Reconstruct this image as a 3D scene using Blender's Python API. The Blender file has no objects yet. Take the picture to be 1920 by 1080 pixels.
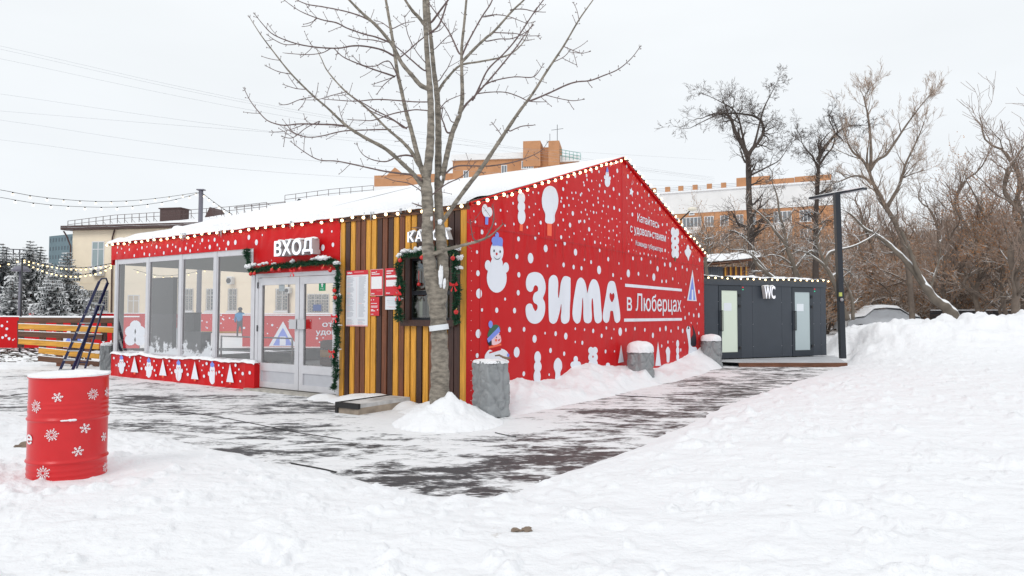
import bpy, math, random
import numpy as np
from mathutils import Vector, Matrix, noise as mn

# ------------------------------------------------------------------ camera
sc = bpy.context.scene
F, PITCH, ROLL, EYE = 1280.0, 0.0383, -0.0022, 1.5
_R = Vector((1, 0, 0)); _F = Vector((0, math.cos(PITCH), math.sin(PITCH))); _U = Vector((0, -math.sin(PITCH), math.cos(PITCH)))
_cr, _sr = math.cos(ROLL), math.sin(ROLL)
_R2 = _cr*_R - _sr*_U; _U2 = _sr*_R + _cr*_U
cam_d = bpy.data.cameras.new('camera'); cam = bpy.data.objects.new('camera', cam_d)
sc.collection.objects.link(cam)
cm = Matrix((( _R2.x, _U2.x, -_F.x, 0), (_R2.y, _U2.y, -_F.y, 0), (_R2.z, _U2.z, -_F.z, EYE), (0, 0, 0, 1)))
cam.matrix_world = cm
cam_d.sensor_width = 36; cam_d.lens = 24; cam_d.clip_end = 5000; cam_d.clip_start = 0.05
sc.camera = cam
sc.render.resolution_x, sc.render.resolution_y = 1024, 576

# ------------------------------------------------------------------ world and sun (overcast winter day)
SUN_EL, SUN_AZ = math.radians(38), math.radians(200)   # soft light from behind the camera, a little left
w = bpy.data.worlds.new("World"); sc.world = w; w.use_nodes = True
nt = w.node_tree; nt.nodes.clear()
out = nt.nodes.new('ShaderNodeOutputWorld'); bg = nt.nodes.new('ShaderNodeBackground'); bg.inputs[1].default_value = 0.1
sky = nt.nodes.new('ShaderNodeTexSky'); sky.sky_type = 'NISHITA'; sky.sun_disc = False
sky.sun_elevation = SUN_EL; sky.sun_rotation = SUN_AZ
tc = nt.nodes.new('ShaderNodeTexCoord'); sep = nt.nodes.new('ShaderNodeSeparateXYZ')
nt.links.new(tc.outputs['Generated'], sep.inputs[0])
rmp = nt.nodes.new('ShaderNodeValToRGB')           # cloud deck: brighter towards the zenith
rmp.color_ramp.elements[0].position = 0.0; rmp.color_ramp.elements[0].color = (.84, .87, .90, 1)
rmp.color_ramp.elements[1].position = 1.0; rmp.color_ramp.elements[1].color = (1.0, 1.0, 1.0, 1)
e = rmp.color_ramp.elements.new(0.35); e.color = (.87, .90, .92, 1)
nt.links.new(sep.outputs[2], rmp.inputs[0])
mapn = nt.nodes.new('ShaderNodeMapping'); mapn.inputs['Scale'].default_value = (1.2, 1.2, 4)
nz = nt.nodes.new('ShaderNodeTexNoise'); nz.inputs['Scale'].default_value = 1.6; nz.inputs['Detail'].default_value = 4
nt.links.new(tc.outputs['Generated'], mapn.inputs[0]); nt.links.new(mapn.outputs[0], nz.inputs[0])
mr = nt.nodes.new('ShaderNodeMapRange'); mr.inputs[1].default_value = .3; mr.inputs[2].default_value = .7
mr.inputs[3].default_value = 9.8; mr.inputs[4].default_value = 10.6
nt.links.new(nz.outputs[0], mr.inputs[0])
vm = nt.nodes.new('ShaderNodeVectorMath'); vm.operation = 'SCALE'
nt.links.new(rmp.outputs[0], vm.inputs[0]); nt.links.new(mr.outputs[0], vm.inputs['Scale'])
mx = nt.nodes.new('ShaderNodeMixRGB'); mx.inputs[0].default_value = 0.94
nt.links.new(sky.outputs[0], mx.inputs[1]); nt.links.new(vm.outputs[0], mx.inputs[2])
nt.links.new(mx.outputs[0], bg.inputs[0]); nt.links.new(bg.outputs[0], out.inputs[0])
sd = bpy.data.lights.new('sun', 'SUN'); sd.energy = 0.85; sd.angle = math.radians(25); sd.color = (1, .97, .93)
so = bpy.data.objects.new('sun', sd); sc.collection.objects.link(so)
sdir = Vector((math.sin(SUN_AZ)*math.cos(SUN_EL), math.cos(SUN_AZ)*math.cos(SUN_EL), math.sin(SUN_EL)))
so.rotation_euler = sdir.to_track_quat('Z', 'Y').to_euler(); so.location = (0, -5, 30)
sc.view_settings.view_transform = 'Standard'; sc.view_settings.look = 'None'
sc.view_settings.exposure = 0.11; sc.view_settings.gamma = 1.0
sc.cycles.max_bounces = 6; sc.cycles.transparent_max_bounces = 12

# ------------------------------------------------------------------ projection helpers
CAMP = Vector((0, 0, EYE))
def ray(px, py):
    a, b = px-960, 540-py
    u = _cr*a + _sr*b; v = -_sr*a + _cr*b
    return (_R*u + _U*v + _F*F)
def at(px, py, Y):
    d = ray(px, py); return CAMP + d*(Y/d.y)
def gnd(px, py, z=0.0):
    d = ray(px, py); return CAMP + d*((z-EYE)/d.z)
TH = 0.5908; C0 = Vector((-.6735, 10.6711, 0)); PL, PW = 11.05, 11.38     # the pavilion's near corner, length, depth
UU = Vector((math.cos(TH), -math.sin(TH), 0)); WW = Vector((math.sin(TH), math.cos(TH), 0))
def fac(px, py, t=0.0):      # point of the plane parallel to the front at depth t -> (s, z)
    d = ray(px, py); k = (t - WW.dot(CAMP-C0))/WW.dot(d); P = CAMP + d*k
    return UU.dot(P-C0), P.z
def rw(px, py, s=0.0):       # point of the gable wall plane -> (t, z)
    d = ray(px, py); k = (s - UU.dot(CAMP-C0))/UU.dot(d); P = CAMP + d*k
    return WW.dot(P-C0), P.z
def pav(p): return C0 + UU*p[0] + WW*p[1] + Vector((0, 0, p[2]))

# ------------------------------------------------------------------ materials
MATS = {}
def mat(name, col, rough=.6, metal=0, bump=0, bscale=20, var=0, vscale=6, emit=None, es=1, spec=None, detail=4, alpha=None, stretch=None, trans=0, coat=0):
    if name in MATS: return MATS[name]
    m = bpy.data.materials.new(name); m.use_nodes = True; n = m.node_tree.nodes; l = m.node_tree.links
    b = n['Principled BSDF']; b.inputs['Base Color'].default_value = (*col, 1); b.inputs['Roughness'].default_value = rough
    b.inputs['Metallic'].default_value = metal
    if spec is not None: b.inputs['Specular IOR Level'].default_value = spec
    if coat: b.inputs['Coat Weight'].default_value = coat
    if trans: b.inputs['Transmission Weight'].default_value = trans
    if alpha is not None: b.inputs['Alpha'].default_value = alpha
    if emit: b.inputs['Emission Color'].default_value = (*emit, 1); b.inputs['Emission Strength'].default_value = es
    if bump or var:
        t = n.new('ShaderNodeTexCoord'); mp = n.new('ShaderNodeMapping'); l.new(t.outputs['Object'], mp.inputs[0])
        if stretch: mp.inputs['Scale'].default_value = stretch
    if bump:
        x = n.new('ShaderNodeTexNoise'); x.inputs['Scale'].default_value = bscale; x.inputs['Detail'].default_value = detail
        bp = n.new('ShaderNodeBump'); bp.inputs['Strength'].default_value = 1; bp.inputs['Distance'].default_value = bump
        l.new(mp.outputs[0], x.inputs[0]); l.new(x.outputs[0], bp.inputs['Height']); l.new(bp.outputs[0], b.inputs['Normal'])
    if var:
        x = n.new('ShaderNodeTexNoise'); x.inputs['Scale'].default_value = vscale; x.inputs['Detail'].default_value = 5
        l.new(mp.outputs[0], x.inputs[0])
        r = n.new('ShaderNodeMapRange'); r.inputs[1].default_value = .3; r.inputs[2].default_value = .7
        r.inputs[3].default_value = 1-var; r.inputs[4].default_value = 1+var*.6
        l.new(x.outputs[0], r.inputs[0])
        v = n.new('ShaderNodeVectorMath'); v.operation = 'SCALE'; v.inputs[0].default_value = col
        l.new(r.outputs[0], v.inputs['Scale']); l.new(v.outputs[0], b.inputs['Base Color'])
    MATS[name] = m; return m
def snowtop(name, col, thr=.35, soft=.25, ns=8, var=.3, rough=.8, nstr=.5):   # snow lying on the upward faces
    m = mat(name, col, rough=rough, var=var, vscale=ns)
    n = m.node_tree.nodes; l = m.node_tree.links; b = n['Principled BSDF']
    g = n.new('ShaderNodeNewGeometry'); s = n.new('ShaderNodeSeparateXYZ'); l.new(g.outputs['Normal'], s.inputs[0])
    x = n.new('ShaderNodeTexNoise'); x.inputs['Scale'].default_value = ns; t = n.new('ShaderNodeTexCoord'); l.new(t.outputs['Object'], x.inputs[0])
    a = n.new('ShaderNodeMath'); a.operation = 'MULTIPLY_ADD'; a.inputs[1].default_value = nstr; l.new(x.outputs[0], a.inputs[0]); l.new(s.outputs[2], a.inputs[2])
    r = n.new('ShaderNodeMapRange'); r.inputs[1].default_value = thr+nstr*.5; r.inputs[2].default_value = thr+nstr*.5+soft; l.new(a.outputs[0], r.inputs[0])
    mxx = n.new('ShaderNodeMixRGB'); src = b.inputs['Base Color'].links[0].from_socket
    l.new(r.outputs[0], mxx.inputs[0]); l.new(src, mxx.inputs[1]); mxx.inputs[2].default_value = (.86, .88, .9, 1)
    l.new(mxx.outputs[0], b.inputs['Base Color']); return m

def snow_mat():
    m = mat('snow', (.82, .835, .86), rough=.75, spec=.2); n = m.node_tree.nodes; l = m.node_tree.links; b = n['Principled BSDF']
    t = n.new('ShaderNodeTexCoord')
    hs = None
    for scl, amp, dt in ((1.6, .10, 4), (7, .030, 5), (50, .005, 3)):
        x = n.new('ShaderNodeTexNoise'); x.inputs['Scale'].default_value = scl; x.inputs['Detail'].default_value = dt; l.new(t.outputs['Object'], x.inputs[0])
        a = n.new('ShaderNodeMath'); a.operation = 'MULTIPLY_ADD'; a.inputs[1].default_value = amp; l.new(x.outputs[0], a.inputs[0])
        if hs: l.new(hs, a.inputs[2])
        else: a.inputs[2].default_value = 0
        hs = a.outputs[0]
    bp = n.new('ShaderNodeBump'); bp.inputs['Distance'].default_value = 1; bp.inputs['Strength'].default_value = 1.0
    l.new(hs, bp.inputs['Height']); l.new(bp.outputs[0], b.inputs['Normal'])
    # faint dirt flecks
    x = n.new('ShaderNodeTexNoise'); x.inputs['Scale'].default_value = 2.4; x.inputs['Detail'].default_value = 9; x.inputs['Roughness'].default_value = .72
    l.new(t.outputs['Object'], x.inputs[0])
    r = n.new('ShaderNodeMapRange'); r.inputs[1].default_value = .665; r.inputs[2].default_value = .76; l.new(x.outputs[0], r.inputs[0])
    mm = n.new('ShaderNodeMixRGB'); mm.inputs[1].default_value = (.82, .835, .86, 1); mm.inputs[2].default_value = (.45, .41, .37, 1)
    l.new(r.outputs[0], mm.inputs[0]); l.new(mm.outputs[0], b.inputs['Base Color'])
    return m
SNOW = snow_mat()
SNOWF = mat('fresh_snow', (.85, .865, .89), rough=.8, bump=.03, bscale=14, spec=.2)

def banner_mat(name, col, rough=.38):       # shiny printed vinyl with soft folds
    m = mat(name, col, rough=rough, spec=.2); n = m.node_tree.nodes; l = m.node_tree.links; b = n['Principled BSDF']
    t = n.new('ShaderNodeTexCoord')
    mp = n.new('ShaderNodeMapping'); mp.inputs['Scale'].default_value = (.8, 1.5, .55); l.new(t.outputs['Object'], mp.inputs[0])
    x = n.new('ShaderNodeTexNoise'); x.inputs['Scale'].default_value = .9; x.inputs['Detail'].default_value = 1.5; x.inputs['Distortion'].default_value = .35
    l.new(mp.outputs[0], x.inputs[0])
    s = n.new('ShaderNodeSeparateXYZ'); l.new(t.outputs['Object'], s.inputs[0])
    # folds gathered at the seam (height 2.91)
    d = n.new('ShaderNodeMath'); d.operation = 'SUBTRACT'; d.inputs[1].default_value = 2.91; l.new(s.outputs[2], d.inputs[0])
    ab = n.new('ShaderNodeMath'); ab.operation = 'ABSOLUTE'; l.new(d.outputs[0], ab.inputs[0])
    fr = n.new('ShaderNodeMapRange'); fr.inputs[1].default_value = 0; fr.inputs[2].default_value = .7; fr.inputs[3].default_value = 1; fr.inputs[4].default_value = 0
    l.new(ab.outputs[0], fr.inputs[0])
    mp2 = n.new('ShaderNodeMapping'); mp2.inputs['Scale'].default_value = (1.0, 1.7, .6); mp2.inputs['Rotation'].default_value = (.6, 0, 0); l.new(t.outputs['Object'], mp2.inputs[0])
    x2 = n.new('ShaderNodeTexNoise'); x2.inputs['Scale'].default_value = 2.2; x2.inputs['Detail'].default_value = 1.5; x2.inputs['Distortion'].default_value = .5; l.new(mp2.outputs[0], x2.inputs[0])
    mu = n.new('ShaderNodeMath'); mu.operation = 'MULTIPLY'; l.new(x2.outputs[0], mu.inputs[0]); l.new(fr.outputs[0], mu.inputs[1])
    ma = n.new('ShaderNodeMath'); ma.operation = 'MULTIPLY_ADD'; ma.inputs[1].default_value = .9; l.new(mu.outputs[0], ma.inputs[0]); l.new(x.outputs[0], ma.inputs[2])
    bp = n.new('ShaderNodeBump'); bp.inputs['Distance'].default_value = .11; bp.inputs['Strength'].default_value = .9
    l.new(ma.outputs[0], bp.inputs['Height']); l.new(bp.outputs[0], b.inputs['Normal'])
    return m
RED = banner_mat('red_vinyl', (.57, .006, .009), .42); PRINT = banner_mat('white_print', (.80, .83, .90), .45)
PBLUE = banner_mat('blue_print', (.22, .30, .78), .5); PORG = banner_mat('orange_print', (.95, .16, .08), .5)
PGRN = banner_mat('green_print', (.05, .14, .08), .5); PDRK = banner_mat('dark_print', (.02, .02, .03), .5); PPNK = banner_mat('pink_print', (.9, .62, .66), .5)
def wood(name, col, var=.35):
    m = mat(name, col, rough=.5, var=var, vscale=2.2, bump=.002, bscale=30, stretch=(14, 14, 1.2)); return m
WY = wood('yellow_stained_wood', (.70, .33, .035), .3); WM = wood('brown_stained_wood', (.17, .055, .022)); WD = wood('dark_stained_wood', (.055, .022, .016))
WHY = mat('yellow_rail_wood', (.68, .33, .04), rough=.5, var=.3, vscale=2.2, stretch=(1.2, 14, 14)); WHM = mat('brown_rail_wood', (.15, .06, .03), rough=.6, var=.4, vscale=2.2, stretch=(1.2, 14, 14))
ALU = mat('pale_aluminium', (.62, .62, .65), rough=.35, metal=.25, var=.05); ALUP = mat('grey_door_panel', (.52, .53, .57), rough=.3, metal=.2, var=.05)
BLACK = mat('black_plastic', (.012, .012, .014), rough=.5); DARKM = mat('dark_grey_metal', (.03, .033, .042), rough=.4, metal=.2)
WHITEP = mat('white_paint', (.82, .82, .84), rough=.5)
BULB = mat('warm_bulb', (.95, .85, .65), rough=.3, emit=(1, .72, .36), es=5.0)
BULBW = mat('pale_bulb', (.95, .93, .85), rough=.3, emit=(1, .85, .6), es=1.8)
CLOTH = mat('grey_tarpaulin', (.27, .285, .295), rough=.38, bump=.055, bscale=6, var=.12, detail=3)
def glass_mat(name, tint, refl=.14, rough=0.0, frost=0):
    m = bpy.data.materials.new(name); m.use_nodes = True; n = m.node_tree.nodes; l = m.node_tree.links; n.clear()
    o = n.new('ShaderNodeOutputMaterial'); tr = n.new('ShaderNodeBsdfTransparent'); tr.inputs[0].default_value = (*tint, 1)
    gl = n.new('ShaderNodeBsdfGlossy'); gl.inputs['Roughness'].default_value = rough
    fz = n.new('ShaderNodeFresnel'); fz.inputs[0].default_value = 1.45; mu = n.new('ShaderNodeMath'); mu.operation = 'MULTIPLY_ADD'; mu.inputs[1].default_value = 1.0; mu.inputs[2].default_value = refl*.3
    l.new(fz.outputs[0], mu.inputs[0]); mxs = n.new('ShaderNodeMixShader'); l.new(mu.outputs[0], mxs.inputs[0]); l.new(tr.outputs[0], mxs.inputs[1]); l.new(gl.outputs[0], mxs.inputs[2])
    if frost:   # rime creeping up from the bottom of the pane
        t = n.new('ShaderNodeTexCoord'); s = n.new('ShaderNodeSeparateXYZ'); l.new(t.outputs['Object'], s.inputs[0])
        x = n.new('ShaderNodeTexNoise'); x.inputs['Scale'].default_value = 3.5; x.inputs['Detail'].default_value = 9; x.inputs['Roughness'].default_value = .75; l.new(t.outputs['Object'], x.inputs[0])
        a = n.new('ShaderNodeMath'); a.operation = 'MULTIPLY_ADD'; a.inputs[1].default_value = -1.7; l.new(x.outputs[0], a.inputs[0]); l.new(s.outputs[2], a.inputs[2])
        r = n.new('ShaderNodeMapRange'); r.inputs[1].default_value = -.05; r.inputs[2].default_value = .75-.9; r.inputs[3].default_value = .02; r.inputs[4].default_value = .75; l.new(a.outputs[0], r.inputs[0])
        df = n.new('ShaderNodeBsdfDiffuse'); df.inputs[0].default_value = (.8, .83, .87, 1)
        m2 = n.new('ShaderNodeMixShader'); l.new(r.outputs[0], m2.inputs[0]); l.new(mxs.outputs[0], m2.inputs[1]); l.new(df.outputs[0], m2.inputs[2]); l.new(m2.outputs[0], o.inputs[0])
    else: l.new(mxs.outputs[0], o.inputs[0])
    MATS[name] = m; return m
GLASS = glass_mat('window_glass', (.92, .94, .95), refl=.62); FROST = glass_mat('frosty_glass', (.88, .90, .92), refl=.62, frost=1)
WINDOWD = mat('dark_window_glass', (.10, .12, .14), rough=.06, spec=.9)

# ------------------------------------------------------------------ mesh building
class MB:
    def __init__(s): s.v = []; s.f = []; s.m = []
    def add(s, vs, fs, mi=0):
        b = len(s.v); s.v.extend(vs)
        for f in fs: s.f.append(tuple(i+b for i in f)); s.m.append(mi)
        return s
    def quad(s, a, b, c, d, mi=0): return s.add([a, b, c, d], [(0, 1, 2, 3)], mi)
    def box(s, x0, x1, y0, y1, z0, z1, mi=0):
        return s.add([(x0, y0, z0), (x1, y0, z0), (x1, y1, z0), (x0, y1, z0), (x0, y0, z1), (x1, y0, z1), (x1, y1, z1), (x0, y1, z1)],
                     [(0, 3, 2, 1), (4, 5, 6, 7), (0, 1, 5, 4), (1, 2, 6, 5), (2, 3, 7, 6), (3, 0, 4, 7)], mi)
    def beam(s, a, b, wd, ht, mi=0, up=(0, 0, 1)):     # a rectangular bar from a to b
        a, b = Vector(a), Vector(b); d = (b-a).normalized(); u = Vector(up); x = d.cross(u)
        if x.length < 1e-4: x = d.cross(Vector((1, 0, 0)))
        x.normalize(); y = x.cross(d).normalized(); vs = []
        for p in (a, b):
            for i, j in ((-1, -1), (1, -1), (1, 1), (-1, 1)): vs.append(tuple(p + x*(wd/2*i) + y*(ht/2*j)))
        return s.add(vs, [(0, 1, 2, 3), (7, 6, 5, 4), (0, 4, 5, 1), (1, 5, 6, 2), (2, 6, 7, 3), (3, 7, 4, 0)], mi)
    def tube(s, pts, rad, n=6, mi=0, cap=True):
        pts = [Vector(p) for p in pts]
        if not hasattr(rad, '__len__'): rad = [rad]*len(pts)
        d = (pts[1]-pts[0]).normalized(); x = d.orthogonal().normalized(); vs = []; N = len(pts)
        for i, p in enumerate(pts):
            if i and i < N-1: d = (pts[i+1]-pts[i-1]).normalized()
            elif i: d = (pts[i]-pts[i-1]).normalized()
            x = (x - d*x.dot(d)); x = x.normalized() if x.length > 1e-6 else d.orthogonal().normalized(); y = d.cross(x)
            for k in range(n):
                a = 2*math.pi*k/n; vs.append(tuple(p + (x*math.cos(a) + y*math.sin(a))*rad[i]))
        fs = [(i*n+k, i*n+(k+1) % n, (i+1)*n+(k+1) % n, (i+1)*n+k) for i in range(N-1) for k in range(n)]
        if cap: fs += [tuple(range(n))[::-1], tuple((N-1)*n+k for k in range(n))]
        return s.add(vs, fs, mi)
    def ball(s, c, r, seg=8, ring=6, sc=(1, 1, 1), mi=0, lump=0, seed=0):
        vs = []; c = Vector(c)
        for i in range(ring+1):
            ph = math.pi*i/ring
            for k in range(seg):
                a = 2*math.pi*k/seg; d = Vector((math.sin(ph)*math.cos(a), math.sin(ph)*math.sin(a), math.cos(ph)))
                rr = r*(1 + (lump*mn.noise(d*1.7+Vector((seed*3.1, seed, 0))) if lump else 0))
                vs.append((c.x+d.x*rr*sc[0], c.y+d.y*rr*sc[1], c.z+d.z*rr*sc[2]))
        return s.add(vs, [(i*seg+k, (i+1)*seg+k, (i+1)*seg+(k+1) % seg, i*seg+(k+1) % seg) for i in range(ring) for k in range(seg)], mi)
    def lathe(s, prof, n=32, c=(0, 0, 0), mi=0):
        vs = [(c[0]+r*math.cos(2*math.pi*k/n), c[1]+r*math.sin(2*math.pi*k/n), c[2]+z) for r, z in prof for k in range(n)]
        return s.add(vs, [(i*n+k, i*n+(k+1) % n, (i+1)*n+(k+1) % n, (i+1)*n+k) for i in range(len(prof)-1) for k in range(n)], mi)
    def mesh_in(s, me, fn, mi=0):
        b = len(s.v); s.v.extend(fn(v.co) for v in me.vertices)
        for p in me.polygons: s.f.append(tuple(i+b for i in p.vertices)); s.m.append(mi)
        return s
    def build(s, name, mats, parent=None, xf=None, smooth=False):
        if not isinstance(mats, (list, tuple)): mats = [mats]
        vs = s.v if xf is None else [xf(p) for p in s.v]
        if parent is not None:
            M = Matrix.Identity(4); o = parent
            while o is not None: M = o.matrix_basis @ M; o = o.parent
            A = np.array(M.inverted()); a = np.array([tuple(v) for v in vs], dtype=float).reshape(-1, 3)
            a = a @ A[:3, :3].T + A[:3, 3]; vs = a.tolist()
        me = bpy.data.meshes.new(name); me.from_pydata([tuple(v) for v in vs], [], s.f)
        for m in mats: me.materials.append(m)
        if len(mats) > 1: me.polygons.foreach_set('material_index', s.m)
        if smooth: me.polygons.foreach_set('use_smooth', [True]*len(s.f))
        me.update(); o = bpy.data.objects.new(name, me); sc.collection.objects.link(o); o.parent = parent
        return o
def thing(name, label, cat, loc=(0, 0, 0), rz=0, group=None):
    o = bpy.data.objects.new(name, None); sc.collection.objects.link(o); o.location = loc; o.rotation_euler = (0, 0, rz)
    o.empty_display_size = .2; o['label'] = label; o['category'] = cat
    if group: o['group'] = group
    o.matrix_basis = Matrix.Translation(loc) @ Matrix.Rotation(rz, 4, 'Z'); return o
def tag(o, label=None, cat=None, group=None, kind=None):
    for k, v in (('label', label), ('category', cat), ('group', group), ('kind', kind)):
        if v: o[k] = v
    return o
def deep_copy(o, parent=None):
    c = o.copy(); sc.collection.objects.link(c); c.parent = parent
    for ch in list(o.children): deep_copy(ch, c)
    return c
def catmull(pts, n=6, closed=True):
    P = [Vector((*p, 0)) if len(p) == 2 else Vector(p) for p in pts]; N = len(P); o = []
    for i in range(N if closed else N-1):
        a, b, c, d = (P[(i-1) % N], P[i], P[(i+1) % N], P[(i+2) % N]) if closed else (P[max(i-1, 0)], P[i], P[i+1], P[min(i+2, N-1)])
        for k in range(n):
            t = k/n; o.append(.5*((2*b)+(c-a)*t+(2*a-5*b+4*c-d)*t*t+(3*b-a-3*c+d)*t**3))
    if not closed: o.append(P[-1])
    return o
def fill(loops):     # filled flat shape (with holes) from 2D loops
    c = bpy.data.curves.new('tmp', 'CURVE'); c.dimensions = '2D'; c.fill_mode = 'BOTH'
    for L in loops:
        sp = c.splines.new('POLY'); sp.points.add(len(L)-1)
        for i, p in enumerate(L): sp.points[i].co = (p[0], p[1], 0, 1)
        sp.use_cyclic_u = True
    o = bpy.data.objects.new('tmp', c); me = bpy.data.meshes.new_from_object(o); bpy.data.objects.remove(o); bpy.data.curves.remove(c); return me
def text_mesh(body, extrude=0, bold=0.0, spacing=1.0, bevel=0):
    c = bpy.data.curves.new('tmp', 'FONT'); c.body = body; c.extrude = extrude; c.space_character = spacing; c.resolution_u = 3; c.bevel_depth = bevel
    o = bpy.data.objects.new('tmp', c); me = bpy.data.meshes.new_from_object(o); bpy.data.objects.remove(o); bpy.data.curves.remove(c)
    if bold:                 # heavier strokes: the outline repeated a hair apart, each on its own thin layer
        V = [tuple(v.co) for v in me.vertices]; Fc = [tuple(p.vertices) for p in me.polygons]; v2, f2 = [], []
        for k, (dx, dy) in enumerate(((0, 0), (1, 0), (-1, 0), (0, .8), (0, -.8), (.7, .7), (-.7, .7), (.7, -.7), (-.7, -.7))):
            b_ = len(v2); v2 += [(x+dx*bold, y+dy*bold, z+k*.006) for x, y, z in V]; f2 += [tuple(i+b_ for i in f) for f in Fc]
        me = bpy.data.meshes.new('tmp'); me.from_pydata(v2, [], f2); me.update()
    xs = [v.co.x for v in me.vertices]; ys = [v.co.y for v in me.vertices]
    return me, min(xs), max(xs), min(ys), max(ys)

# ------------------------------------------------------------------ ground and snow
def vnoise(x, y, seed=0):
    xi = np.floor(x).astype(np.int64); yi = np.floor(y).astype(np.int64); fx = x-xi; fy = y-yi
    fx = fx*fx*(3-2*fx); fy = fy*fy*(3-2*fy)
    def h(a, b):
        n = (a*374761393 + b*668265263 + seed*1442695041) & 0xffffffff
        n = ((n ^ (n >> 13))*1274126177) & 0xffffffff; return ((n ^ (n >> 16)) & 0xffff)/65535.0
    return (h(xi, yi)*(1-fx)+h(xi+1, yi)*fx)*(1-fy)+(h(xi, yi+1)*(1-fx)+h(xi+1, yi+1)*fx)*fy
def fbm(x, y, o=4, seed=0):
    r = 0; a = .5
    for i in range(o): r = r+a*(vnoise(x, y, seed+i)-.5); x = x*2.03+3.1; y = y*2.03+1.7; a *= .5
    return r
poly_px = [(-900, 735), (-200, 752), (0, 768), (60, 790), (207, 806), (330, 826), (450, 853), (560, 878), (640, 895), (720, 915), (800, 927), (870, 933), (930, 934),
           (1000, 908), (1100, 872), (1200, 833), (1280, 797), (1330, 772), (1400, 747), (1480, 721), (1560, 694), (1592, 684), 'W1', 'W0', (1350, 690), (1280, 711), (1150, 741),
           (1050, 762), (960, 781), (900, 772)]
WCP = {'W0': (6.0, 20.6), 'W1': (at(1549, 600, 23.1).x+.9, 23.3)}
POLY = [WCP[p] if isinstance(p, str) else tuple(gnd(*p).xy) for p in poly_px] + [tuple(pav((0, .3, 0)).xy), tuple(pav((-PL-.1, .2, 0)).xy), tuple(gnd(100, 694).xy), tuple(gnd(-300, 690).xy)]
def poly_sd(x, y, P):
    d = np.full(x.shape, 1e9); ins = np.zeros(x.shape, bool); n = len(P)
    for i in range(n):
        ax, ay = P[i]; bx, by = P[(i+1) % n]; ex, ey = bx-ax, by-ay
        t = np.clip(((x-ax)*ex+(y-ay)*ey)/(ex*ex+ey*ey+1e-9), 0, 1)
        d = np.minimum(d, np.hypot(x-ax-t*ex, y-ay-t*ey))
        c = ((ay > y) != (by > y)) & (x < (bx-ax)*(y-ay)/((by-ay) if abs(by-ay) > 1e-9 else 1e-9)+ax); ins ^= c
    return np.where(ins, -d, d)
wall_px = [(880, 760), (955, 713), (1000, 713), (1040, 709), (1070, 690), (1100, 682), (1150, 684), (1180, 690), (1230, 690), (1262, 680), (1290, 664), (1322, 646)]
wt = np.array([rw(*p)[0] for p in wall_px]); wz = np.array([rw(*p)[1] for p in wall_px])
MOUND = gnd(826, 806); BAR = at(128.5, 800, 5.5)
_q = random.Random(31); CLODS = []
for _ in range(260):          # lumps of ploughed snow thrown up along the edges of the cleared paving
    px_, py_ = _q.choice(((210, 812), (330, 832), (450, 862), (560, 888), (700, 920), (860, 942), (960, 935), (1080, 895), (1200, 850), (1300, 800), (1400, 762), (1500, 722), (1600, 700), (1680, 690)))
    c_ = gnd(px_+_q.gauss(0, 50), py_+abs(_q.gauss(0, 34))+2); CLODS.append((c_.x, c_.y, _q.uniform(.025, .075)*(1 if px_ < 1300 else 1.5), _q.uniform(.008, .03)*(1 if px_ < 1300 else 1.8)))
for _ in range(110):
    c_ = gnd(_q.uniform(100, 1900), 1080-_q.random()**1.5*330, .3); CLODS.append((c_.x, c_.y, _q.uniform(.03, .09), _q.uniform(-.035, .03)))
for _ in range(70):
    t_ = _q.uniform(.3, 10.5); s_ = _q.uniform(.1, .8); CLODS.append((C0.x+UU.x*s_+WW.x*t_, C0.y+UU.y*s_+WW.y*t_, _q.uniform(.05, .16), _q.uniform(.02, .08)))
TRACKS = []
for off in (0, 1.5):
    P_ = [(6.2+off, 4.0), (7.6+off, 7.5), (9.8+off, 11.5), (13.0+off, 16.0), (18+off, 21)]
    TRACKS += [(P_[i], P_[i+1], .20, .035) for i in range(4)]
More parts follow.
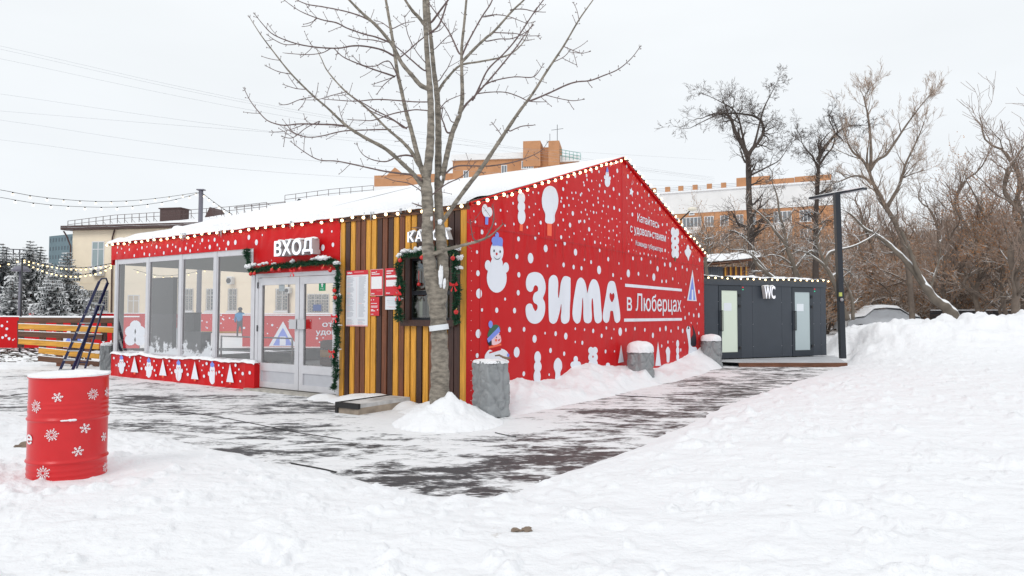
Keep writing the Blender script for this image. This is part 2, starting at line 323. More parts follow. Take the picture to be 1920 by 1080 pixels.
def height(x, y):
    d = poly_sd(x+.35*fbm(x*1.3, y*1.3, 3, 5)*np.clip(y/10, .3, 1), y+.3*fbm(x*1.1+9, y*1.1, 3, 8), POLY)
    s = (x-C0.x)*UU.x+(y-C0.y)*UU.y; t = (x-C0.x)*WW.x+(y-C0.y)*WW.y
    A = .30 + .08*fbm(x*.4, y*.4, 3, 2)
    # right-hand bank, growing away from the camera
    px = 960+F*x/np.maximum(y, .5)
    right = 1/(1+np.exp(-(px-1500)/70.0))*np.clip((y-4)/16, 0, 1)
    A = A + right*(.10 + .80*np.clip((y-17.5)/4.5, 0, 1)**1.3*np.clip((px-1535)/50, 0, 1)*(1+.35*fbm(x*.9, y*.9, 3, 60)))
    crest = np.exp(-((y-23.5)/2.8)**2)*(1/(1+np.exp(-(px-1556)/8.0)))
    A = A + crest*(.24+.55*fbm(x*.9, y*.9, 3, 31)+.22*np.clip((1640-px)/60, 0, 1))
    far = np.clip((y-27)/6, 0, 1); A = A*(1-far) + .35*far
    h = A*(1-np.exp(-np.maximum(d, 0)/(1.25+1.8*right*(1-crest)-.75*crest))) + np.where(d < 0, np.maximum(d*.35, -.07), 0)
    # drift against the gable wall
    zw = np.interp(t, wt, wz); ratio = np.maximum(d, 0)/(np.maximum(d, 0)+np.maximum(s, 0)+1e-3)
    near = (s > -.6) & (t > -.4) & (t < 12.2) & (d > 0) & (s < 3.2)
    h = np.where(near, zw*np.power(ratio, .75)+.12*fbm(x*2.2, y*2.2, 3, 6)*ratio, h)
    inside = (s < .02) & ((s < -.5) | (t < .3)) & (s > -PL) & (t > .28) & (t < PW+.3); h = np.where(inside, -.1, h)
    beh = (y > 15) & (x < 4) & ~near; h = np.where(beh & (d > 0), np.minimum(h, .05+.04*fbm(x, y, 3, 3)), h)
    # mound beside the tree, heap edges along the slatted wall
    r = np.hypot((x-MOUND.x-.04)/.78, (y-MOUND.y-.60)/.85); m = .41*np.clip(1-r/1.0, 0, 1)**1.05*(1+1.0*fbm(x*3.5, y*3.5, 4, 12))+.14*fbm(x*6, y*6, 4, 13)*np.clip((1-r)*3, 0, 1)
    h = np.maximum(h, np.where(r < 1.0, m+.0, -1))
    r2 = np.hypot(s+.35, (t+.25)*1.4); h = np.maximum(h, np.where(r2 < .9, .2*(1-r2/.9)+.05*fbm(x*4, y*4, 3, 2)-.02, -1))
    r2 = np.hypot((s+1.75)/1.1, (t+.28)/.42); h = np.maximum(h, np.where(r2 < 1, .17*(1-r2**2)+.05*fbm(x*4, y*4, 3, 9), -1))
    r2 = np.hypot((s+2.95)/.35, (t+.3)/.3); h = np.maximum(h, np.where(r2 < 1, .10*(1-r2**2), -1))
    # barrel's surround
    rb = np.hypot(x-BAR.x, y-BAR.y); h = h + (.215-h)*np.exp(-(rb/.8)**4)*.9
    # texture: trodden lumps outside the cleared paving
    g = np.clip(d*2.5, 0, 1)
    lump = np.maximum(fbm(x*5, y*5, 4, 40)-.11, 0)*.26*np.clip(d*1.2, .1, 1) + .05*fbm(x*1.3, y*1.3, 3, 41) + np.maximum(fbm(x*11, y*11, 2, 47)-.17, 0)*.14 + .018*fbm(x*6, y*6, 3, 44)*np.clip(y/5, .6, 1.6)
    h = h + g*lump*np.where(near, .9, 1)
    for cx, cy, r_, a in CLODS:
        q = (np.abs(x-cx) < r_*2.2) & (np.abs(y-cy) < r_*2.2)
        if q.any():
            e = ((x[q]-cx)**2+(y[q]-cy)**2)/r_**2; h[q] = h[q] + a*np.exp(-e**1.5)*np.where(d[q] > -.05, 1, 0)
    for (ax, ay), (bx, by), w_, dp in TRACKS:
        ex, ey = bx-ax, by-ay; t_ = np.clip(((x-ax)*ex+(y-ay)*ey)/(ex*ex+ey*ey), 0, 1); e = np.hypot(x-ax-t_*ex, y-ay-t_*ey)/w_
        h = h - dp*np.exp(-e**4)*(1+.5*fbm(x*5, y*5, 2, 77)) + dp*.5*np.exp(-((e-1.5)/.4)**2)
    cr = np.clip(crest, 0, 1); h = h + cr*np.maximum(fbm(x*1.8, y*1.8, 4, 55), -.1)*.75
    return h
def hz(x, y): return float(height(np.array([float(x)]), np.array([float(y)]))[0])
def grid_object(name, X, Y, Z, material, smooth=True):
    nr, nc = X.shape; v = np.stack([X, Y, Z], -1).reshape(-1, 3)
    i = np.arange(nr-1)[:, None]*nc+np.arange(nc-1)[None, :]; f = np.stack([i, i+1, i+nc+1, i+nc], -1).reshape(-1, 4)
    me = bpy.data.meshes.new(name); me.vertices.add(len(v)); me.vertices.foreach_set('co', v.ravel())
    me.loops.add(f.size); me.loops.foreach_set('vertex_index', f.ravel()); me.polygons.add(len(f))
    me.polygons.foreach_set('loop_start', np.arange(len(f))*4); me.polygons.foreach_set('use_smooth', np.full(len(f), smooth))
    me.update(); me.validate(); me.materials.append(material); o = bpy.data.objects.new(name, me); sc.collection.objects.link(o); return o
ang = np.concatenate([np.linspace(-100, -47, 90), np.linspace(-46.9, 46.9, 960), np.linspace(47, 100, 90)])*math.pi/180
rad = np.concatenate([np.geomspace(1.2, 60, 480), np.geomspace(62, 1500, 40)])
AA, RR = np.meshgrid(ang, rad); X = RR*np.sin(AA); Y = RR*np.cos(AA)-1.0; Z = height(X, Y)
o = grid_object('snow_ground', X, Y, Z, SNOW); tag(o, kind='structure')
# paved ground: dark wet paving under streaks of packed snow
def paving():
    m = bpy.data.materials.new('trodden_paving'); m.use_nodes = True; n = m.node_tree.nodes; l = m.node_tree.links; b = n['Principled BSDF']
    at_ = n.new('ShaderNodeAttribute'); at_.attribute_name = 'bare'; br = n.new('ShaderNodeAttribute'); br.attribute_name = 'brown'
    t = n.new('ShaderNodeTexCoord'); hs = []
    for rot, scl, dt, ro in (((0, 0, 0), (.55, 1.1, 1), 3, .5), ((0, 0, .06), (2.5, 5.2, 1), 7, .68), ((0, 0, -.1), (11, 30, 1), 4, .6)):
        mp = n.new('ShaderNodeMapping'); mp.inputs['Rotation'].default_value = rot; mp.inputs['Scale'].default_value = scl; l.new(t.outputs['Object'], mp.inputs[0])
        x = n.new('ShaderNodeTexNoise'); x.inputs['Scale'].default_value = 1; x.inputs['Detail'].default_value = dt; x.inputs['Roughness'].default_value = ro; x.inputs['Distortion'].default_value = .4
        l.new(mp.outputs[0], x.inputs[0]); hs.append(x.outputs[0])
    def ma(a, k, c):
        q = n.new('ShaderNodeMath'); q.operation = 'MULTIPLY_ADD'; q.inputs[1].default_value = k; l.new(a, q.inputs[0])
        if isinstance(c, float): q.inputs[2].default_value = c
        else: l.new(c, q.inputs[2])
        return q.outputs[0]
    v = ma(hs[0], 1.2, -1.925); v = ma(hs[1], 1.9, v); v = ma(hs[2], .75, v); v = ma(at_.outputs['Fac'], .9, v)
    r = n.new('ShaderNodeMapRange'); r.inputs[1].default_value = .33; r.inputs[2].default_value = .57; l.new(v, r.inputs[0])
    dk = n.new('ShaderNodeMixRGB'); dk.inputs[1].default_value = (.060, .062, .068, 1); dk.inputs[2].default_value = (.072, .062, .062, 1); l.new(br.outputs['Fac'], dk.inputs[0])
    sn = n.new('ShaderNodeMixRGB'); l.new(r.outputs[0], sn.inputs[0]); sn.inputs[1].default_value = (.86, .87, .89, 1); l.new(dk.outputs[0], sn.inputs[2])
    l.new(sn.outputs[0], b.inputs['Base Color'])
    rr = n.new('ShaderNodeMapRange'); rr.inputs[3].default_value = .7; rr.inputs[4].default_value = .5; l.new(r.outputs[0], rr.inputs[0]); l.new(rr.outputs[0], b.inputs['Roughness'])
    b.inputs['Specular IOR Level'].default_value = .25
    bp = n.new('ShaderNodeBump'); bp.inputs['Distance'].default_value = .03; bp.invert = True; l.new(v, bp.inputs['Height']); l.new(bp.outputs[0], b.inputs['Normal'])
    return m
gx = np.concatenate([[-1500, -200, -60], np.linspace(-30, 14, 300), [40, 200, 1500]]); gy = np.concatenate([[-300, -20], np.linspace(2, 30, 240), [60, 300, 1500]])
GX, GY = np.meshgrid(gx, gy)
# gentle waves of rubber matting in front of the ticket window
def dline(x, y, a, b):
    ex, ey = b[0]-a[0], b[1]-a[1]; t = np.clip(((x-a[0])*ex+(y-a[1])*ey)/(ex*ex+ey*ey), 0, 1); return np.hypot(x-a[0]-t*ex, y-a[1]-t*ey)
GZ = np.zeros_like(GX)
go = grid_object('paved_ground', GX, GY, GZ, paving()); tag(go, kind='structure')
bare = np.zeros_like(GX); 
for (px, py, rx, ry, k) in ((330, 752, 3.4, .75, .62), (450, 762, 2.4, .55, .35), (340, 800, 1.5, .55, .42), (560, 770, 1.3, .5, .25), (700, 840, 1.4, .8, .30), (560, 830, 1.4, .7, .30), (800, 882, .9, .45, .50), (960, 870, 1.2, .9, .62), (880, 905, .6, .5, .45),
                            (1150, 800, 1.8, 1.6, .62), (1250, 760, 1.8, 2.2, .62), (1380, 718, 2.0, 2.4, .60), (1480, 702, 2.0, 2.4, .55), (430, 800, 1.5, .5, .30), (60, 705, 2.5, 1.2, .12), (30, 740, 1.5, .7, .35)):
    c = gnd(px, py); bare = np.maximum(bare, k*np.exp(-((GX-c.x)/rx)**2-((GY-c.y)/ry)**2))
a_, b_ = gnd(930, 930), gnd(1560, 690); dl = dline(GX, GY, a_, b_); side = ((b_.x-a_.x)*(GY-a_.y)-(b_.y-a_.y)*(GX-a_.x))/math.hypot(b_.x-a_.x, b_.y-a_.y)
bare = np.maximum(bare, .60*np.exp(-((side-.95)/.85)**2)*(GY > 5.6))
left_ = np.clip((1.5-GX)/2, 0, 1)*(GY < 20)*(GX > -12)
bare = np.clip(.11*left_+.18+bare*.66, 0, .50)
bare = bare*(1-.95*np.exp(-((GX-MOUND.x-.1)/1.5)**4-((GY-MOUND.y-.5)/1.0)**4))
for nm, arr in (('bare', bare), ('brown', np.clip((GX+.6)/1.2, 0, 1))):
    A_ = go.data.attributes.new(nm, 'FLOAT', 'POINT'); A_.data.foreach_set('value', arr.ravel().astype(np.float32))

rng = random.Random(7)
exec_parts = []
# ================================================================== PAVILION
pvt = thing('pavilion', 'long red skating rink pavilion covered in white dot banner with a snowy gabled roof', 'pavilion', C0, -TH)
HE, HP, HSEAM = 3.237, 5.06, 2.91
def roofz(t): return HE + (HP-HE)*(1-abs(t-PW/2)/(PW/2))
ZWT = (fac(222, 487)[1]+fac(475, 472)[1])/2; ZWB = (fac(222, 664)[1]+fac(475, 677)[1])/2
SX = [fac(x, 560)[0] for x in (219, 278, 340, 405, 477)]
SD0, SD1 = fac(482, 600)[0], fac(636, 600, -.045)[0]; ZDT = 2.27
SSL = fac(636, 600, -.045)[0]      # the slatted front runs from here to the corner
# gable wall with its print
m = MB(); n_ = 24
for i in range(n_):
    a, b = PW*i/n_, PW*(i+1)/n_; m.quad((0, a, -.05), (0, b, -.05), (0, b, roofz(b)), (0, a, roofz(a)))
m.build('gable_banner', RED, pvt, pav)
m = MB()                                             # seam and eyelet strips
m.box(0, .006, .02, PW-.02, HSEAM-.012, HSEAM+.012); m.box(0, .005, PW/2-.012, PW/2+.012, HSEAM, HP-.1); m.box(0, .005, .28, .30, .1, HSEAM)
m.build('banner_seam', banner_mat('red_seam', (.50, .014, .018)), pvt, pav)
m = MB()
for k in range(19): m.ball((.002, .06, .15+k*.156), .007, 6, 4)
m.build('eyelets', WHITEP, pvt, pav)
# printed dots
Dt = MB(); kd = [0]; seen_d = []
def disc(t, z, r, mb=Dt, mi=0, ry=None, off=.004, n=18):
    ry = ry or r; mb.add([(off, t+r*math.cos(2*math.pi*i/n), z+ry*math.sin(2*math.pi*i/n)) for i in range(n)], [tuple(range(n))], mi)
def dots(lst, ox, oy, sc_):
    for x, y, ry in lst:
        px, py = ox+x/sc_, oy+y/sc_; t, z = rw(px, py); _, z2 = rw(px, py-ry/sc_)
        if any(abs(t-a)+abs(z-b) < .055 for a, b in seen_d): continue
        seen_d.append((t, z)); kd[0] += 1; disc(t, z, abs(z2-z), off=.0035+.0004*(kd[0] % 4))
dots([(435,38,22),(495,115,14),(368,185,14),(437,195,8),(98,195,10),(113,303,14),(318,325,14),(415,340,12),(503,325,14),(180,405,25),(638,357,15),(658,152,13),(705,230,13),(722,120,10),(760,178,8),(663,260,8),(775,310,20),(713,343,7),(755,420,12),(720,465,20),(652,33,7),(752,10,13),(697,3,12),(550,475,25),(825,572,38),(927,540,14),(1018,518,24),(982,457,20),(1065,455,10),(1010,142,18),(1060,135,13),(1043,60,13),(987,62,13),(1103,68,12),(1130,8,12),(1190,14,12),(1100,217,24),(1193,107,11),(1127,142,6),(980,207,11),(1047,223,7),(1003,283,15),(951,335,13),(1072,335,25),(1023,383,9),(1185,205,12),(1228,180,12),(1163,300,18),(1218,298,18),(1265,378,23),(1265,272,11),(1112,420,12),(1178,398,6),(1127,610,35),(1245,92,12),(1157,80,6),(1217,478,12),(672,670,53),(533,653,27),(130,608,18),(139,822,30),(150,1028,50),(553,838,28),(547,1020,28),(843,748,15),(1007,738,25),(1108,760,24),(1188,772,22),(1218,685,13),(1285,710,20)], 870, 360, 5.4)
dots([(437,82,22),(331,133,13),(264,223,22),(408,226,23),(144,221,14),(114,413,36),(368,380,22),(485,378,20),(570,455,32),(655,409,11),(741,413,20),(823,433,28),(900,373,11),(975,381,11),(900,480,10),(957,487,17),(425,563,43),(699,549,21),(810,575,18),(483,738,20),(688,745,11),(105,590,20)], 870, 530, 4.32)
dots([(86,100,19),(26,80,12),(236,75,20),(330,113,11),(155,170,38),(278,215,18),(349,246,11),(413,200,35),(502,204,18),(578,220,10),(454,68,17),(529,73,16),(609,101,17),(670,160,25),(638,233,33),(734,122,18),(782,125,24),(830,160,15),(889,145,15),(930,167,16),(1018,163,8),(709,270,16),(747,270,16),(804,248,14),(855,286,7),(920,295,9),(1030,262,9),(1035,361,18),(911,411,9),(905,496,9),(1042,472,13),(1012,515,9),(948,556,15),(989,570,17),(1034,570,22),(913,592,17),(967,636,8),(1020,641,9),(219,681,15),(27,697,11),(103,707,20),(286,692,10),(341,714,37),(391,698,18),(471,688,17),(558,698,17),(177,750,19),(265,771,11),(7,811,19),(212,888,18),(291,887,10),(629,746,24),(692,694,19),(743,685,24),(789,708,15),(852,681,16),(892,707,21),(1034,726,15),(762,805,14),(805,803,7),(908,811,9),(707,840,15),(875,875,15)], 1090, 470, 4.7)
dots([(103,165,22),(52,210,18),(21,281,12),(103,266,13),(151,262,5),(203,264,11),(370,70,15),(327,92,12),(362,163,22),(292,118,5),(325,218,12),(373,266,6),(324,348,20),(237,375,17),(178,373,11),(69,351,11),(122,353,7),(110,411,7),(288,420,12),(383,402,15),(358,447,5),(56,468,12),(222,471,6),(170,483,13),(119,510,14),(270,527,13),(331,539,20),(385,562,17),(40,557,12),(91,571,7),(151,588,11),(210,573,12),(252,599,6),(202,645,6),(76,652,12),(32,677,20),(135,683,6),(311,651,12),(355,649,7),(273,671,13),(180,718,11),(236,733,11),(78,757,23),(389,682,5),(144,768,6),(280,773,11),(322,768,11),(360,727,11),(201,788,6),(105,805,12),(389,791,6),(57,808,5),(29,857,13),(135,886,17),(276,845,12),(193,895,12),(167,834,6),(235,837,5),(330,862,6),(245,917,11),(356,817,12),(381,880,12),(290,913,5),(327,931,6),(458,120,15),(470,220,22),(500,178,8),(531,216,5),(565,294,10),(457,327,6),(459,439,12),(569,391,18),(609,305,12),(638,370,10),(681,411,18),(611,435,10),(517,487,13),(547,447,4),(588,515,16),(547,540,11),(481,521,5),(650,468,6),(685,499,11),(634,549,9),(718,481,12),(753,488,12),(793,550,20),(675,568,5),(740,560,8),(469,597,5),(515,606,20),(711,593,8),(776,609,6),(813,611,8),(852,610,7),(820,709,15),(866,708,15),(462,686,15),(858,788,12),(880,845,9),(847,970,18),(1018,833,18),(887,765,8),(509,864,12),(479,906,6),(477,977,12),(527,967,6),(555,977,6),(594,1000,11),(633,1001,11),(676,1014,13),(712,1020,8),(751,1027,11),(522,1050,20),(610,1057,18),(823,1046,10),(858,1055,10),(882,990,8),(922,690,6),(1118,940,15),(1003,990,10),(1017,920,8),(1043,902,8),(1195,1065,22),(183,970,18),(272,1057,20),(1128,1029,8),(1063,850,8)], 1090, 290, 5.4)
dots([(535,122,10),(340,190,10),(480,183,9),(555,113,5),(577,165,6),(645,103,7),(648,166,8),(600,190,5),(612,97,5),(712,183,8),(729,100,8),(497,152,7),(520,200,5),(560,210,7),(590,140,6),(470,240,6),(640,225,6),(620,290,7),(665,260,6),(560,330,6),(590,300,5)], 860, 280, 2.454)
# the figures of the print
art_i = [0]
def W3(px, py, off): t, z = rw(px, py); return (off, t, z)
def art(items, ox, oy, s, names):
    mb = MB(); off = .0055
    for it in items:
        off += .0005; k = it[0]
        if k == 'e':
            _, x, y, rx, ry, rot, c = it; r = math.radians(rot)
            pts = [(x+rx*math.cos(a)*math.cos(r)-ry*math.sin(a)*math.sin(r), y+rx*math.cos(a)*math.sin(r)+ry*math.sin(a)*math.cos(r)) for a in [2*math.pi*i/26 for i in range(26)]]
            mb.add([W3(ox+a/s, oy+b/s, off) for a, b in pts], [tuple(range(len(pts)))[::-1]], c)
        elif k == 'p':
            pts = it[1]; mb.add([W3(ox+a/s, oy+b/s, off) for a, b in pts], [tuple(range(len(pts)))[::-1]], it[2])
        else:            # 'c' smooth closed outlines, holes allowed
            me = fill([[(q.x, q.y) for q in catmull(L, 6)] for L in it[1]]); mb.mesh_in(me, lambda c, off=off: W3(ox+c.x/s, oy+c.y/s, off), it[2])
            bpy.data.meshes.remove(me)
    return mb.build(names, [PRINT, PBLUE, PORG, PGRN, PDRK, PPNK, RED], pvt, pav)
Dt.build('snow_dot_print', PRINT, pvt, pav)
def E(x, y, rx, ry, c=0, rot=0): return ('e', x, y, rx, ry, rot, c)
# big snowman
art([E(330, 605, 66, 112), E(328, 730, 62, 80), E(328, 870, 101, 150), E(238, 742, 31, 52), E(420, 765, 31, 52), E(330, 800, 95, 70), E(330, 440, 19, 33, 1), E(305, 490, 31, 38, 1), E(358, 495, 31, 38, 1),
     ('p', [(280, 500), (388, 505), (384, 552), (335, 543), (284, 545)], 1), E(300, 596, 7, 13, 4), E(361, 604, 7, 13, 4), E(326, 627, 9, 13, 6), ('c', [[(295, 650), (312, 678), (331, 685), (352, 678), (366, 652), (352, 671), (331, 679), (312, 671)]], 4)], 870, 360, 5.4, 'snowman_print')
# trees and lollies along the top
art([E(208, 180, 30, 57), E(250, 205, 34, 52), E(228, 210, 40, 46), ('p', [(212, 250), (244, 252), (240, 332), (210, 328)], 1)], 870, 360, 5.4, 'tree_print')
art([E(578, 62, 38, 60), E(578, 150, 38, 60), E(580, 250, 39, 78), ('p', [(560, 325), (594, 330), (590, 398), (558, 392)], 2)], 870, 360, 5.4, 'tree_print')
art([('c', [[(868, -62), (925, -30), (952, 60), (945, 150), (918, 230), (914, 300), (868, 326), (820, 300), (820, 225), (792, 150), (786, 60), (812, -30)]], 0), ('p', [(840, 318), (886, 322), (884, 448), (840, 440)], 2)], 870, 360, 5.4, 'tree_print')
# small snowman and shooting star
art([E(260, 205, 17, 42), E(262, 275, 28, 52), E(235, 228, 9, 20), E(286, 240, 9, 20), ('p', [(248, 162), (258, 118), (272, 160)], 1), E(260, 165, 13, 14, 1), E(256, 187, 2, 4, 4), E(267, 188, 2, 4, 4)], 1090, 290, 5.4, 'snowman_print')
art([('p', [(505, 332), (512, 360), (526, 370), (517, 395), (515, 430), (504, 400), (486, 405), (493, 375), (486, 345), (499, 355)], 0), ('p', [(505, 310), (515, 248), (509, 305)], 0), ('p', [(513, 302), (531, 262), (517, 302)], 0)], 1090, 290, 5.4, 'star_print')
art([E(926, 780, 22, 44), E(965, 790, 22, 42), E(926, 860, 20, 40), E(967, 870, 20, 40), E(928, 930, 19, 42), E(965, 950, 20, 42), E(930, 1000, 20, 44), E(965, 1010, 20, 40), E(946, 900, 24, 120), ('p', [(941, 1035), (952, 1035), (952, 1080), (941, 1080)], 3), E(945, 850, 8, 14, 6), E(948, 940, 8, 14, 6)], 1090, 290, 5.4, 'tree_print')
art([('c', [[(1077, 910), (1090, 930), (1094, 955), (1110, 975), (1104, 1010), (1090, 1040), (1083, 1075), (1070, 1040), (1052, 1010), (1044, 975), (1060, 955), (1064, 930)]], 0)], 1090, 290, 5.4, 'leaf_print')
# tall tree triangle with a door
art([('p', [(978, 166), (1015, 445), (930, 440)], 0), ('p', [(978, 225), (1003, 436), (943, 432)], 1), ('p', [(972, 343), (984, 343), (985, 441), (970, 441)], 0)], 1090, 470, 4.7, 'tent_tree_print')
# row along the foot of the wall
art([E(594, 605, 27, 50), E(595, 680, 31, 48), E(590, 760, 29, 60)], 870, 530, 4.32, 'tree_print')
art([('c', [[(759, 608), (788, 640), (792, 690), (778, 730), (778, 790), (738, 790), (738, 730), (725, 690), (730, 640)]], 0)], 870, 530, 4.32, 'tree_print')
art([E(903, 620, 18, 26), E(880, 665, 20, 26), E(925, 663, 20, 26), E(902, 660, 22, 40)], 870, 530, 4.32, 'leaf_print')
art([E(82, 880, 24, 32), E(118, 880, 24, 32), E(82, 940, 24, 36), E(118, 940, 24, 36), E(82, 1000, 24, 36), E(118, 1000, 24, 40), E(100, 940, 26, 60), E(99, 934, 6, 10, 6), E(99, 1008, 6, 10, 6)], 1090, 470, 4.7, 'tree_print')
art([('p', [(348, 828), (372, 980), (322, 990)], 0)], 1090, 470, 4.7, 'tree_print')
art([('p', [(674, 800), (700, 1015), (650, 1015)], 0)], 1090, 470, 4.7, 'tree_print')
art([('c', [[(762, 845), (780, 880), (778, 920), (773, 980), (752, 980), (748, 920), (742, 880)]], 0), ('p', [(756, 985), (770, 985), (770, 1020), (756, 1020)], 2)], 1090, 470, 4.7, 'tree_print')
art([E(847, 820, 13, 34), E(847, 880, 14, 34), E(847, 938, 13, 34)], 1090, 470, 4.7, 'tree_print')
art([E(232, 1005, 18, 18)], 1090, 470, 4.7, 'tree_print')
# child in a knitted hat
art([('c', [[(165, 605), (200, 545), (240, 555), (300, 535), (352, 565), (350, 620), (320, 700), (200, 700)]], 0), ('c', [[(235, 440), (275, 405), (292, 430), (296, 480), (250, 505), (220, 500), (205, 470)]], 5), ('c', [[(185, 470), (215, 455), (222, 500), (200, 508)]], 4),
     ('c', [[(192, 440), (200, 385), (232, 345), (268, 342), (290, 365), (280, 395)]], 3), ('p', [(183, 455), (280, 355), (291, 395), (196, 487)], 1), E(212, 338, 17, 30, 1), ('p', [(196, 517), (298, 492), (299, 508), (198, 534)], 2), ('p', [(200, 563), (297, 533), (298, 545), (202, 574)], 6),
     E(256, 466, 8, 11, 2), E(259, 443, 4, 6, 4), E(284, 420, 4, 6, 4), ('c', [[(270, 462), (282, 460), (290, 450), (288, 464), (276, 472)]], 6), E(354, 588, 9, 14, 1)], 870, 530, 4.32, 'child_print')
# horse at the far end
art([('c', [[(935, 665), (958, 680), (958, 740), (970, 840), (1010, 850), (1018, 885), (1004, 890), (1000, 960), (940, 960), (945, 850), (930, 740), (922, 700)]], 0), ('c', [[(975, 655), (1005, 730), (1012, 800), (1005, 840), (965, 835), (966, 770), (985, 730)]], 4), ('p', [(933, 690), (944, 655), (950, 690)], 4)], 1090, 470, 4.7, 'horse_print')
# big word
big = [[[(55, 290), (62, 180), (110, 85), (220, 50), (330, 85), (395, 190), (418, 320), (405, 430), (370, 532), (402, 610), (408, 740), (380, 870), (310, 970), (220, 1002), (125, 970), (68, 880), (48, 760), (60, 670), (110, 630), (165, 645), (190, 710), (228, 767), (265, 720), (262, 655), (205, 612), (182, 535), (210, 440), (272, 395), (272, 325), (232, 292), (200, 325), (180, 390), (135, 415), (80, 380)]],
       [[(472, 250), (495, 150), (560, 104), (625, 140), (650, 250), (645, 400), (650, 512), (662, 512), (678, 400), (700, 240), (745, 140), (800, 126), (868, 155), (876, 210), (874, 500), (864, 700), (858, 900), (830, 975), (765, 1002), (712, 970), (697, 880), (708, 760), (708, 652), (700, 652), (680, 760), (650, 880), (615, 970), (555, 1002), (495, 965), (478, 880), (470, 600)]],
       [[(912, 770), (930, 580), (965, 360), (1000, 210), (1060, 152), (1120, 190), (1160, 290), (1178, 400), (1184, 440), (1195, 400), (1225, 280), (1265, 200), (1310, 182), (1365, 220), (1405, 330), (1425, 480), (1440, 700), (1453, 860), (1445, 950), (1385, 994), (1330, 960), (1308, 850), (1298, 680), (1284, 541), (1268, 560), (1262, 680), (1270, 860), (1255, 960), (1195, 994), (1130, 960), (1112, 850), (1112, 680), (1104, 530), (1092, 560), (1085, 700), (1068, 880), (1045, 970), (990, 998), (935, 940), (915, 860)]],
       [[(1470, 840), (1495, 670), (1530, 460), (1560, 290), (1590, 230), (1632, 212), (1680, 230), (1705, 290), (1740, 470), (1770, 660), (1790, 830), (1785, 940), (1732, 986), (1690, 950), (1672, 860), (1658, 775), (1632, 764), (1608, 775), (1598, 870), (1578, 955), (1532, 986), (1482, 940)],
        [(1638, 605), (1600, 535), (1594, 470), (1606, 438), (1620, 436), (1638, 462), (1655, 438), (1672, 440), (1684, 480), (1676, 540)]]]
for L in big: art([('c', L, 0)], 980, 505, 9.816, 'letter')
# smaller lines of lettering
def wall_text(body, a, b, zt_px, bold, off=.006, name='lettering'):
    # a: pixel of the lower left, b: pixel of the lower right; zt_px: pixel of the top left
    me, x0, x1, y0, y1 = text_mesh(body, bold=bold)
    ta, za = rw(*a); tb, zb = rw(*b); _, zt = rw(*zt_px)
    mb = MB(); mb.mesh_in(me, lambda c: (off+c.z*.06, ta+(c.x-x0)/(x1-x0)*(tb-ta), za+(c.x-x0)/(x1-x0)*(zb-za)+(c.y-y0)/(y1-y0)*(zt-za)))
    return mb.build(name, PRINT, pvt, pav)
wall_text('Катайтесь', (1194.5, 415), (1236, 429.5), (1194.5, 398.5), .012)
wall_text('с удовольствием', (1181, 439.5), (1248, 457.5), (1181, 422.5), .012)
wall_text('Команда губернатора', (1191.5, 462.5), (1242, 475), (1191.5, 450), .005)
wall_text('в Люберцах', (1175, 592), (1277, 592.5), (1175, 548.5), .010)
m = MB()
for (a, b) in ((((1171.7, 533)), (1278, 545.5)), ((1169.8, 598.7), (1278.3, 600))):
    (t0, z0), (t1, z1) = rw(*a), rw(*b); zc = (z0+z1)/2; m.box(.0045, .006, t0, t1, zc-.035, zc+.035)
m.build('printed_bar', PRINT, pvt, pav)

# front: fascia, entrance panel, base
ZFB = ZWT+.03
m = MB(); m.box(-PL, SX[4]+.02, -.05, -.035, ZFB, HE-.0); m.box(SX[4]+.02, SSL, -.053, -.035, ZDT+.02, HE-.0)
m.box(-PL-.001, -PL+.03, -.04, .25, ZFB-.12, HE)
m.build('fascia_banner', RED, pvt, pav)
def fdots(lst, t_, name='snow_dot_print'):
    mb = MB()
    for i, (px, py, r) in enumerate(lst):
        s_, z_ = fac(px, py, t_); off = t_-.0035-.0004*(i % 4); n = 14
        mb.add([(s_+r*.8*math.cos(2*math.pi*k/n), off, z_+r*math.sin(2*math.pi*k/n)) for k in range(n)], [tuple(range(n))])
    mb.build(name, PRINT, pvt, pav)
sc3 = 3.177; f_l = [(98,203,.05),(122,210,.04),(165,188,.04),(168,216,.05),(197,252,.06),(243,205,.06),(257,242,.06),(273,200,.04),(288,247,.06),(330,200,.075),(373,236,.065),(396,194,.065),(352,205,.04),(426,187,.04),(444,200,.05),(470,217,.08),(504,209,.07),(545,193,.05),(530,223,.06),(576,217,.03),(602,160,.07),(640,163,.04),(647,201,.08),(676,157,.07),(692,188,.05),(705,210,.04),(730,163,.03),(757,178,.085),(799,173,.085),(745,213,.05),(880,143,.085),(925,173,.095),(590,180,.03),(560,170,.03),(300,190,.03),(420,225,.04),(215,215,.03),(140,235,.04),(95,235,.04),(320,240,.03),(510,180,.03),(620,205,.03)]
fdots([(190+x/sc3, 400+y/sc3, r*.62) for x, y, r in f_l], -.05)
fdots([(450+x/5.4, 420+y/5.4, r/5.4/100) for x, y, r in ((94,137,20),(169,186,20),(228,112,12),(128,275,22),(830,72,22),(931,75,12),(841,240,32),(943,210,22),(320,368,6))], -.053)
# glazed front
for i, x in enumerate(SX[:5]): m = MB(); m.box(x-.05, x+.05, -.033, .06, ZWB, ZWT+.03); m.build('window_post', ALU, pvt, pav)
for i in range(4):
    a, b = SX[i]+.05, SX[i+1]-.05
    f = MB(); f.box(a, b, -.025, .045, ZWT-.085, ZWT+.03); f.box(a, b, -.025, .045, ZWB, ZWB+.05); f.box(a, a+.035, -.02, .04, ZWB+.05, ZWT-.085); f.box(b-.035, b, -.02, .04, ZWB+.05, ZWT-.085)
    fr = f.build('window', ALU, pvt, pav)
    g = MB(); g.quad((a+.035, 0, ZWB+.05), (b-.035, 0, ZWB+.05), (b-.035, 0, ZWT-.085), (a+.035, 0, ZWT-.085)); g.build('pane', FROST if i in (1, 2) else GLASS, fr, pav)
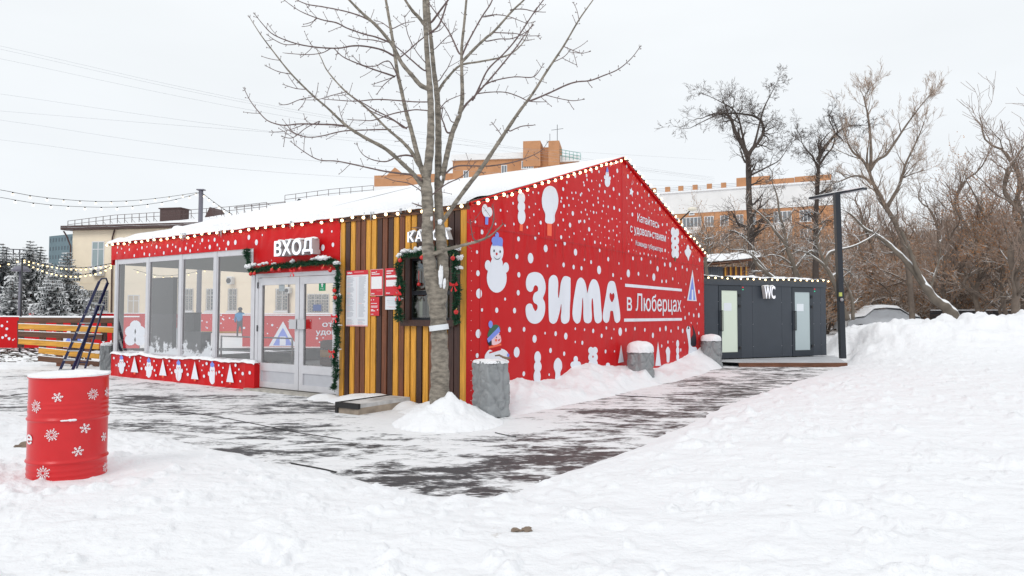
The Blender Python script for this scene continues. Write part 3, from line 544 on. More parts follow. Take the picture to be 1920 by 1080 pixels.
# base skirt
TB = -.15; SB0, SB1 = fac(208, 680, TB)[0], fac(477, 700, TB)[0]
m = MB(); nb = 40
for i in range(nb):
    a, b = SB0+(SB1-SB0)*i/nb, SB0+(SB1-SB0)*(i+1)/nb; wv = lambda s_: TB+.012*math.sin(s_*5.1)+.01*math.sin(s_*13)
    m.quad((a, wv(a), -.05), (b, wv(b), -.05), (b, wv(b), ZWB-.0), (a, wv(a), ZWB-.0))
m.quad((SB1, wv(SB1), -.05), (SB1, .02, -.05), (SB1, .02, ZWB), (SB1, wv(SB1), ZWB)); m.quad((SB0, wv(SB0), -.05), (SB0, .02, -.05), (SB0, .02, ZWB), (SB0, wv(SB0), ZWB))
m.box(SB0+.01, SB1-.01, TB+.05, 0.02, ZWB-.06, ZWB-.01)
m.build('base_skirt', RED, pvt, pav)
mb = MB(); tb = TB-.018
def bq(px, py): s_, z_ = fac(px, py, tb); return s_, z_
def bell(x, y, rx, ry, c, k):
    cx_, cz_ = bq(190+x/sc3, 400+y/sc3); rr_ = abs(bq(190+(x+rx)/sc3, 400+y/sc3)[0]-cx_); rz_ = abs(bq(190+x/sc3, 400+(y+ry)/sc3)[1]-cz_)
    mb.add([(cx_+rr_*math.cos(2*math.pi*i/18), tb-.0006*k, cz_+rz_*math.sin(2*math.pi*i/18)) for i in range(18)], [tuple(range(18))], c)
for (x, y) in ((120, 905), (283, 925), (460, 942), (661, 957)):
    h_ = 1+.0004*x; bell(x, y+13*h_, 15*h_, 36*h_, 0, 0); bell(x, y-20*h_, 12*h_, 22*h_, 0, 1); bell(x-16*h_, y-2, 6, 13, 0, 2); bell(x+17*h_, y-4, 6, 13, 0, 3)
    bell(x, y-43*h_, 10*h_, 11*h_, 1, 4); bell(x, y-55*h_, 4, 6, 1, 5); bell(x-4, y-22, 1.6, 3, 4, 5); bell(x+5, y-22, 1.6, 3, 4, 6); bell(x, y-15, 2, 3, 2, 7)
for (x, y, q) in ((197, 852, 97), (366, 868, 100), (556, 882, 108), (766, 896, 112)):
    P_ = [(x, y), (x+22, y+q), (x-22, y+q-4)]; mb.add([(bq(190+a/sc3, 400+b/sc3)[0], tb, bq(190+a/sc3, 400+b/sc3)[1]) for a, b in P_], [(0, 1, 2)], 0)
    P_ = [(x-5, y+q-3), (x+6, y+q-2), (x+6, y+q+10), (x-5, y+q+9)]; mb.add([(bq(190+a/sc3, 400+b/sc3)[0], tb, bq(190+a/sc3, 400+b/sc3)[1]) for a, b in P_], [(0, 1, 2, 3)], 2)
rd = random.Random(3)
for (x, y, r) in [(75,862,6),(155,885,5),(165,910,4),(170,855,6),(150,935,4),(88,905,5),(232,880,5),(240,925,7),(235,860,4),(255,900,4),(315,880,5),(318,935,6),(330,905,4),(325,965,6),(405,880,6),(410,930,5),(420,950,6),(430,905,4),(395,905,3),(500,905,6),(515,960,8),(510,930,5),(605,905,5),(612,970,8),(600,935,4),(628,895,8),(700,905,5),(703,945,7),(720,965,6),(725,920,5),(800,905,8),(798,950,6),(842,955,9),(884,950,9),(828,1000,6),(820,930,5),(270,965,4),(720,1005,6),(585,880,4)]: bell(x, y, r*.8, r*1.2, 0, rd.randint(0, 7))
mb.build('base_print', [PRINT, PBLUE, PORG, PGRN, PDRK], pvt, pav)
def snow_strip(name, fn_top, a, b, t0, t1, parent, n=70, thick=.05, seed=0, xf=pav, lip=.02, rows=7):
    """a ridge of snow lying on a ledge: fn_top(s) gives the ledge height"""
    S = [a+(b-a)*i/n for i in range(n+1)]; m = MB(); vs = []
    for i, s_ in enumerate(S):
        k = min(1, min(i, n-i)/1.5+.15)
        for j in range(rows):
            q = j/(rows-1); t_ = t0-lip*(1+mn.noise(Vector((s_*4, seed, 1))))+(t1-t0+lip)*q
            hgt = thick*(.6+.9*mn.noise(Vector((s_*2.3+seed, t_*3, 2)))+.6*mn.noise(Vector((s_*7+seed, t_*8, 5)))+.35)
            hgt = max(hgt, .012)*k*math.sin(math.pi*(.12+.80*q))**.5
            vs.append((s_, t_, fn_top(s_, t_)+hgt - (.0 if 0 < j < rows-1 else .03)))
    m.add(vs, [(i*rows+j, (i+1)*rows+j, (i+1)*rows+j+1, i*rows+j+1) for i in range(n) for j in range(rows-1)])
    return m.build(name, SNOWF, parent, xf, smooth=True)
snow_strip('ledge_snow', lambda s_, t_: ZWB-.01, SB0-.02, SB1+.02, TB-.02, -.05, pvt, n=160, thick=.055, seed=4)

# slatted ticket office front
S0 = SSL+.0; NPL = 22; pitch = (0-S0)/NPL; cols = 'YDYMMYYDMDYMYYDYMDYDDY'; TS = -.045
KS0, KS1 = fac(762, 540, TS)[0], fac(851, 540, TS)[0]; KZ1 = fac(800, 484, TS)[1]; KZ0 = fac(800, 600, TS)[1]
m = MB(); ztop = HE-.10; rr = random.Random(5)
m.box(S0, -.002, TS+.036, .03, -.02, KZ0-.1, 3); m.box(S0, -.002, TS+.036, .03, KZ1, ztop, 3); m.box(S0, KS0, TS+.036, .03, KZ0-.1, KZ1, 3); m.box(KS1, -.002, TS+.036, .03, KZ0-.1, KZ1, 3)
for i, c in enumerate(cols):
    a = S0+pitch*i+.012; b = S0+pitch*(i+1)-.012; dz = rr.uniform(-.01, .01); tt = TS+rr.uniform(-.006, .006)
    if i == NPL-1: b = -.004; tt = TS-.02
    mi = {'Y': 0, 'M': 1, 'D': 2}[c]
    if b > KS0 and a < KS1: m.box(a, b, tt, TS+.034, .02, KZ0-.09, mi); m.box(a, b, tt, TS+.034, KZ1+.06, ztop, mi)
    else: m.box(a, b, tt, TS+.034, .02, ztop, mi)
m.build('slat_cladding', [WY, WM, WD, mat('slat_shadow_gap', (.02, .014, .012), rough=.8)], pvt, pav)
m = MB(); m.box(S0-.01, .012, TS-.03, -.0, ztop, HE-.002); m.build('top_rail', WHM, pvt, pav)
m = MB(); m.box(0.002, .012, TS-.02, .02, -.02, ztop); m.build('corner_strip', RED, pvt, pav)
# ticket window
m = MB(); m.box(KS0, KS0+.10, TS-.03, .06, KZ0, KZ1); m.box(KS1-.06, KS1, TS-.03, .06, KZ0, KZ1); m.box(KS0-.02, KS1+.02, TS-.04, .06, KZ1, KZ1+.055); m.box(KS0-.06, KS1+.06, TS-.08, .06, KZ0-.10, KZ0)
kw = m.build('ticket_window', WD, pvt, pav)
a, b = KS0+.10, KS1-.06; zm = fac(800, 549, TS)[1]; m = MB()
m.box(a, a+.05, -.02, .05, KZ0, KZ1); m.box(b-.05, b, -.02, .05, KZ0, KZ1); m.box(a+.05, b-.05, -.02, .05, zm-.035, zm+.035); m.box(a+.05, b-.05, -.02, .05, KZ0, KZ0+.04); m.box(a+.05, b-.05, -.02, .05, KZ1-.04, KZ1)
for q in (.30, .46): m.box(a+(b-a)*q-.025, a+(b-a)*q+.025, -.015, .045, KZ0+.04, zm-.035)
m.build('frame', DARKM, kw, pav)
g = MB(); g.quad((a+.05, -.065, zm+.035), (b-.05, -.065, zm+.035), (b-.05, -.065, KZ1-.04), (a+.05, -.065, KZ1-.04)); g.quad((a+.05, -.066, KZ0+.04), (b-.05, -.066, KZ0+.04), (b-.05, -.066, zm-.035), (a+.05, -.066, zm-.035)); g.build('pane', glass_mat('office_glass', (.55, .6, .5), refl=.4), kw, pav)
g = MB(); x0, z0 = fac(777, 503, -.09); x1, z1 = fac(787, 493, -.09); g.box(x0, x1, .004, .009, z0, z1); g.build('blue_sticker', mat('blue_sticker', (.03, .17, .42)), kw, pav)
g = MB(); xr, zr = fac(786, 533, -.09); g.ball((xr, -.10, zr), .032, 12, 8); g.tube([(xr, -.10, zr), (xr, -.10, zr+.22)], .006, 4); g.build('hanging_bauble', mat('red_bauble', (.55, .02, .02), rough=.15), kw, pav, True)
g = MB(); xx, zz = fac(790, 582, -.1); g.box(a+.06, a+.32, .10, .12, KZ0+.05, KZ0+.35); g.build('printed_notice', WHITEP, kw, pav)
m = MB(); m.quad((S0-.03, 1.6, 0), (-.02, 1.6, 0), (-.02, 1.6, 2.9), (S0-.03, 1.6, 2.9)); m.box(KS0-.3, KS1+.1, .25, .8, .2, .98); m.build('office_partition', mat('office_wall', (.60, .62, .48), rough=.8), pvt, pav)

# entrance door
m = MB(); m.box(SD0-.02, SD0+.07, -.034, .06, .04, ZDT+.02); m.box(SD1-.07, SD1, -.034, .06, .04, ZDT+.02); m.box(SD0+.07, SD1-.07, -.034, .06, ZDT-.06, ZDT+.02); m.build('door_frame', ALU, pvt, pav)
m = MB(); m.box(SD0-.05, SD1+.05, -.25, .1, -.03, .04); m.build('threshold', mat('worn_threshold', (.42, .40, .36), rough=.8, var=.3, vscale=9), pvt, pav)
mid = fac(559, 620, -.05)[0]; zg0 = (fac(520, 682, -.04)[1]); zk1 = fac(520, 692, -.04)[1]
for (a, b, hx) in ((SD0+.075, mid-.008, mid-.03), (mid+.008, SD1-.075, mid+.03)):
    st = .115; m = MB(); m.box(a, a+st, -.03, .03, .06, ZDT-.07); m.box(b-st, b, -.03, .03, .06, ZDT-.07); m.box(a+st, b-st, -.03, .03, ZDT-.21, ZDT-.07); m.box(a+st, b-st, -.03, .03, zk1-.05, zg0); m.box(a+st, b-st, -.03, .03, .06, .17)
    dr = m.build('door', ALU, pvt, pav)
    m = MB(); m.box(a+st, b-st, -.008, .01, .17, zk1-.05); m.build('kick_panel', ALUP, dr, pav)
    m = MB(); m.quad((a+st, .0, zg0), (b-st, .0, zg0), (b-st, .0, ZDT-.21), (a+st, .0, ZDT-.21)); m.build('pane', GLASS, dr, pav)
    zh = fac(555, 608, -.1)[1]; m = MB(); c = -1 if hx < mid else 1; m.box(min(mid+c*.02, mid+c*.22), max(mid+c*.02, mid+c*.22), -.09, -.06, zh-.09, zh+.09); m.box(mid+c*.045, mid+c*.045+.03*c, -.06, -.03, zh-.04, zh+.04)
    m.build('handle', mat('brushed_handle', (.55, .55, .57), rough=.3, metal=.5), dr, pav)
    m = MB()
    for z in (.35, 1.15, 2.0): xh = a-.012 if c < 0 else b+.012; m.tube([(xh, -.042, z), (xh, -.042, z+.12)], .012, 6)
    m.build('hinge', DARKM, dr, pav)
# green way-in sticker
(x0, z0), (x1, z1) = fac(595.5, 546, -.035), fac(608, 527, -.035); zc0 = (z0+z1)/2-.085; zc1 = zc0+.17; mb = MB(); mb.box(x0, x1, -.006, -.003, zc0, zc1); xc = (x0+x1)/2
mb.add([(xc-.035, -.0075, zc0+.11), (xc+.035, -.0075, zc0+.11), (xc, -.0075, zc1-.012)], [(0, 1, 2)], 1); mb.add([(xc-.015, -.0072, zc0+.07), (xc+.015, -.0072, zc0+.07), (xc+.015, -.0072, zc0+.112), (xc-.015, -.0072, zc0+.112)], [(0, 1, 2, 3)], 1)
me, a0, a1, b0, b1 = text_mesh('ВХОД'); mb.mesh_in(me, lambda c: (xc-.04+.08*(c.x-a0)/(a1-a0), -.0076, zc0+.022+.03*(c.y-b0)/(b1-b0)), 1)
mb.build('entry_sticker', [mat('sticker_green', (.0, .26, .11)), WHITEP], pvt, pav)
m = MB(); (x0, z0), (x1, z1) = fac(520, 546, -.03), fac(531, 530, -.03); m.box(x0, x1, .004, .006, z0, z1); m.build('door_notice', mat('pale_notice', (.6, .66, .70)), pvt, pav)

# roof membrane, frame, rear and side
m = MB()
m.quad((-PL-.05, -.07, HE+.0), (0.03, -.07, HE+.0), (.03, PW/2, HP), (-PL-.05, PW/2, HP)); m.quad((.03, PW+.12, HE), (-PL-.05, PW+.12, HE), (-PL-.05, PW/2, HP), (.03, PW/2, HP))
m.build('roof', mat('roof_membrane', (.84, .86, .80), rough=.5), pvt, pav)
m = MB()
for (t0, t1) in ((-.02, PW/2), (PW/2, PW+.02)): m.beam((.03, t0, roofz(max(t0, 0))-.012), (.03, t1, roofz(min(t1, PW))-.012), .05, .06)
m.build('gable_edge', RED, pvt, pav)
m = MB()
for s_ in (-PL+.08, -PL*.75, -PL*.5, -PL*.25):
    for (t0, t1) in ((.12, PW/2), (PW/2, PW-.12)): m.beam((s_, t0, roofz(t0)-.14), (s_, t1, roofz(t1)-.14), .1, .18)
    m.box(s_-.05, s_+.05, .10, .22, 0, HE-.1); m.box(s_-.05, s_+.05, PW-.22, PW-.1, 0, HE-.1)
m.box(-PL, 0, PW-.14, PW-.06, HE-.16, HE-.02); m.build('frame_truss', mat('grey_green_steel', (.22, .24, .22), rough=.5), pvt, pav)
m = MB(); m.box(-PL, -5.3, PW-.05, PW, 0, .45); m.box(-3, 0, PW-.05, PW, 0, 2.55); m.box(-PL-.03, -PL, .3, PW, 0, .35); m.build('rear_wall', mat('grey_sill_panel', (.30, .31, .33), rough=.6), pvt, pav)
m = MB(); m.box(-PL, 0, PW-.05, PW+.0, 2.8, HE); m.box(-PL-.03, -PL, .3, PW, 2.7, HE); m.build('rear_fascia', mat('grey_green_sheet', (.62, .66, .58), rough=.6), pvt, pav)
m = MB()
for i in range(9): s_ = -PL+.05+i*1.0; m.box(s_-.03, s_+.03, PW-.05, PW, .45, 2.8)
m.build('rear_window_frame', ALU, pvt, pav)
g = MB(); g.quad((-PL, PW-.02, .45), (-3, PW-.02, .45), (-3, PW-.02, 2.8), (-PL, PW-.02, 2.8)); g.build('rear_pane', GLASS, pvt, pav)
m = MB(); m.box(-PL+.02, -.02, .02, PW-.02, -.02, .03); m.build('floor_deck', mat('dark_rubber_floor', (.045, .043, .045), rough=.5, var=.3, vscale=3), pvt, pav)
# snow on the roof
nS, nT = 150, 60; m = MB(); vs = []
for i in range(nS+1):
    s_ = -PL-.10+(PL+.12)*i/nS
    for j in range(nT+1):
        q = j/nT; t_ = -.12 + (PW/2+.12)*q**1.3; base = max(HE+.004, HE+(t_+.07)*(HP-HE)/(PW/2+.07))
        e_ = min(1, (j+.0)/3.0); g_ = min(1, (nS-i)/5.0, i/3+.2)
        lump_ = max(0, mn.noise(Vector((s_*1.5, t_*2, 3)))+.12)*.34*math.exp(-(t_+.2)*1.8)+.03*mn.noise(Vector((s_*5, t_*5, 8)))*math.exp(-(t_+.2)*1.5)
        th = (.035+.05*math.exp(-(t_+.2)*2)+lump_+.012*mn.noise(Vector((s_*.7, t_*.7, 1))))*(e_**.5)*(.35+.65*g_)
        if abs(s_-(-3.35)) < .04 and t_ > .4: th *= .55
        tt = t_ - ((.06*mn.noise(Vector((s_*2.3, 0, 4)))+.035*mn.noise(Vector((s_*9, 0, 6)))) if j < 4 else 0)
        vs.append((s_, tt, base+max(th, .006)-(.03 if j == 0 else 0)))
m.add(vs, [(i*(nT+1)+j, (i+1)*(nT+1)+j, (i+1)*(nT+1)+j+1, i*(nT+1)+j+1) for i in range(nS) for j in range(nT)])
m.build('roof_snow', SNOWF, pvt, pav, smooth=True)
qi = random.Random(77); m = MB()
for c_ in (fac(352, 440)[0], fac(357, 440)[0], fac(300, 440)[0], fac(560, 440)[0], fac(700, 410)[0], fac(760, 400)[0], fac(420, 430)[0]):
    for k in range(4): x_ = c_+qi.uniform(-.12, .12); l_ = qi.uniform(.05, .17); m.tube([(x_, -.115, HE+.02), (x_, -.115, HE-l_*.5), (x_+.003, -.115, HE-l_)], [.010, .007, .001], 5)
m.build('icicles', mat('icicle_ice', (.75, .80, .85), rough=.1, trans=.6), pvt, pav, True)
m = MB(); pts = []
a, b = fac(578, 400, .9), None
def roofpt(px, py):
    d = ray(px, py); nrm = (WW*(-(HP-HE)/(PW/2))+Vector((0, 0, 1))); P0 = pav((0, 0, HE+.04)); k = nrm.dot(P0-CAMP)/nrm.dot(d); return CAMP+d*k
p0, p1 = roofpt(500, 418), roofpt(770, 352)
m.tube([p0+Vector((0, 0, .0)), p1+Vector((0, 0, .0))], .011, 5); m.build('membrane_seam', mat('grey_seam', (.25, .26, .27)), pvt)

# ------------------------------------------------------------------ inside the pavilion (all stands on its floor)
def pbox(name, lab, cat, s0, s1, t0, t1, z0, z1, mt, extra=None):
    c = pav(((s0+s1)/2, (t0+t1)/2, z0)); r = thing(name, lab, cat, c, -TH); m = MB(); m.box(s0, s1, t0, t1, z0+.0, z1-.03); m.build('body', mt, r, pav)
    m = MB(); m.box(s0-.02, s1+.02, t0-.02, t1+.02, z1-.03, z1); m.build('top', extra or mt, r, pav); return r
INK = mat('charcoal_board', (.018, .016, .018), rough=.6, var=.2); GRY = mat('grey_laminate', (.17, .175, .19), rough=.5)
s0 = fac(284, 560, 1.6)[0]; s1 = fac(331, 560, 1.6)[0]
pbox('storage_cabinet', 'tall dark cabinet inside the pavilion behind its second window from the left', 'cabinet', s0, s1, 1.5, 1.62, .03, fac(300, 521, 1.5)[1], INK)
s0 = fac(336, 600, 2.2)[0]; s1 = fac(362, 600, 2.2)[0]; s2 = fac(377, 600, 2.2)[0]
pbox('snack_counter', 'low grey counter inside the pavilion behind its third window from the left', 'counter', s0, s2, 2.2, 2.5, .03, fac(350, 622, 2.2)[1], GRY)
pbox('heater', 'black box heater standing on the grey counter inside the pavilion', 'heater', s0+.02, s1, 2.22, 2.42, fac(350, 622, 2.2)[1]+.005, fac(350, 592, 2.2)[1]+.09, INK)
sA, sB = fac(600, 680, 2.0)[0], fac(645, 680, 2.0)[0]
r = thing('skate_bench', 'brown and yellow plank bench seen through the right leaf of the entrance door', 'bench', pav(((sA+sB)/2, 2.0, .03)), -TH)
for k, (z, mt) in enumerate(((.12, WHY), (.34, WHM), (.52, WHY), (.72, WHM))): m = MB(); m.box(sA, sB, 2.0, 2.06, z, z+.16); m.build('plank', mt, r, pav)
for x in (sA, sB-.08): m = MB(); m.box(x, x+.08, 2.06, 2.5, .03, .9); m.build('end_post', WM, r, pav)
for (pxa, pxb, lab) in ((492, 548, 'steel handrail inside the pavilion behind the left leaf of the entrance door'), (415, 472, 'steel handrail inside the pavilion behind its fourth window from the left')):
    a, b = fac(pxa, 640, 1.4)[0], fac(pxb, 640, 1.4)[0]; r = thing('handrail', lab, 'handrail', pav(((a+b)/2, 1.4, .03)), -TH, 'steel handrails in the pavilion')
    for z in (.95, .62, .32): m = MB(); m.tube([(a, 1.4, z), (b, 1.4, z)], .018, 6); m.build('rail', mat('steel_tube', (.5, .5, .52), rough=.25, metal=.8), r, pav)
    for x in (a, b): m = MB(); m.tube([(x, 1.4, .03), (x, 1.4, .97)], .022, 6); m.build('post', MATS['steel_tube'] if pxa > 480 else MATS['steel_tube'], r, pav)

# ------------------------------------------------------------------ raised letter signs
LIT = mat('lit_letter_edge', (.9, .9, .95), emit=(.8, .86, 1), es=.35); LSIDE = mat('grey_letter_side', (.50, .50, .51), rough=.5)
def letters(root, body, s0, s1, z0, z1, tf, depth, bold=.03, xf=pav, gap=.02, wr=None):
    """each letter a part, standing off the wall"""
    ws = []
    for ch in body: me, a0, a1, b0, b1 = text_mesh(ch, extrude=.5, bold=bold); ws.append((me, a0, a1, b0, b1))
    tot = sum(w_[2]-w_[1] for w_ in ws); k = (s1-s0-gap*(len(ws)-1))/tot; x = s0
    for me, a0, a1, b0, b1 in ws:
        wd = (a1-a0)*k; mb = MB(); x_ = x
        base = -0.0
        for p in me.polygons:
            front = p.normal.z > .5
            pts = []
            for i in p.vertices:
                c = me.vertices[i].co; pts.append((x_+(c.x-a0)*k, tf+(.5-c.z)*depth, z0+(c.y-b0)/(b1-b0)*(z1-z0)))
            mb.add(pts, [tuple(range(len(pts)))], 0 if front else 1)
        o = mb.build('letter', [LIT, LSIDE], root, xf)
        n = MB()       # snow lying on top
        n.ball((x_+wd*.5, tf+depth*.55, z1+.002), 1, 12, 6, (wd*.46, depth*.5, .028), lump=.5, seed=x_); n.build('snow_cap', SNOWF, o, xf, True)
        x += wd+gap
s0, z0 = fac(514, 479.5, -.30); s1, z1 = fac(587, 446.5, -.30)
r = thing('entrance_sign', 'raised white lit letters reading ВХОД on the red panel above the glass doors', 'sign', pav(((s0+s1)/2, -.1, z0)), -TH)
letters(r, 'ВХОД', s0, s1, (z0+fac(587, 477.5, -.30)[1])/2, (z1+fac(514, 451.5, -.30)[1])/2, -.30, .17, bold=.035)
s0, z0 = fac(764, 454.5, -.26); s1, z1 = fac(842, 429, -.26)
r = thing('ticket_office_sign', 'small raised white letters reading КАССА on the slatted wall behind the tree trunk', 'sign', pav(((s0+s1)/2, TS, z0)), -TH)
zb_, zt_ = (z0+fac(842, 448.5, -.26)[1])/2, (z1+fac(764, 434.5, -.26)[1])/2
letters(r, 'КАССА', s0, s1, zb_, zt_, -.26, .10, bold=.03)

# ------------------------------------------------------------------ festoon lights on the pavilion
def festoon(name, lab, pts, sp, out_, mt=BULB, r_=.027, group=None, sag=.028, root_loc=None, xf=pav, bulb_dir=None, part='bulb'):
    jr = random.Random(len(lab))
    root = thing(name, lab, 'string lights', root_loc if root_loc is not None else pav(pts[0]), -TH, group)
    P_ = [Vector(p) for p in pts]; cab = MB(); L = 0; seg = []
    for a, b in zip(P_, P_[1:]): seg.append((a, b, L)); L += (b-a).length
    n = max(2, int(round(L/sp))); pos = []
    for i in range(n+1):
        d = L*i/n
        for a, b, l0 in seg:
            if d <= l0+(b-a).length+1e-6: pos.append(a+(b-a)*((d-l0)/(b-a).length)); break
    line = []
    pos = [p+Vector((0, 0, jr.uniform(-.012, .010))) for p in pos]
    for i, p in enumerate(pos):
        line.append(p)
        if i < len(pos)-1: line.append((p+pos[i+1])/2-Vector((0, 0, sag)))
    cab.tube(line, .007, 4); b0_ = Vector(bulb_dir or (0, 0, -1)).normalized(); bds = [(b0_+Vector((jr.uniform(-.3, .3), jr.uniform(-.2, .2), jr.uniform(-.35, .2)))).normalized() for _ in pos]
    for p, bd in zip(pos, bds): cab.tube([p, p+bd*.045], .016, 6)
    cab.build('cable', BLACK, root, xf)
    for i, p in enumerate(pos):
        q = p+bds[i]*.068; m = MB(); m.ball(q, r_, 8, 6); m.build(part, mt, root, xf, True)
    return root
festoon('festoon', 'row of warm glowing bulbs along the eave above the windows and the entrance', [(-PL-.0, -.085, HE-.05), (.0, -.095, HE-.045)], .268, None, bulb_dir=(-.6, -.75, -.15))
festoon('festoon', 'row of warm glowing bulbs climbing both slopes of the red gable wall', [(.07, .03, HE+.0), (.07, PW/2, HP+.0), (.07, PW+.0, HE+.0)], .255, None, bulb_dir=(.5, .85, -.05), r_=.029)

# ------------------------------------------------------------------ garlands
NEED = mat('green_tinsel', (.012, .075, .035), rough=.6, var=.5, vscale=30); NEEDL = mat('light_green_tinsel', (.03, .13, .06), rough=.6); BAU = mat('red_bauble_gloss', (.62, .02, .02), rough=.2); RIB = mat('red_ribbon', (.70, .015, .02), rough=.5)
def garland(lab, pxs, tt, rad_, snows, baubles, bows):
    pts = [Vector((fac(x, y, tt)[0], tt, fac(x, y, tt)[1])) for x, y in pxs]; path = catmull([tuple(p) for p in pts], 8, closed=False)
    root = thing('garland', lab, 'garland', pav(path[0]), -TH, 'fir garlands on the pavilion'); rg = random.Random(len(pxs)); m = MB()
    L = [0]
    for a, b in zip(path, path[1:]): L.append(L[-1]+(b-a).length)
    m.tube([tuple(p) for p in path], .02, 5, 0)
    N = int(L[-1]*1500)
    for _ in range(N):
        d = rg.random()*L[-1]; i = max(1, next((k for k in range(len(L)) if L[k] >= d), len(L)-1)); p = path[i-1].lerp(path[i], (d-L[i-1])/max(1e-6, L[i]-L[i-1])); ax = (path[i]-path[i-1]).normalized()
        v = Vector((rg.gauss(0, 1), rg.gauss(0, 1), rg.gauss(0, 1))); v = (v-ax*v.dot(ax)).normalized(); v = (v+ax*rg.uniform(-.5, .5)).normalized()
        r0 = rad_*(.7+.5*mn.noise(Vector((d*6, 0, 0)))); st = p+v*r0*rg.uniform(.1, .55); en = p+v*r0*rg.uniform(.8, 1.35); wv_ = v.cross(Vector((rg.random(), rg.random(), rg.random()))).normalized()*.008
        m.add([tuple(st-wv_), tuple(st+wv_), tuple(en)], [(0, 1, 2)], 1 if rg.random() < .3 else 0)
    m.build('foliage', [NEED, NEEDL], root, pav)
    for (x, y, rpx, sq) in snows:
        s_, z_ = fac(x, y, tt); r_ = rpx/1280*12; n = MB()
        for k in range(8): n.ball((s_+rg.uniform(-.9, .9)*r_, tt+rg.uniform(-.5, .3)*r_, z_+rg.uniform(-.3, .25)*r_*sq), r_*rg.uniform(.25, .6), 9, 6, (1.2, .8, sq), lump=.9, seed=rg.random()*9)
        n.build('snow_clump', SNOWF, root, pav, True)
    for (x, y) in baubles:
        s_, z_ = fac(x, y, tt-.1); n = MB(); n.ball((s_, tt-.1, z_), .036, 12, 8); n.tube([(s_, tt-.1, z_+.03), (s_, tt-.08, z_+.06)], .008, 5, 1); n.build('bauble', [BAU, mat('gold_cap', (.6, .45, .15), rough=.3, metal=.8)], root, pav, True)
    for (x, y) in bows:
        s_, z_ = fac(x, y, tt-.12); n = MB(); t_ = tt-.12
        for sg in (-1, 1):
            n.add([(s_, t_, z_), (s_+sg*.07, t_-.02, z_+.045), (s_+sg*.085, t_, z_-.01), (s_+sg*.02, t_+.01, z_-.02)], [(0, 1, 2, 3)]); n.add([(s_, t_-.004, z_), (s_+sg*.035, t_-.01, z_-.11), (s_+sg*.065, t_, z_-.09)], [(0, 1, 2)])
        n.ball((s_, t_-.01, z_), .018, 6, 4); n.build('bow', RIB, root, pav)
garland('fir garland with red baubles framing the entrance doors', [(463, 466), (465, 488), (472, 508), (495, 504), (525, 499), (555, 496), (585, 493), (612, 491), (630, 493), (634, 515), (631, 545), (635, 575), (631, 610), (633, 640), (628, 670), (630, 700), (625, 730)], -.18, .105,
        [(468, 500, 10, .8), (475, 496, 7, .8), (485, 497, 6, .7), (500, 493, 8, .6), (515, 494, 5, .6), (547, 490, 7, .9), (560, 494, 4, .7), (590, 486, 9, .6), (605, 483, 12, .6), (618, 484, 9, .6), (632, 492, 8, .7), (636, 552, 5, .8), (638, 610, 4, .5), (632, 515, 3, .5), (637, 655, 3, .5), (630, 690, 3, .5)],
        [(477, 513), (470, 514), (510, 506), (524, 506), (563, 504), (606, 503), (619, 507), (627, 545), (628, 558)], [(548, 508), (627, 594), (622, 660)])
garland('fir garland with snow clumps framing the ticket window', [(749, 602), (747, 575), (752, 545), (748, 515), (750, 490), (758, 478), (785, 474), (812, 470), (838, 468), (852, 476), (855, 500), (852, 525), (858, 555), (853, 580), (858, 607)], -.24, .11,
        [(752, 478, 11, .6), (765, 472, 11, .6), (778, 471, 7, .7), (788, 468, 8, .7), (845, 467, 6, .6), (855, 466, 8, .6), (862, 482, 7, .9), (862, 502, 6, .6), (752, 560, 4, .6), (745, 540, 3, .6)],
        [(750, 488), (791, 483), (849, 484), (855, 585)], [(745, 540), (851, 534), (746, 552)])

# ------------------------------------------------------------------ posters
PAPER = mat('poster_paper', (.74, .76, .80), rough=.6); PRED = mat('poster_red', (.62, .02, .035), rough=.45); INKG = mat('grey_ink', (.33, .36, .42), rough=.7); INKP = mat('pink_ink', (.75, .38, .38), rough=.7); PSKY = mat('poster_blue', (.18, .48, .72), rough=.6)
def poster(lab, a, b, base, build):
    tt = TS-.012; (s0, z0), (s1, z1) = fac(*a, tt), fac(*b, tt); r = thing('poster', lab, 'poster', pav(((s0+s1)/2, tt, z0)), -TH, 'notices on the slatted wall')
    m = MB(); m.box(s0, s1, tt-.004, tt, z0, z1); m.build('sheet', base, r, pav); mb = MB(); W_, H_ = s1-s0, z1-z0; kk = [0]
    def bar(u0, u1, v0, v1, mi): kk[0] += 1; o_ = tt-.005-.0003*(kk[0] % 3) - (.001 if mi in (3,) else 0); mb.quad((s0+W_*u0, o_, z0+H_*v0), (s0+W_*u1, o_, z0+H_*v0), (s0+W_*u1, o_, z0+H_*v1), (s0+W_*u0, o_, z0+H_*v1), mi)
    def txt(s_, u0, u1, v0, v1, mi, bold=.03):
        me, a0, a1, b0, b1 = text_mesh(s_, bold=bold); mb.mesh_in(me, lambda c: (s0+W_*(u0+(u1-u0)*(c.x-a0)/(a1-a0)), tt-.0075-c.z*.02, z0+H_*(v0+(v1-v0)*(c.y-b0)/(b1-b0))), mi)
    build(bar, txt, random.Random(len(lab))); mb.build('print', [PRED, INKG, INKP, WHITEP, PSKY, NEEDL], r, pav)
def b_menu(bar, txt, q):
    bar(0, 1, .92, 1, 0); txt('ЗИМА', .04, .28, .94, .975, 3, .06); bar(.35, .8, .965, .975, 2); bar(.35, .8, .945, .953, 2); bar(.3, .75, .895, .903, 2)
    for c0 in (.04, .58):
        for k in range(46):
            v = .88-k*.0158
            if q.random() < .12: bar(c0, c0+.15, v, v+.006, 2)
            else: bar(c0, c0+q.uniform(.22, .34), v, v+.005, 1)
    for c0 in (.05, .55):
        for k in range(9): bar(c0, c0+q.uniform(.2, .36), .125-k*.013, .129-k*.013, 2 if k % 4 == 3 else 1)
    bar(0, 1, 0, .02, 2); bar(.485, .49, .15, .88, 2)
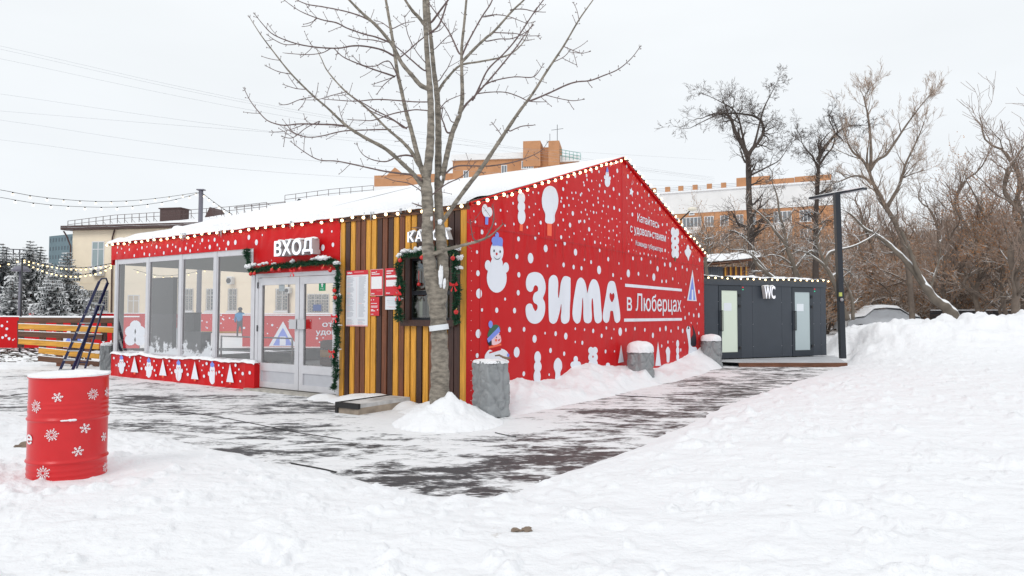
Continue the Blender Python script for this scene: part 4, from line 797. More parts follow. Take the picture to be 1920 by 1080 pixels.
poster('tall white price list with a red header, leftmost sheet on the slatted wall', (649, 611.5), (690.5, 506), PAPER, b_menu)
def b_sched(bar, txt, q):
    bar(.03, .97, .02, .98, 0); txt('ЗИМА', .08, .35, .06, .11, 3, .05); bar(.08, .9, .26, .72, 3); bar(.08, .9, .68, .73, 4); bar(.1, .4, .86, .89, 3); bar(.1, .72, .80, .83, 3); bar(.78, .86, .76, .92, 5); bar(.45, .5, .88, .92, 3)
    for k in range(9): bar(.14, .3, .63-k*.041, .642-k*.041, 2); bar(.55, .84, .63-k*.041, .638-k*.041, 2)
    bar(.5, .9, .18, .19, 2); bar(.6, .9, .06, .09, 2)
poster('red timetable poster with a white table, beside the tall price list', (694.5, 555), (719, 504), mat('poster_edge', (.7, .45, .42)), b_sched)
def b_serv(bar, txt, q):
    bar(0, 1, 0, 1, 0); txt('ЗИМА', .08, .36, .06, .11, 3, .05); bar(.08, .95, .66, .74, 3); bar(.1, .9, .69, .705, 1); bar(.08, .95, .33, .57, 3); bar(.1, .55, .88, .915, 3); bar(.1, .42, .80, .835, 3); bar(.12, .6, .60, .615, 2); bar(.7, .9, .06, .1, 2)
    for k in range(4): bar(.12, .3, .52-k*.05, .53-k*.05, 2); bar(.4, .5, .52-k*.05, .53-k*.05, 1); bar(.6, .85, .52-k*.05, .53-k*.05, 2)
poster('red price poster with white boxes, partly behind the ticket window garland', (722, 554), (750.5, 502), PRED, b_serv)
def b_small(bar, txt, q):
    bar(0, 1, 0, 1, 0); txt('ЗИМА', .1, .38, .06, .1, 3, .05); bar(.08, .75, .64, .67, 3); bar(.08, .82, .50, .53, 3); bar(.08, .8, .44, .47, 3); bar(.08, .35, .3, .34, 3); bar(.08, .55, .24, .28, 3); bar(.08, .14, .8, .88, 3); bar(.34, .42, .82, .88, 3); bar(.8, .88, .7, .82, 5); bar(.78, .88, .28, .34, 3)
poster('small red notice hanging under the timetable poster', (694.5, 592), (711.5, 556.5), PRED, b_small)
def b_white(bar, txt, q):
    bar(.2, .7, .86, .875, 2)
    for k, v in enumerate((.70, .56, .42)): bar(.12+.06*k, .85, v, v+.02, 1)
    bar(.1, .8, .22, .235, 2); bar(.3, .9, .16, .175, 2)
poster('plain white notice hanging under the red price poster', (722.5, 580.5), (747, 555.5), PAPER, b_white)
# ================================================================== STREET FURNITURE
# oil drum
BC = at(128.5, 800, 5.5); BZ0 = hz(BC.x, BC.y)-.15; BZ1 = at(128, 710, 5.5-.2).z
r = thing('oil_drum', 'red steel oil drum with white snowflake stickers standing in the snow', 'barrel', (BC.x, BC.y, BZ0))
R0 = .272; HB = BZ1-BZ0; prof = [(0, 0), (R0, 0)]
ribs = {.545: .010, .20: .010}
zt0 = BZ1
N_ = 150
for i in range(N_+1):
    z = HB*i/N_; dpt = HB-z; rr_ = R0
    for c, a, wd in ((.315, .012, .011), (.64, .012, .011)): rr_ += a*math.exp(-((dpt-c)/wd)**2)
    for c in (.19, .225, .26, .70, .74, .775): rr_ += .0035*math.exp(-((dpt-c)/.009)**2)
    prof.append((rr_, z))
prof += [(R0+.008, HB), (R0+.009, HB+.008), (R0-.002, HB+.012), (R0-.012, HB-.01), (0, HB-.012)]
m = MB(); m.lathe(prof, 72, (BC.x, BC.y, BZ0)); m.build('body', mat('red_drum_paint', (.60, .012, .016), rough=.28, bump=.0015, bscale=9, var=.06), r, None, True)
m = MB(); vs = []; nr_, na_ = 14, 72
for i in range(nr_+1):
    q = i/nr_
    for k in range(na_):
        a = 2*math.pi*k/na_; rr_ = (R0+.012+.006*math.sin(a*3+1)+.005*math.sin(a*11))*math.sin(q*math.pi/2)**.75 if i < nr_ else R0+.004
        zz = BZ1+.004+(.036+.010*mn.noise(Vector((math.cos(a)*2*q, math.sin(a)*2*q, 3)))) * (math.cos(q*math.pi/2)**.35 if i < nr_ else 0); vs.append((BC.x+rr_*math.cos(a), BC.y+rr_*math.sin(a), zz))
m.add(vs, [(i*na_+k, (i+1)*na_+k, (i+1)*na_+(k+1) % na_, i*na_+(k+1) % na_) for i in range(nr_) for k in range(na_)]); m.build('snow_cap', SNOWF, r, None, True)
def on_drum(px, py):     # a pixel on the drum's side -> (angle, z)
    d = ray(px, py); ox, oy = -BC.x, -BC.y; a = d.x**2+d.y**2; b = 2*(ox*d.x+oy*d.y); c = ox*ox+oy*oy-(R0+.001)**2; disc_ = b*b-4*a*c
    k = (-b-math.sqrt(max(disc_, 0)))/(2*a); P = CAMP+d*k; return math.atan2(P.y-BC.y, P.x-BC.x), P.z
def flake(px, py, rad_, kind, rot=.1):
    a0, z0 = on_drum(px, py); mb = MB()
    def P(u, v, o=.004): rr_ = R0+o; return (BC.x+rr_*math.cos(a0+u/R0), BC.y+rr_*math.sin(a0+u/R0), z0+v)
    def line(u0, v0, u1, v1, w_, o): dx, dy = u1-u0, v1-v0; L = math.hypot(dx, dy) or 1; nx, ny = -dy/L*w_, dx/L*w_; mb.add([P(u0-nx, v0-ny, o), P(u1-nx, v1-ny, o), P(u1+nx, v1+ny, o), P(u0+nx, v0+ny, o)], [(0, 1, 2, 3)])
    arms = 6 if kind == 'a' else 12
    for k in range(arms):
        t = 2*math.pi*k/arms+rot; c, s = math.cos(t), math.sin(t); R_ = rad_*(1 if k % 2 == 0 or kind == 'a' else .8); o = .0045+.0002*k; w_ = rad_*(.065 if kind == 'a' else .04)
        line(0 if kind == 'a' else c*R_*.25, 0 if kind == 'a' else s*R_*.25, c*R_, s*R_, w_, o)
        for q in ((.45, .75) if kind == 'a' else (.6, .9)):
            for sg in (-1, 1): t2 = t+sg*.9; L = rad_*(.3 if q < .7 else .22)*(1 if kind == 'a' else .6); line(c*R_*q, s*R_*q, c*R_*q+math.cos(t2)*L, s*R_*q+math.sin(t2)*L, w_*.8, o+.0001)
    mb.build('snowflake_sticker', WHITEP, r)
for x, y, q, kd_ in ((108, 745, .038, 'a'), (174, 739, .046, 'b'), (68, 762, .050, 'b'), (199.5, 735, .038, 'a'), (97, 815.5, .050, 'b'), (159.5, 803, .040, 'a'), (194, 819, .038, 'a'), (146, 846, .040, 'a'), (81, 887, .055, 'b'), (196, 876, .04, 'b')): flake(x, y, q, kd_, rot=random.Random(x).random())
a0, z0 = on_drum(55, 833); me, x0, x1, y0, y1 = text_mesh('е', bold=.02); mb = MB()
mb.mesh_in(me, lambda c: (BC.x+(R0+.004+c.z*.03)*math.cos(a0+((c.x-x0)/(x1-x0)-.5)*.085/R0), BC.y+(R0+.004+c.z*.03)*math.sin(a0+((c.x-x0)/(x1-x0)-.5)*.085/R0), z0+((c.y-y0)/(y1-y0)*.075))); mb.build('lettering', WHITEP, r)
a0, z0 = on_drum(128, 788); m = MB(); 
for k in range(7): aa = a0+(k-3)*.045; m.ball((BC.x+(R0+.012)*math.cos(aa), BC.y+(R0+.012)*math.sin(aa), z0), .010+.004*(k > 3), 8, 5, (1.6, 1, .6), lump=.4, seed=k)
m.build('snow_streak', SNOWF, r, None, True)

# tarpaulin-wrapped bollards
def wrapped(lab, px0, px1, pyt, pyb, Y, kind='box', rot=0, dome=.06, lean=0, seed=0, zb=None):
    c = at((px0+px1)/2, (pyt+pyb)/2, Y); zt = at(0, pyt, Y).z; z0 = at(0, pyb, Y).z-.05 if zb is None else zb; wd = (px1-px0)/F*Y
    root = thing('wrapped_post', lab, 'bollard', (c.x, c.y, z0), rot, 'bollards wrapped in grey tarpaulin'); m = MB(); vs = []; n = 110; nz_ = 70; H_ = zt-z0; hw = wd/2/(1.32 if kind == 'box' else 1.02)
    for i in range(nz_+1):
        q = i/nz_
        for k in range(n):
            a = 2*math.pi*k/n; cx_, sy_ = math.cos(a), math.sin(a)
            if kind == 'box': e_ = 9; rr_ = hw/((abs(cx_)**e_+abs(sy_)**e_)**(1/e_))
            else: rr_ = hw
            p = Vector((cx_*1.3+seed, sy_*1.3, q*2.4)); fold = .26*max(0, 1-abs(mn.noise(p*.9+Vector((0, 0, p.x*.6))))*4)**1.3+.11*max(0, 1-abs(mn.noise(p*2.1))*4)**1.5; rr_ *= 1-.0+.04*mn.noise(p)-fold*.5+(.02 if q < .05 else 0)
            rr_ *= 1-.10*max(0, q-.93)/.07*.4
            x, y = rr_*cx_, rr_*sy_; cr_, sr_ = math.cos(rot), math.sin(rot); vs.append((c.x+x*cr_-y*sr_+lean*(q), c.y+x*sr_+y*cr_, z0+H_*q+(.018*mn.noise(Vector((cx_*2, sy_*2, seed+9))) if i in (0, nz_) else 0)))
    m.add(vs, [(i*n+k, i*n+(k+1) % n, (i+1)*n+(k+1) % n, (i+1)*n+k) for i in range(nz_) for k in range(n)]); m.f.append(tuple(nz_*n+k for k in range(n))); m.m.append(0)
    m.build('cover', CLOTH, root, None, True)
    m = MB(); vs = []; rn = 10
    for i in range(rn+1):
        q = i/rn
        for k in range(n):
            b = vs_ = m; v0 = Vector((c.x+lean, c.y, 0)); 
            a = 2*math.pi*k/n; cx_, sy_ = math.cos(a), math.sin(a); rr_ = (hw/((abs(cx_)**5+abs(sy_)**5)**.2) if kind == 'box' else hw)*(1.0+.03*math.sin(a*5+seed))
            x, y = rr_*cx_*math.sin(q*math.pi/2)**.8, rr_*sy_*math.sin(q*math.pi/2)**.8; cr_, sr_ = math.cos(rot), math.sin(rot)
            vs.append((v0.x+x*cr_-y*sr_, v0.y+x*sr_+y*cr_, zt-.025+(dome+.02*mn.noise(Vector((x*6, y*6, seed))))*math.cos(q*math.pi/2)**.55+(-.03*abs(mn.noise(Vector((cx_*3, sy_*3, seed)))) if i == rn else 0)))
    m.add(vs, [(i*n+k, (i+1)*n+k, (i+1)*n+(k+1) % n, i*n+(k+1) % n) for i in range(rn) for k in range(n)]); m.build('snow_cap', SNOWF, root, None, True); return root, c, zt
_, c_, zt_ = wrapped('square grey wrapped bollard with a stick on top, by the corner of the gable wall', 884, 957, 674, 771, 10.1, 'box', .72, .05, seed=1)
r = thing('stick', 'crooked brown stick lying on the snow of the nearest wrapped bollard', 'stick', (c_.x+.05, c_.y-.12, zt_+.03))
P = [at(x, y, 9.95) for x, y in ((928, 667), (936, 666), (944, 670), (951, 672), (957, 671))]; m = MB(); m.tube(P, [.010, .014, .016, .02, .016], 8); m.build('stick_wood', mat('stick_bark', (.20, .14, .10), rough=.9, bump=.004, bscale=60), r, None, True)
wrapped('round grey wrapped bollard with a tall snow dome, midway along the gable wall', 1177, 1228, 655, 706, 15.2, 'round', 0, .24, seed=2, lean=-.03, zb=.0)
wrapped('grey wrapped bollard capped with snow between the gable wall and the toilet cabin', 1317, 1355, 634, 684, 19.6, 'round', 0, .18, seed=3, lean=-.05, zb=.0)
wrapped('grey wrapped bollard standing between the step ladder and the glazed front', 187, 213, 645, 696, 17.6, 'box', .3, .07, seed=4, zb=.0)

# ticket office step
MATB = mat('black_rubber_edge', (.015, .015, .016), rough=.7, bump=.004, bscale=40)
A = gnd(628, 774); ps, pt = UU.dot(A-C0), WW.dot(A-C0); s1 = -1.05
r = thing('wooden_step', 'low platform step with a black rubber edge below the ticket window', 'step', pav(((ps+s1)/2, pt, 0)), -TH)
m = MB(); m.box(ps+.02, s1, pt+.03, -.18, -.02, .10); m.build('base', mat('dirty_step_side', (.36, .30, .24), rough=.9, var=.4, vscale=5), r, pav)
m = MB(); m.box(ps, s1+.02, pt, pt+.05, .085, .165); m.box(ps, ps+.05, pt+.05, -.18, .085, .165); m.box(ps, ps+.05, pt, pt+.06, -.02, .085); m.build('rubber_edge', MATB, r, pav)
m = MB(); m.box(ps+.05, s1, pt+.05, -.18, .10, .155); m.build('tread', mat('trodden_snow_tread', (.55, .55, .55), rough=.8, var=.45, vscale=4, bump=.008, bscale=25), r, pav)
# rubber mat edges curling out of the packed snow
def strip_mat(lab, pxs, wd=.10, hgt=.012):
    P = [gnd(*p) for p in pxs]; r = thing('rubber_mat_edge', lab, 'rubber mat', P[0], 0, 'edges of the rubber matting'); m = MB()
    Q = catmull([tuple(p) for p in P], 6, closed=False)
    for a, b in zip(Q, Q[1:]):
        up = Vector((0, 0, hgt)); bk = Vector((0, wd, .002)); m.add([tuple(a+Vector((0, 0, -.01))), tuple(b+Vector((0, 0, -.01))), tuple(b+up), tuple(a+up), tuple(b+bk), tuple(a+bk)], [(0, 1, 2, 3), (3, 2, 4, 5)])
    m.build('mat', MATB, r)
strip_mat('thin black mat edge at the far left of the trodden paving', [(20, 742), (60, 738), (110, 741)], .05)
strip_mat('long black mat edge in the trodden snow in front of the entrance', [(210, 757), (300, 768), (400, 781), (500, 800), (560, 812), (640, 824)], .04, .006)
strip_mat('black mat edge lying along the near snow bank', [(545, 870), (600, 880), (630, 887)], .05)
strip_mat('black curled mat corner near the gable wall path', [(1136, 738), (1160, 742), (1200, 744), (1246, 747)], .06)
strip_mat('short black mat edge right of the snow mound', [(928, 812), (950, 817), (968, 820)], .04)
for (px_, py_, lab_, nm_, k_) in ((985, 984, 'frozen brown dirt clod lying in the foreground snow', 'dirt_clod', 1.0), (46, 862, 'light brown stone half buried in snow left of the oil drum', 'stone', 1.0)):
    c = at(px_, py_, 4.15 if py_ > 900 else 6.6); c.z = hz(c.x, c.y)+.004; r = thing(nm_, lab_, 'clod' if 'dirt' in nm_ else 'stone', c); q_ = random.Random(px_)
    for j in range(5 if py_ > 900 else 2): m = MB(); m.ball((c.x+q_.uniform(-.08, .10)*(j > 0), c.y+q_.uniform(-.05, .03)*(j > 0), c.z), q_.uniform(.015, .030) if py_ > 900 else .06-.02*j, 9, 6, (1.5, 1, .6), lump=.8, seed=px_+j); m.build('chunk', mat('dirt_chunk', (.22, .17, .13), rough=.95, bump=.006, bscale=40), r)
# step ladder
NAVY = mat('navy_ladder_paint', (.012, .016, .07), rough=.35); 
LY = 17.0
def L(px, py, dy=0): return at(px, py, LY+dy)
r = thing('step_ladder', 'dark blue folding step ladder with grey treads leaning at the wooden fence', 'ladder', gnd(128, 700))
lf, rf = (gnd(107, 704), L(186, 528)), (gnd(131, 704), L(202, 530, .25))
m = MB()
for a, b in (lf, rf): m.beam(a-Vector((0, 0, .03)), b, .035, .06)
top = [L(186, 528), L(191, 522), L(199, 522, .2), L(202, 530, .25)]; m.tube(top, .02, 8); m.build('front_frame', NAVY, r)
m = MB()
for (a, b) in ((gnd(142, 694), L(183, 568, .35)), (gnd(158, 694), L(196, 566, .6))): m.beam(a-Vector((0, 0, .03)), b, .03, .05)
for q in (.12, .5): m.beam(gnd(142, 694).lerp(L(183, 568, .35), q), gnd(158, 694).lerp(L(196, 566, .6), q), .02, .03)
m.build('rear_frame', NAVY, r)
TRD = mat('grey_tread', (.36, .38, .40), rough=.6, bump=.002, bscale=60)
for q in (.065, .165, .262, .36, .458, .555, .652):
    a, b = lf[0].lerp(lf[1], q), rf[0].lerp(rf[1], q); d = Vector((.0, .10, 0)); m = MB(); m.quad(*(tuple(v) for v in (a-d*.2, b-d*.2, b+d, a+d))); m.quad(*(tuple(v-Vector((0, 0, .025))) for v in (a-d*.2, b-d*.2, b+d, a+d))); m.beam(a-d*.2-Vector((0, 0, .012)), b-d*.2-Vector((0, 0, .012)), .01, .03); m.build('tread', TRD, r)
a, b = lf[0].lerp(lf[1], .76), rf[0].lerp(rf[1], .76); m = MB(); m.beam(a+Vector((.02, .12, 0)), b+Vector((.02, .12, .0)), .30, .02, up=(0, -.35, 1)); m.build('platform', TRD, r)

# plank fence by the rink
FY = 18.6
r = thing('plank_fence', 'low fence of yellow and brown horizontal planks with dark posts left of the pavilion', 'fence', at(125, 690, FY))
def plank(x0, y0, x1, y1, mt, h_=.145):
    a, b = at(x0, y0, FY), at(x1, y1, FY); m = MB(); m.beam(a, b, .035, h_); m.build('plank', mt, r)
    s_ = MB(); s_.beam(a+Vector((0, 0, h_/2+.008)), b+Vector((0, 0, h_/2+.008)), .04, .018); s_.build('snow_line', SNOWF, r)
BRW = mat('old_brown_board', (.13, .06, .035), rough=.7, var=.4, vscale=2.2, stretch=(1.2, 14, 14))
for i, (x0, y0, x1, y1, mt) in enumerate(((36, 600, 216, 601, BRW), (35, 612, 217, 619, WHY), (35, 626, 192, 632, BRW), (35, 640, 186, 650, WHY), (73, 657, 186, 668, WHY), (72, 672, 186, 683, BRW))):
    if i == 5: x0 += 0
    plank(x0, y0, x1, y1, mt)
for x, yb, mt in ((39, 652, WD), (80, 653, WM), (112, 688, WM), (139, 690, WD), (165, 693, WM), (195, 640, WD), (216, 680, WHM)):
    a = at(x, yb, FY+.06); b = at(x, 601, FY+.06); m = MB(); m.beam(Vector((a.x, a.y, min(a.z, .02) if yb > 660 else a.z)), b, .13, .09, up=(0, 1, 0)); m.build('post', mt, r)
# rink boards
def boards(lab, x0, x1, Y0, Y1, zb, zt, deco=0):
    a, b = at(x0, 600, Y0), at(x1, 600, Y1); r = thing('rink_boards', lab, 'rink barrier', ((a.x+b.x)/2, (a.y+b.y)/2, zb), 0, 'red rink boards'); m = MB()
    d = (b-a); d.z = 0; d.normalize(); n = Vector((d.y, -d.x, 0))
    P = lambda u, z, o=0: tuple(Vector((a.x, a.y, 0))+d*u+n*o+Vector((0, 0, z))); Lx = (b-a).length
    for k in (0, 1): m.add([P(0, zb, -.05*k), P(Lx, zb, -.05*k), P(Lx, zt, -.05*k), P(0, zt, -.05*k)], [(0, 1, 2, 3)])
    m.add([P(0, zt), P(Lx, zt), P(Lx, zt, -.05), P(0, zt, -.05)], [(0, 1, 2, 3)]); m.build('panel', RED, r)
    q = random.Random(int(x0)+7); m = MB()
    for k in range(int(Lx*5)):
        u, z, rr_ = q.uniform(.05, Lx-.05), q.uniform(zb+.1, zt-.05), q.choice((.02, .03, .05)); m.add([P(u+rr_*math.cos(t*.785), z+rr_*math.sin(t*.785), .006+.0004*(k % 5)) for t in range(8)], [tuple(range(8))])
    for (u, col, hh) in (deco or ()):
        if col == 'T':
            m.add([P(u-.55, zb+.02, .012), P(u+.55, zb+.02, .012), P(u, zb+hh, .012)], [(0, 1, 2)]); m.add([P(u-.38, zb+.05, .015), P(u+.38, zb+.05, .015), P(u, zb+hh-.25, .015)], [(0, 1, 2)], 1); m.add([P(u-.12, zb+.06, .018), P(u+.12, zb+.06, .018), P(u+.12, zb+hh*.4, .018), P(u-.12, zb+hh*.4, .018)], [(0, 1, 2, 3)], 0)
        else:
            for cx_, cz_ in ((-.17, .0), (.17, .0), (-.17, .3), (.17, .3), (0, .15), (0, .5)):
                m.add([P(u+cx_+.2*math.cos(t*.45), zb+.3+cz_+.2*math.sin(t*.45), .012+abs(cx_)*.004+cz_*.003) for t in range(14)], [tuple(range(14))], 0)
    m.build('print', [PRINT, PBLUE], r)
    m = MB(); m.add([P(0, zt+.003, .03), P(Lx, zt+.003, .03), P(Lx, zt+.045, .01), P(0, zt+.045, .01), P(Lx, zt+.045, -.05), P(0, zt+.045, -.05)], [(0, 1, 2, 3), (3, 2, 4, 5)]); m.build('snow_line', SNOWF, r)
    return r, a, d, n
boards('near red rink boards with white dots and a blue tree behind the plank fence', -300, 262, 24.5, 24.5, .25, 1.36, [(8.4, 'T', 1.05), (10.6, 'B', 1), (12.4, 'B', 1), (4.6, 'T', .95)])
rb_, a_, d_, n_v = boards('red rink boards seen through the pavilion doors, lettered in white', 455, 700, 27, 27, .20, 1.42, [(1.6, 'T', 1.0)])
me, x0, x1, y0, y1 = text_mesh('отов', bold=.02); mb = MB(); mb.mesh_in(me, lambda c: tuple(Vector((a_.x, a_.y, 0))+d_*(3.15+.9*(c.x-x0)/(x1-x0))+n_v*(.02+c.z*.1)+Vector((0, 0, .98+.17*(c.y-y0)/(y1-y0)))))
me, x0, x1, y0, y1 = text_mesh('удовол', bold=.02); mb.mesh_in(me, lambda c: tuple(Vector((a_.x, a_.y, 0))+d_*(2.9+1.2*(c.x-x0)/(x1-x0))+n_v*(.02+c.z*.1)+Vector((0, 0, .62+.22*(c.y-y0)/(y1-y0))))); mb.build('lettering', PRINT, rb_)
boards('far red rink boards along the foot of the cream building', -500, 900, 43.0, 41.0, .42, 1.48)
m = MB()
for a, b in (((-32, 42.9), (-1.5, 41.2)),): m.beam((a[0], a[1]-.12, .36), (b[0], b[1]-.12, .36), .05, .16)
r = m.build('kick_board', mat('yellow_kick_board', (.8, .55, .04)), None); tag(r, 'yellow kick board running below the far red rink boards', 'kick board')
m = MB(); m.add([(-34, 25, .16), (-1.2, 27.2, .16), (-1.6, 41, .30), (-32, 42.7, .30)], [(0, 1, 2, 3)]); o = m.build('rink_ice', mat('rink_ice', (.78, .80, .83), rough=.4, var=.06, vscale=1)); tag(o, kind='structure')
# dark rubble edge left
P = [gnd(x, y) for x, y in ((-120, 662), (60, 660), (150, 668), (150, 684), (40, 684), (-120, 686))]
m = MB(); rg = random.Random(2)
for k in range(420):
    q = rg.random(); w_ = rg.random(); x, y = gnd(-110+q*260, 660+w_*22)[:2]; s_ = rg.uniform(.04, .13); m.ball((x, y, .02+.16*(1-w_)*rg.random()), s_, 5, 4, (1.6, 1, .7), lump=.7, seed=k)
o = m.build('frozen_dirt', snowtop('frozen_dirt', (.06, .045, .035), thr=.55, ns=3)); tag(o, kind='stuff', label='dark frozen dirt heap below the near rink boards', cat='dirt heap')

# child or adult on the rink in a blue jacket
r = thing('person', 'person in a blue jacket and dark hat out on the ice beyond the pavilion', 'person', (at(450, 600, 36).x, 36, .24))
PX = at(450, 600, 36).x; S_ = 1.0
def skin_body(name, verts, edges, rads, mt, parent):
    me = bpy.data.meshes.new(name); me.from_pydata(verts, edges, []); o = bpy.data.objects.new(name, me); sc.collection.objects.link(o)
    md = o.modifiers.new('skin', 'SKIN'); 
    for i, rr_ in enumerate(rads): me.skin_vertices[0].data[i].radius = (rr_, rr_*.85)
    me.skin_vertices[0].data[0].use_root = True
    o.modifiers.new('sub', 'SUBSURF').levels = 1; bpy.context.view_layer.update(); dg = bpy.context.evaluated_depsgraph_get(); ev = o.evaluated_get(dg); m2 = bpy.data.meshes.new_from_object(ev); bpy.data.objects.remove(o)
    m2.materials.clear(); m2.materials.append(mt); m2.polygons.foreach_set('use_smooth', [True]*len(m2.polygons)); o2 = bpy.data.objects.new(name, m2); sc.collection.objects.link(o2); o2.parent = parent; o2.location = (0, 0, 0); return o2
JK = mat('blue_jacket', (.03, .20, .42), rough=.8); TR = mat('dark_trousers', (.03, .035, .05), rough=.9); SKN = mat('skin', (.62, .40, .30), rough=.6)
skin_body('body', [(0, 0, .72), (0, 0, .95), (0, .01, 1.22), (0, .01, 1.33), (0, 0, 1.46), (.20, 0, 1.20), (.26, .03, .98), (.22, -.06, .80), (-.20, 0, 1.20), (-.25, .02, .96), (-.22, -.05, .78), (.09, 0, .66), (.11, .05, .38), (.12, .10, .06), (.12, .0, .04), (-.09, 0, .66), (-.10, -.06, .38), (-.11, -.04, .06), (-.11, -.14, .04)],
          [(0, 1), (1, 2), (2, 3), (3, 4), (2, 5), (5, 6), (6, 7), (2, 8), (8, 9), (9, 10), (0, 11), (11, 12), (12, 13), (13, 14), (0, 15), (15, 16), (16, 17), (17, 18)], [.15, .17, .16, .07, .11, .075, .06, .045, .075, .06, .045, .09, .07, .05, .045, .09, .07, .05, .045], TR, r)
skin_body('jacket', [(0, 0, .74), (0, 0, .98), (0, .01, 1.22), (0, .01, 1.33), (.20, 0, 1.21), (.27, .03, .98), (.225, -.06, .84), (-.20, 0, 1.21), (-.26, .02, .96), (-.225, -.05, .82)], [(0, 1), (1, 2), (2, 3), (2, 4), (4, 5), (5, 6), (2, 7), (7, 8), (8, 9)], [.17, .19, .18, .09, .085, .07, .06, .085, .07, .06], JK, r)
m = MB(); m.ball((PX, 36, .24+1.50), .115, 12, 8, (1, 1, .9)); m.build('hat', TR, r, None, True); m = MB(); m.ball((PX+.02, 36.20, .24+1.12), .17, 10, 8, (1, .7, 1.3)); m.ball((PX+.18, 36.1, 1.3), .12, 8, 6, (1, .7, 1.3)); m.build('backpack', mat('brown_backpack', (.12, .09, .08)), r, None, True)

# ------------------------------------------------------------------ toilet cabin
GA = Vector((*at(1300, 600, 20.55).xy, 0)); GB = Vector((*at(1549, 600, 23.0).xy, 0)); gd = (GB-GA).normalized(); gn = Vector((gd.y, -gd.x, 0)); GLn = (GB-GA).length; GH = math.atan2(gd.y, gd.x)
def gx(p): return GA+gd*p[0]-gn*p[1]+Vector((0, 0, p[2]))         # local: along the front, depth behind it, height
def gp(px, py, off=0):
    d = ray(px, py); P0 = GA-gn*off; k = gn.dot(P0-CAMP)/gn.dot(d); P = CAMP+d*k; return gd.dot(P-GA), P.z
r = thing('toilet_cabin', 'dark grey modular toilet cabin with two frosted glass doors and snow on its flat roof', 'cabin', GA, GH); cabin = r
PANEL = mat('anthracite_panel', (.040, .050, .066), rough=.45, bump=.0008, bscale=120, var=.08, vscale=2); PFR = mat('anthracite_frame', (.022, .030, .042), rough=.4)
zt = (gp(1322, 521)[1]+gp(1548, 527)[1])/2; zb = .15
D1 = (gp(1347, 600)[0], gp(1390, 600)[0]); D2 = (gp(1485, 600)[0], gp(1525, 600)[0]); zd = (gp(1368, 535)[1]+gp(1505, 539)[1])/2
seams = [gp(x, 600)[0] for x in (1411, 1466, 1539)]
m = MB(); edges = [0, D1[0], D1[1], seams[0], seams[1], D2[0], D2[1], seams[2], GLn]
for a, b in zip(edges, edges[1:]):
    if (a, b) in ((D1[0], D1[1]), (D2[0], D2[1])): m.box(a+.004, b-.004, 0, .06, zd, zt-.22); m.box(a, b, .09, .12, zb, zd)
    else: m.box(a+.004, b-.004, 0, .06, zb, zt-.22)
m.box(0, GLn, .02, .07, zb, zt-.22); m.box(0, GLn, 2.3, 2.36, zb, zt-.05); m.box(0, .06, .07, 2.3, zb, zt-.05); m.box(GLn-.06, GLn, .07, 2.3, zb, zt-.05)
m.f = [f for i, f in enumerate(m.f)]; m.build('wall', PANEL, r, gx)
m = MB(); m.box(-.01, GLn+.02, -.02, .07, zt-.215, zt-.02); m.box(-.02, GLn+.03, .0, 2.4, zt-.02, zt+.03); m.build('fascia', PANEL, r, gx)
m = MB(); q = random.Random(4)
for x in edges[1:]:
    for z in (.5, 1.2, 1.9): m.ball((x+q.uniform(-.03, .03), -.004, z), .010, 5, 3)
m.build('fixings', mat('fixing_grey', (.4, .42, .45)), r, gx)
GLY = mat('frosted_glass_lit', (.55, .62, .54), rough=.3, emit=(.82, .90, .70), es=.14, spec=.7); GLG = mat('frosted_glass_grey', (.42, .50, .52), rough=.25, emit=(.5, .6, .62), es=.04, spec=.7)
for (d, gm, nx, lb) in ((D1, GLY, 0, 'open lit door leaf'), (D2, GLG, 1, None)):
    a, b = d; m = MB(); fr = .11
    m.box(a+.01, a+fr+.02, -.01, .08, zb+.0, zd-.02); m.box(b-fr-.05, b-.01, -.01, .08, zb, zd-.02); m.box(a+fr+.02, b-fr-.05, -.01, .08, zd-.16, zd-.02); m.box(a+fr+.02, b-fr-.05, -.01, .08, zb, zb+.19)
    dr = m.build('door', PFR, r, gx); m = MB(); m.box(a+fr+.02, b-fr-.05, .004, .016, zb+.19, zd-.16); m.build('frosted_pane', gm, dr, gx)
    m = MB(); xh = a+.07; m.tube([(xh, -.07, 1.0), (xh, -.07, 1.62)], .014, 6); m.tube([(xh, -.07, 1.03), (xh, 0, 1.03)], .01, 5); m.tube([(xh, -.07, 1.6), (xh, 0, 1.6)], .01, 5); m.tube([(xh+.05, -.07, 1.0), (xh+.05, -.07, 1.62)], .012, 6); m.tube([(xh, -.07, 1.62), (xh+.05, -.07, 1.62)], .012, 5); m.tube([(xh, -.07, 1.0), (xh+.05, -.07, 1.0)], .012, 5); m.build('handle', BLACK, dr, gx)
    for z in (.42, 1.72, 2.05): m = MB(); m.box(b-.12, b-.05, -.035, -.01, z, z+.09); m.build('hinge', BLACK, dr, gx)
    x0 = a+fr+.08; m = MB(); m.box(x0+.03, x0+.34, -.004, .002, 1.62, 1.86); m.build('notice', mat('notice_white', (.75, .8, .85)), dr, gx)
    for k, (c, e) in enumerate((((.6, .02, .02), (1, .05, .05)), ((.02, .4, .2), (.05, .8, .4)))): m = MB(); m.ball((b+.07, -.01, zd-.05-.07*k), .017, 8, 6); m.build('indicator_lamp', mat('lamp_red' if k == 0 else 'lamp_green', c, emit=e, es=.8), r, gx)
snow_strip('roof_snow', lambda s_, t_: zt+.02, -.05, GLn+.05, -.05, 2.35, r, n=90, thick=.085, seed=11, xf=gx, lip=.04, rows=16)
(s0, z0), (s1, z1) = gp(1433.5, 560, -.18), gp(1453.5, 536.5, -.18)
r = thing('toilet_sign', 'raised white lit letters reading WC on the dark toilet cabin', 'sign', gx(((s0+s1)/2, 0, z0)), GH); letters(r, 'WC', s0, s1, z0, z1, -.18, .13, bold=.02, xf=gx, gap=.0)
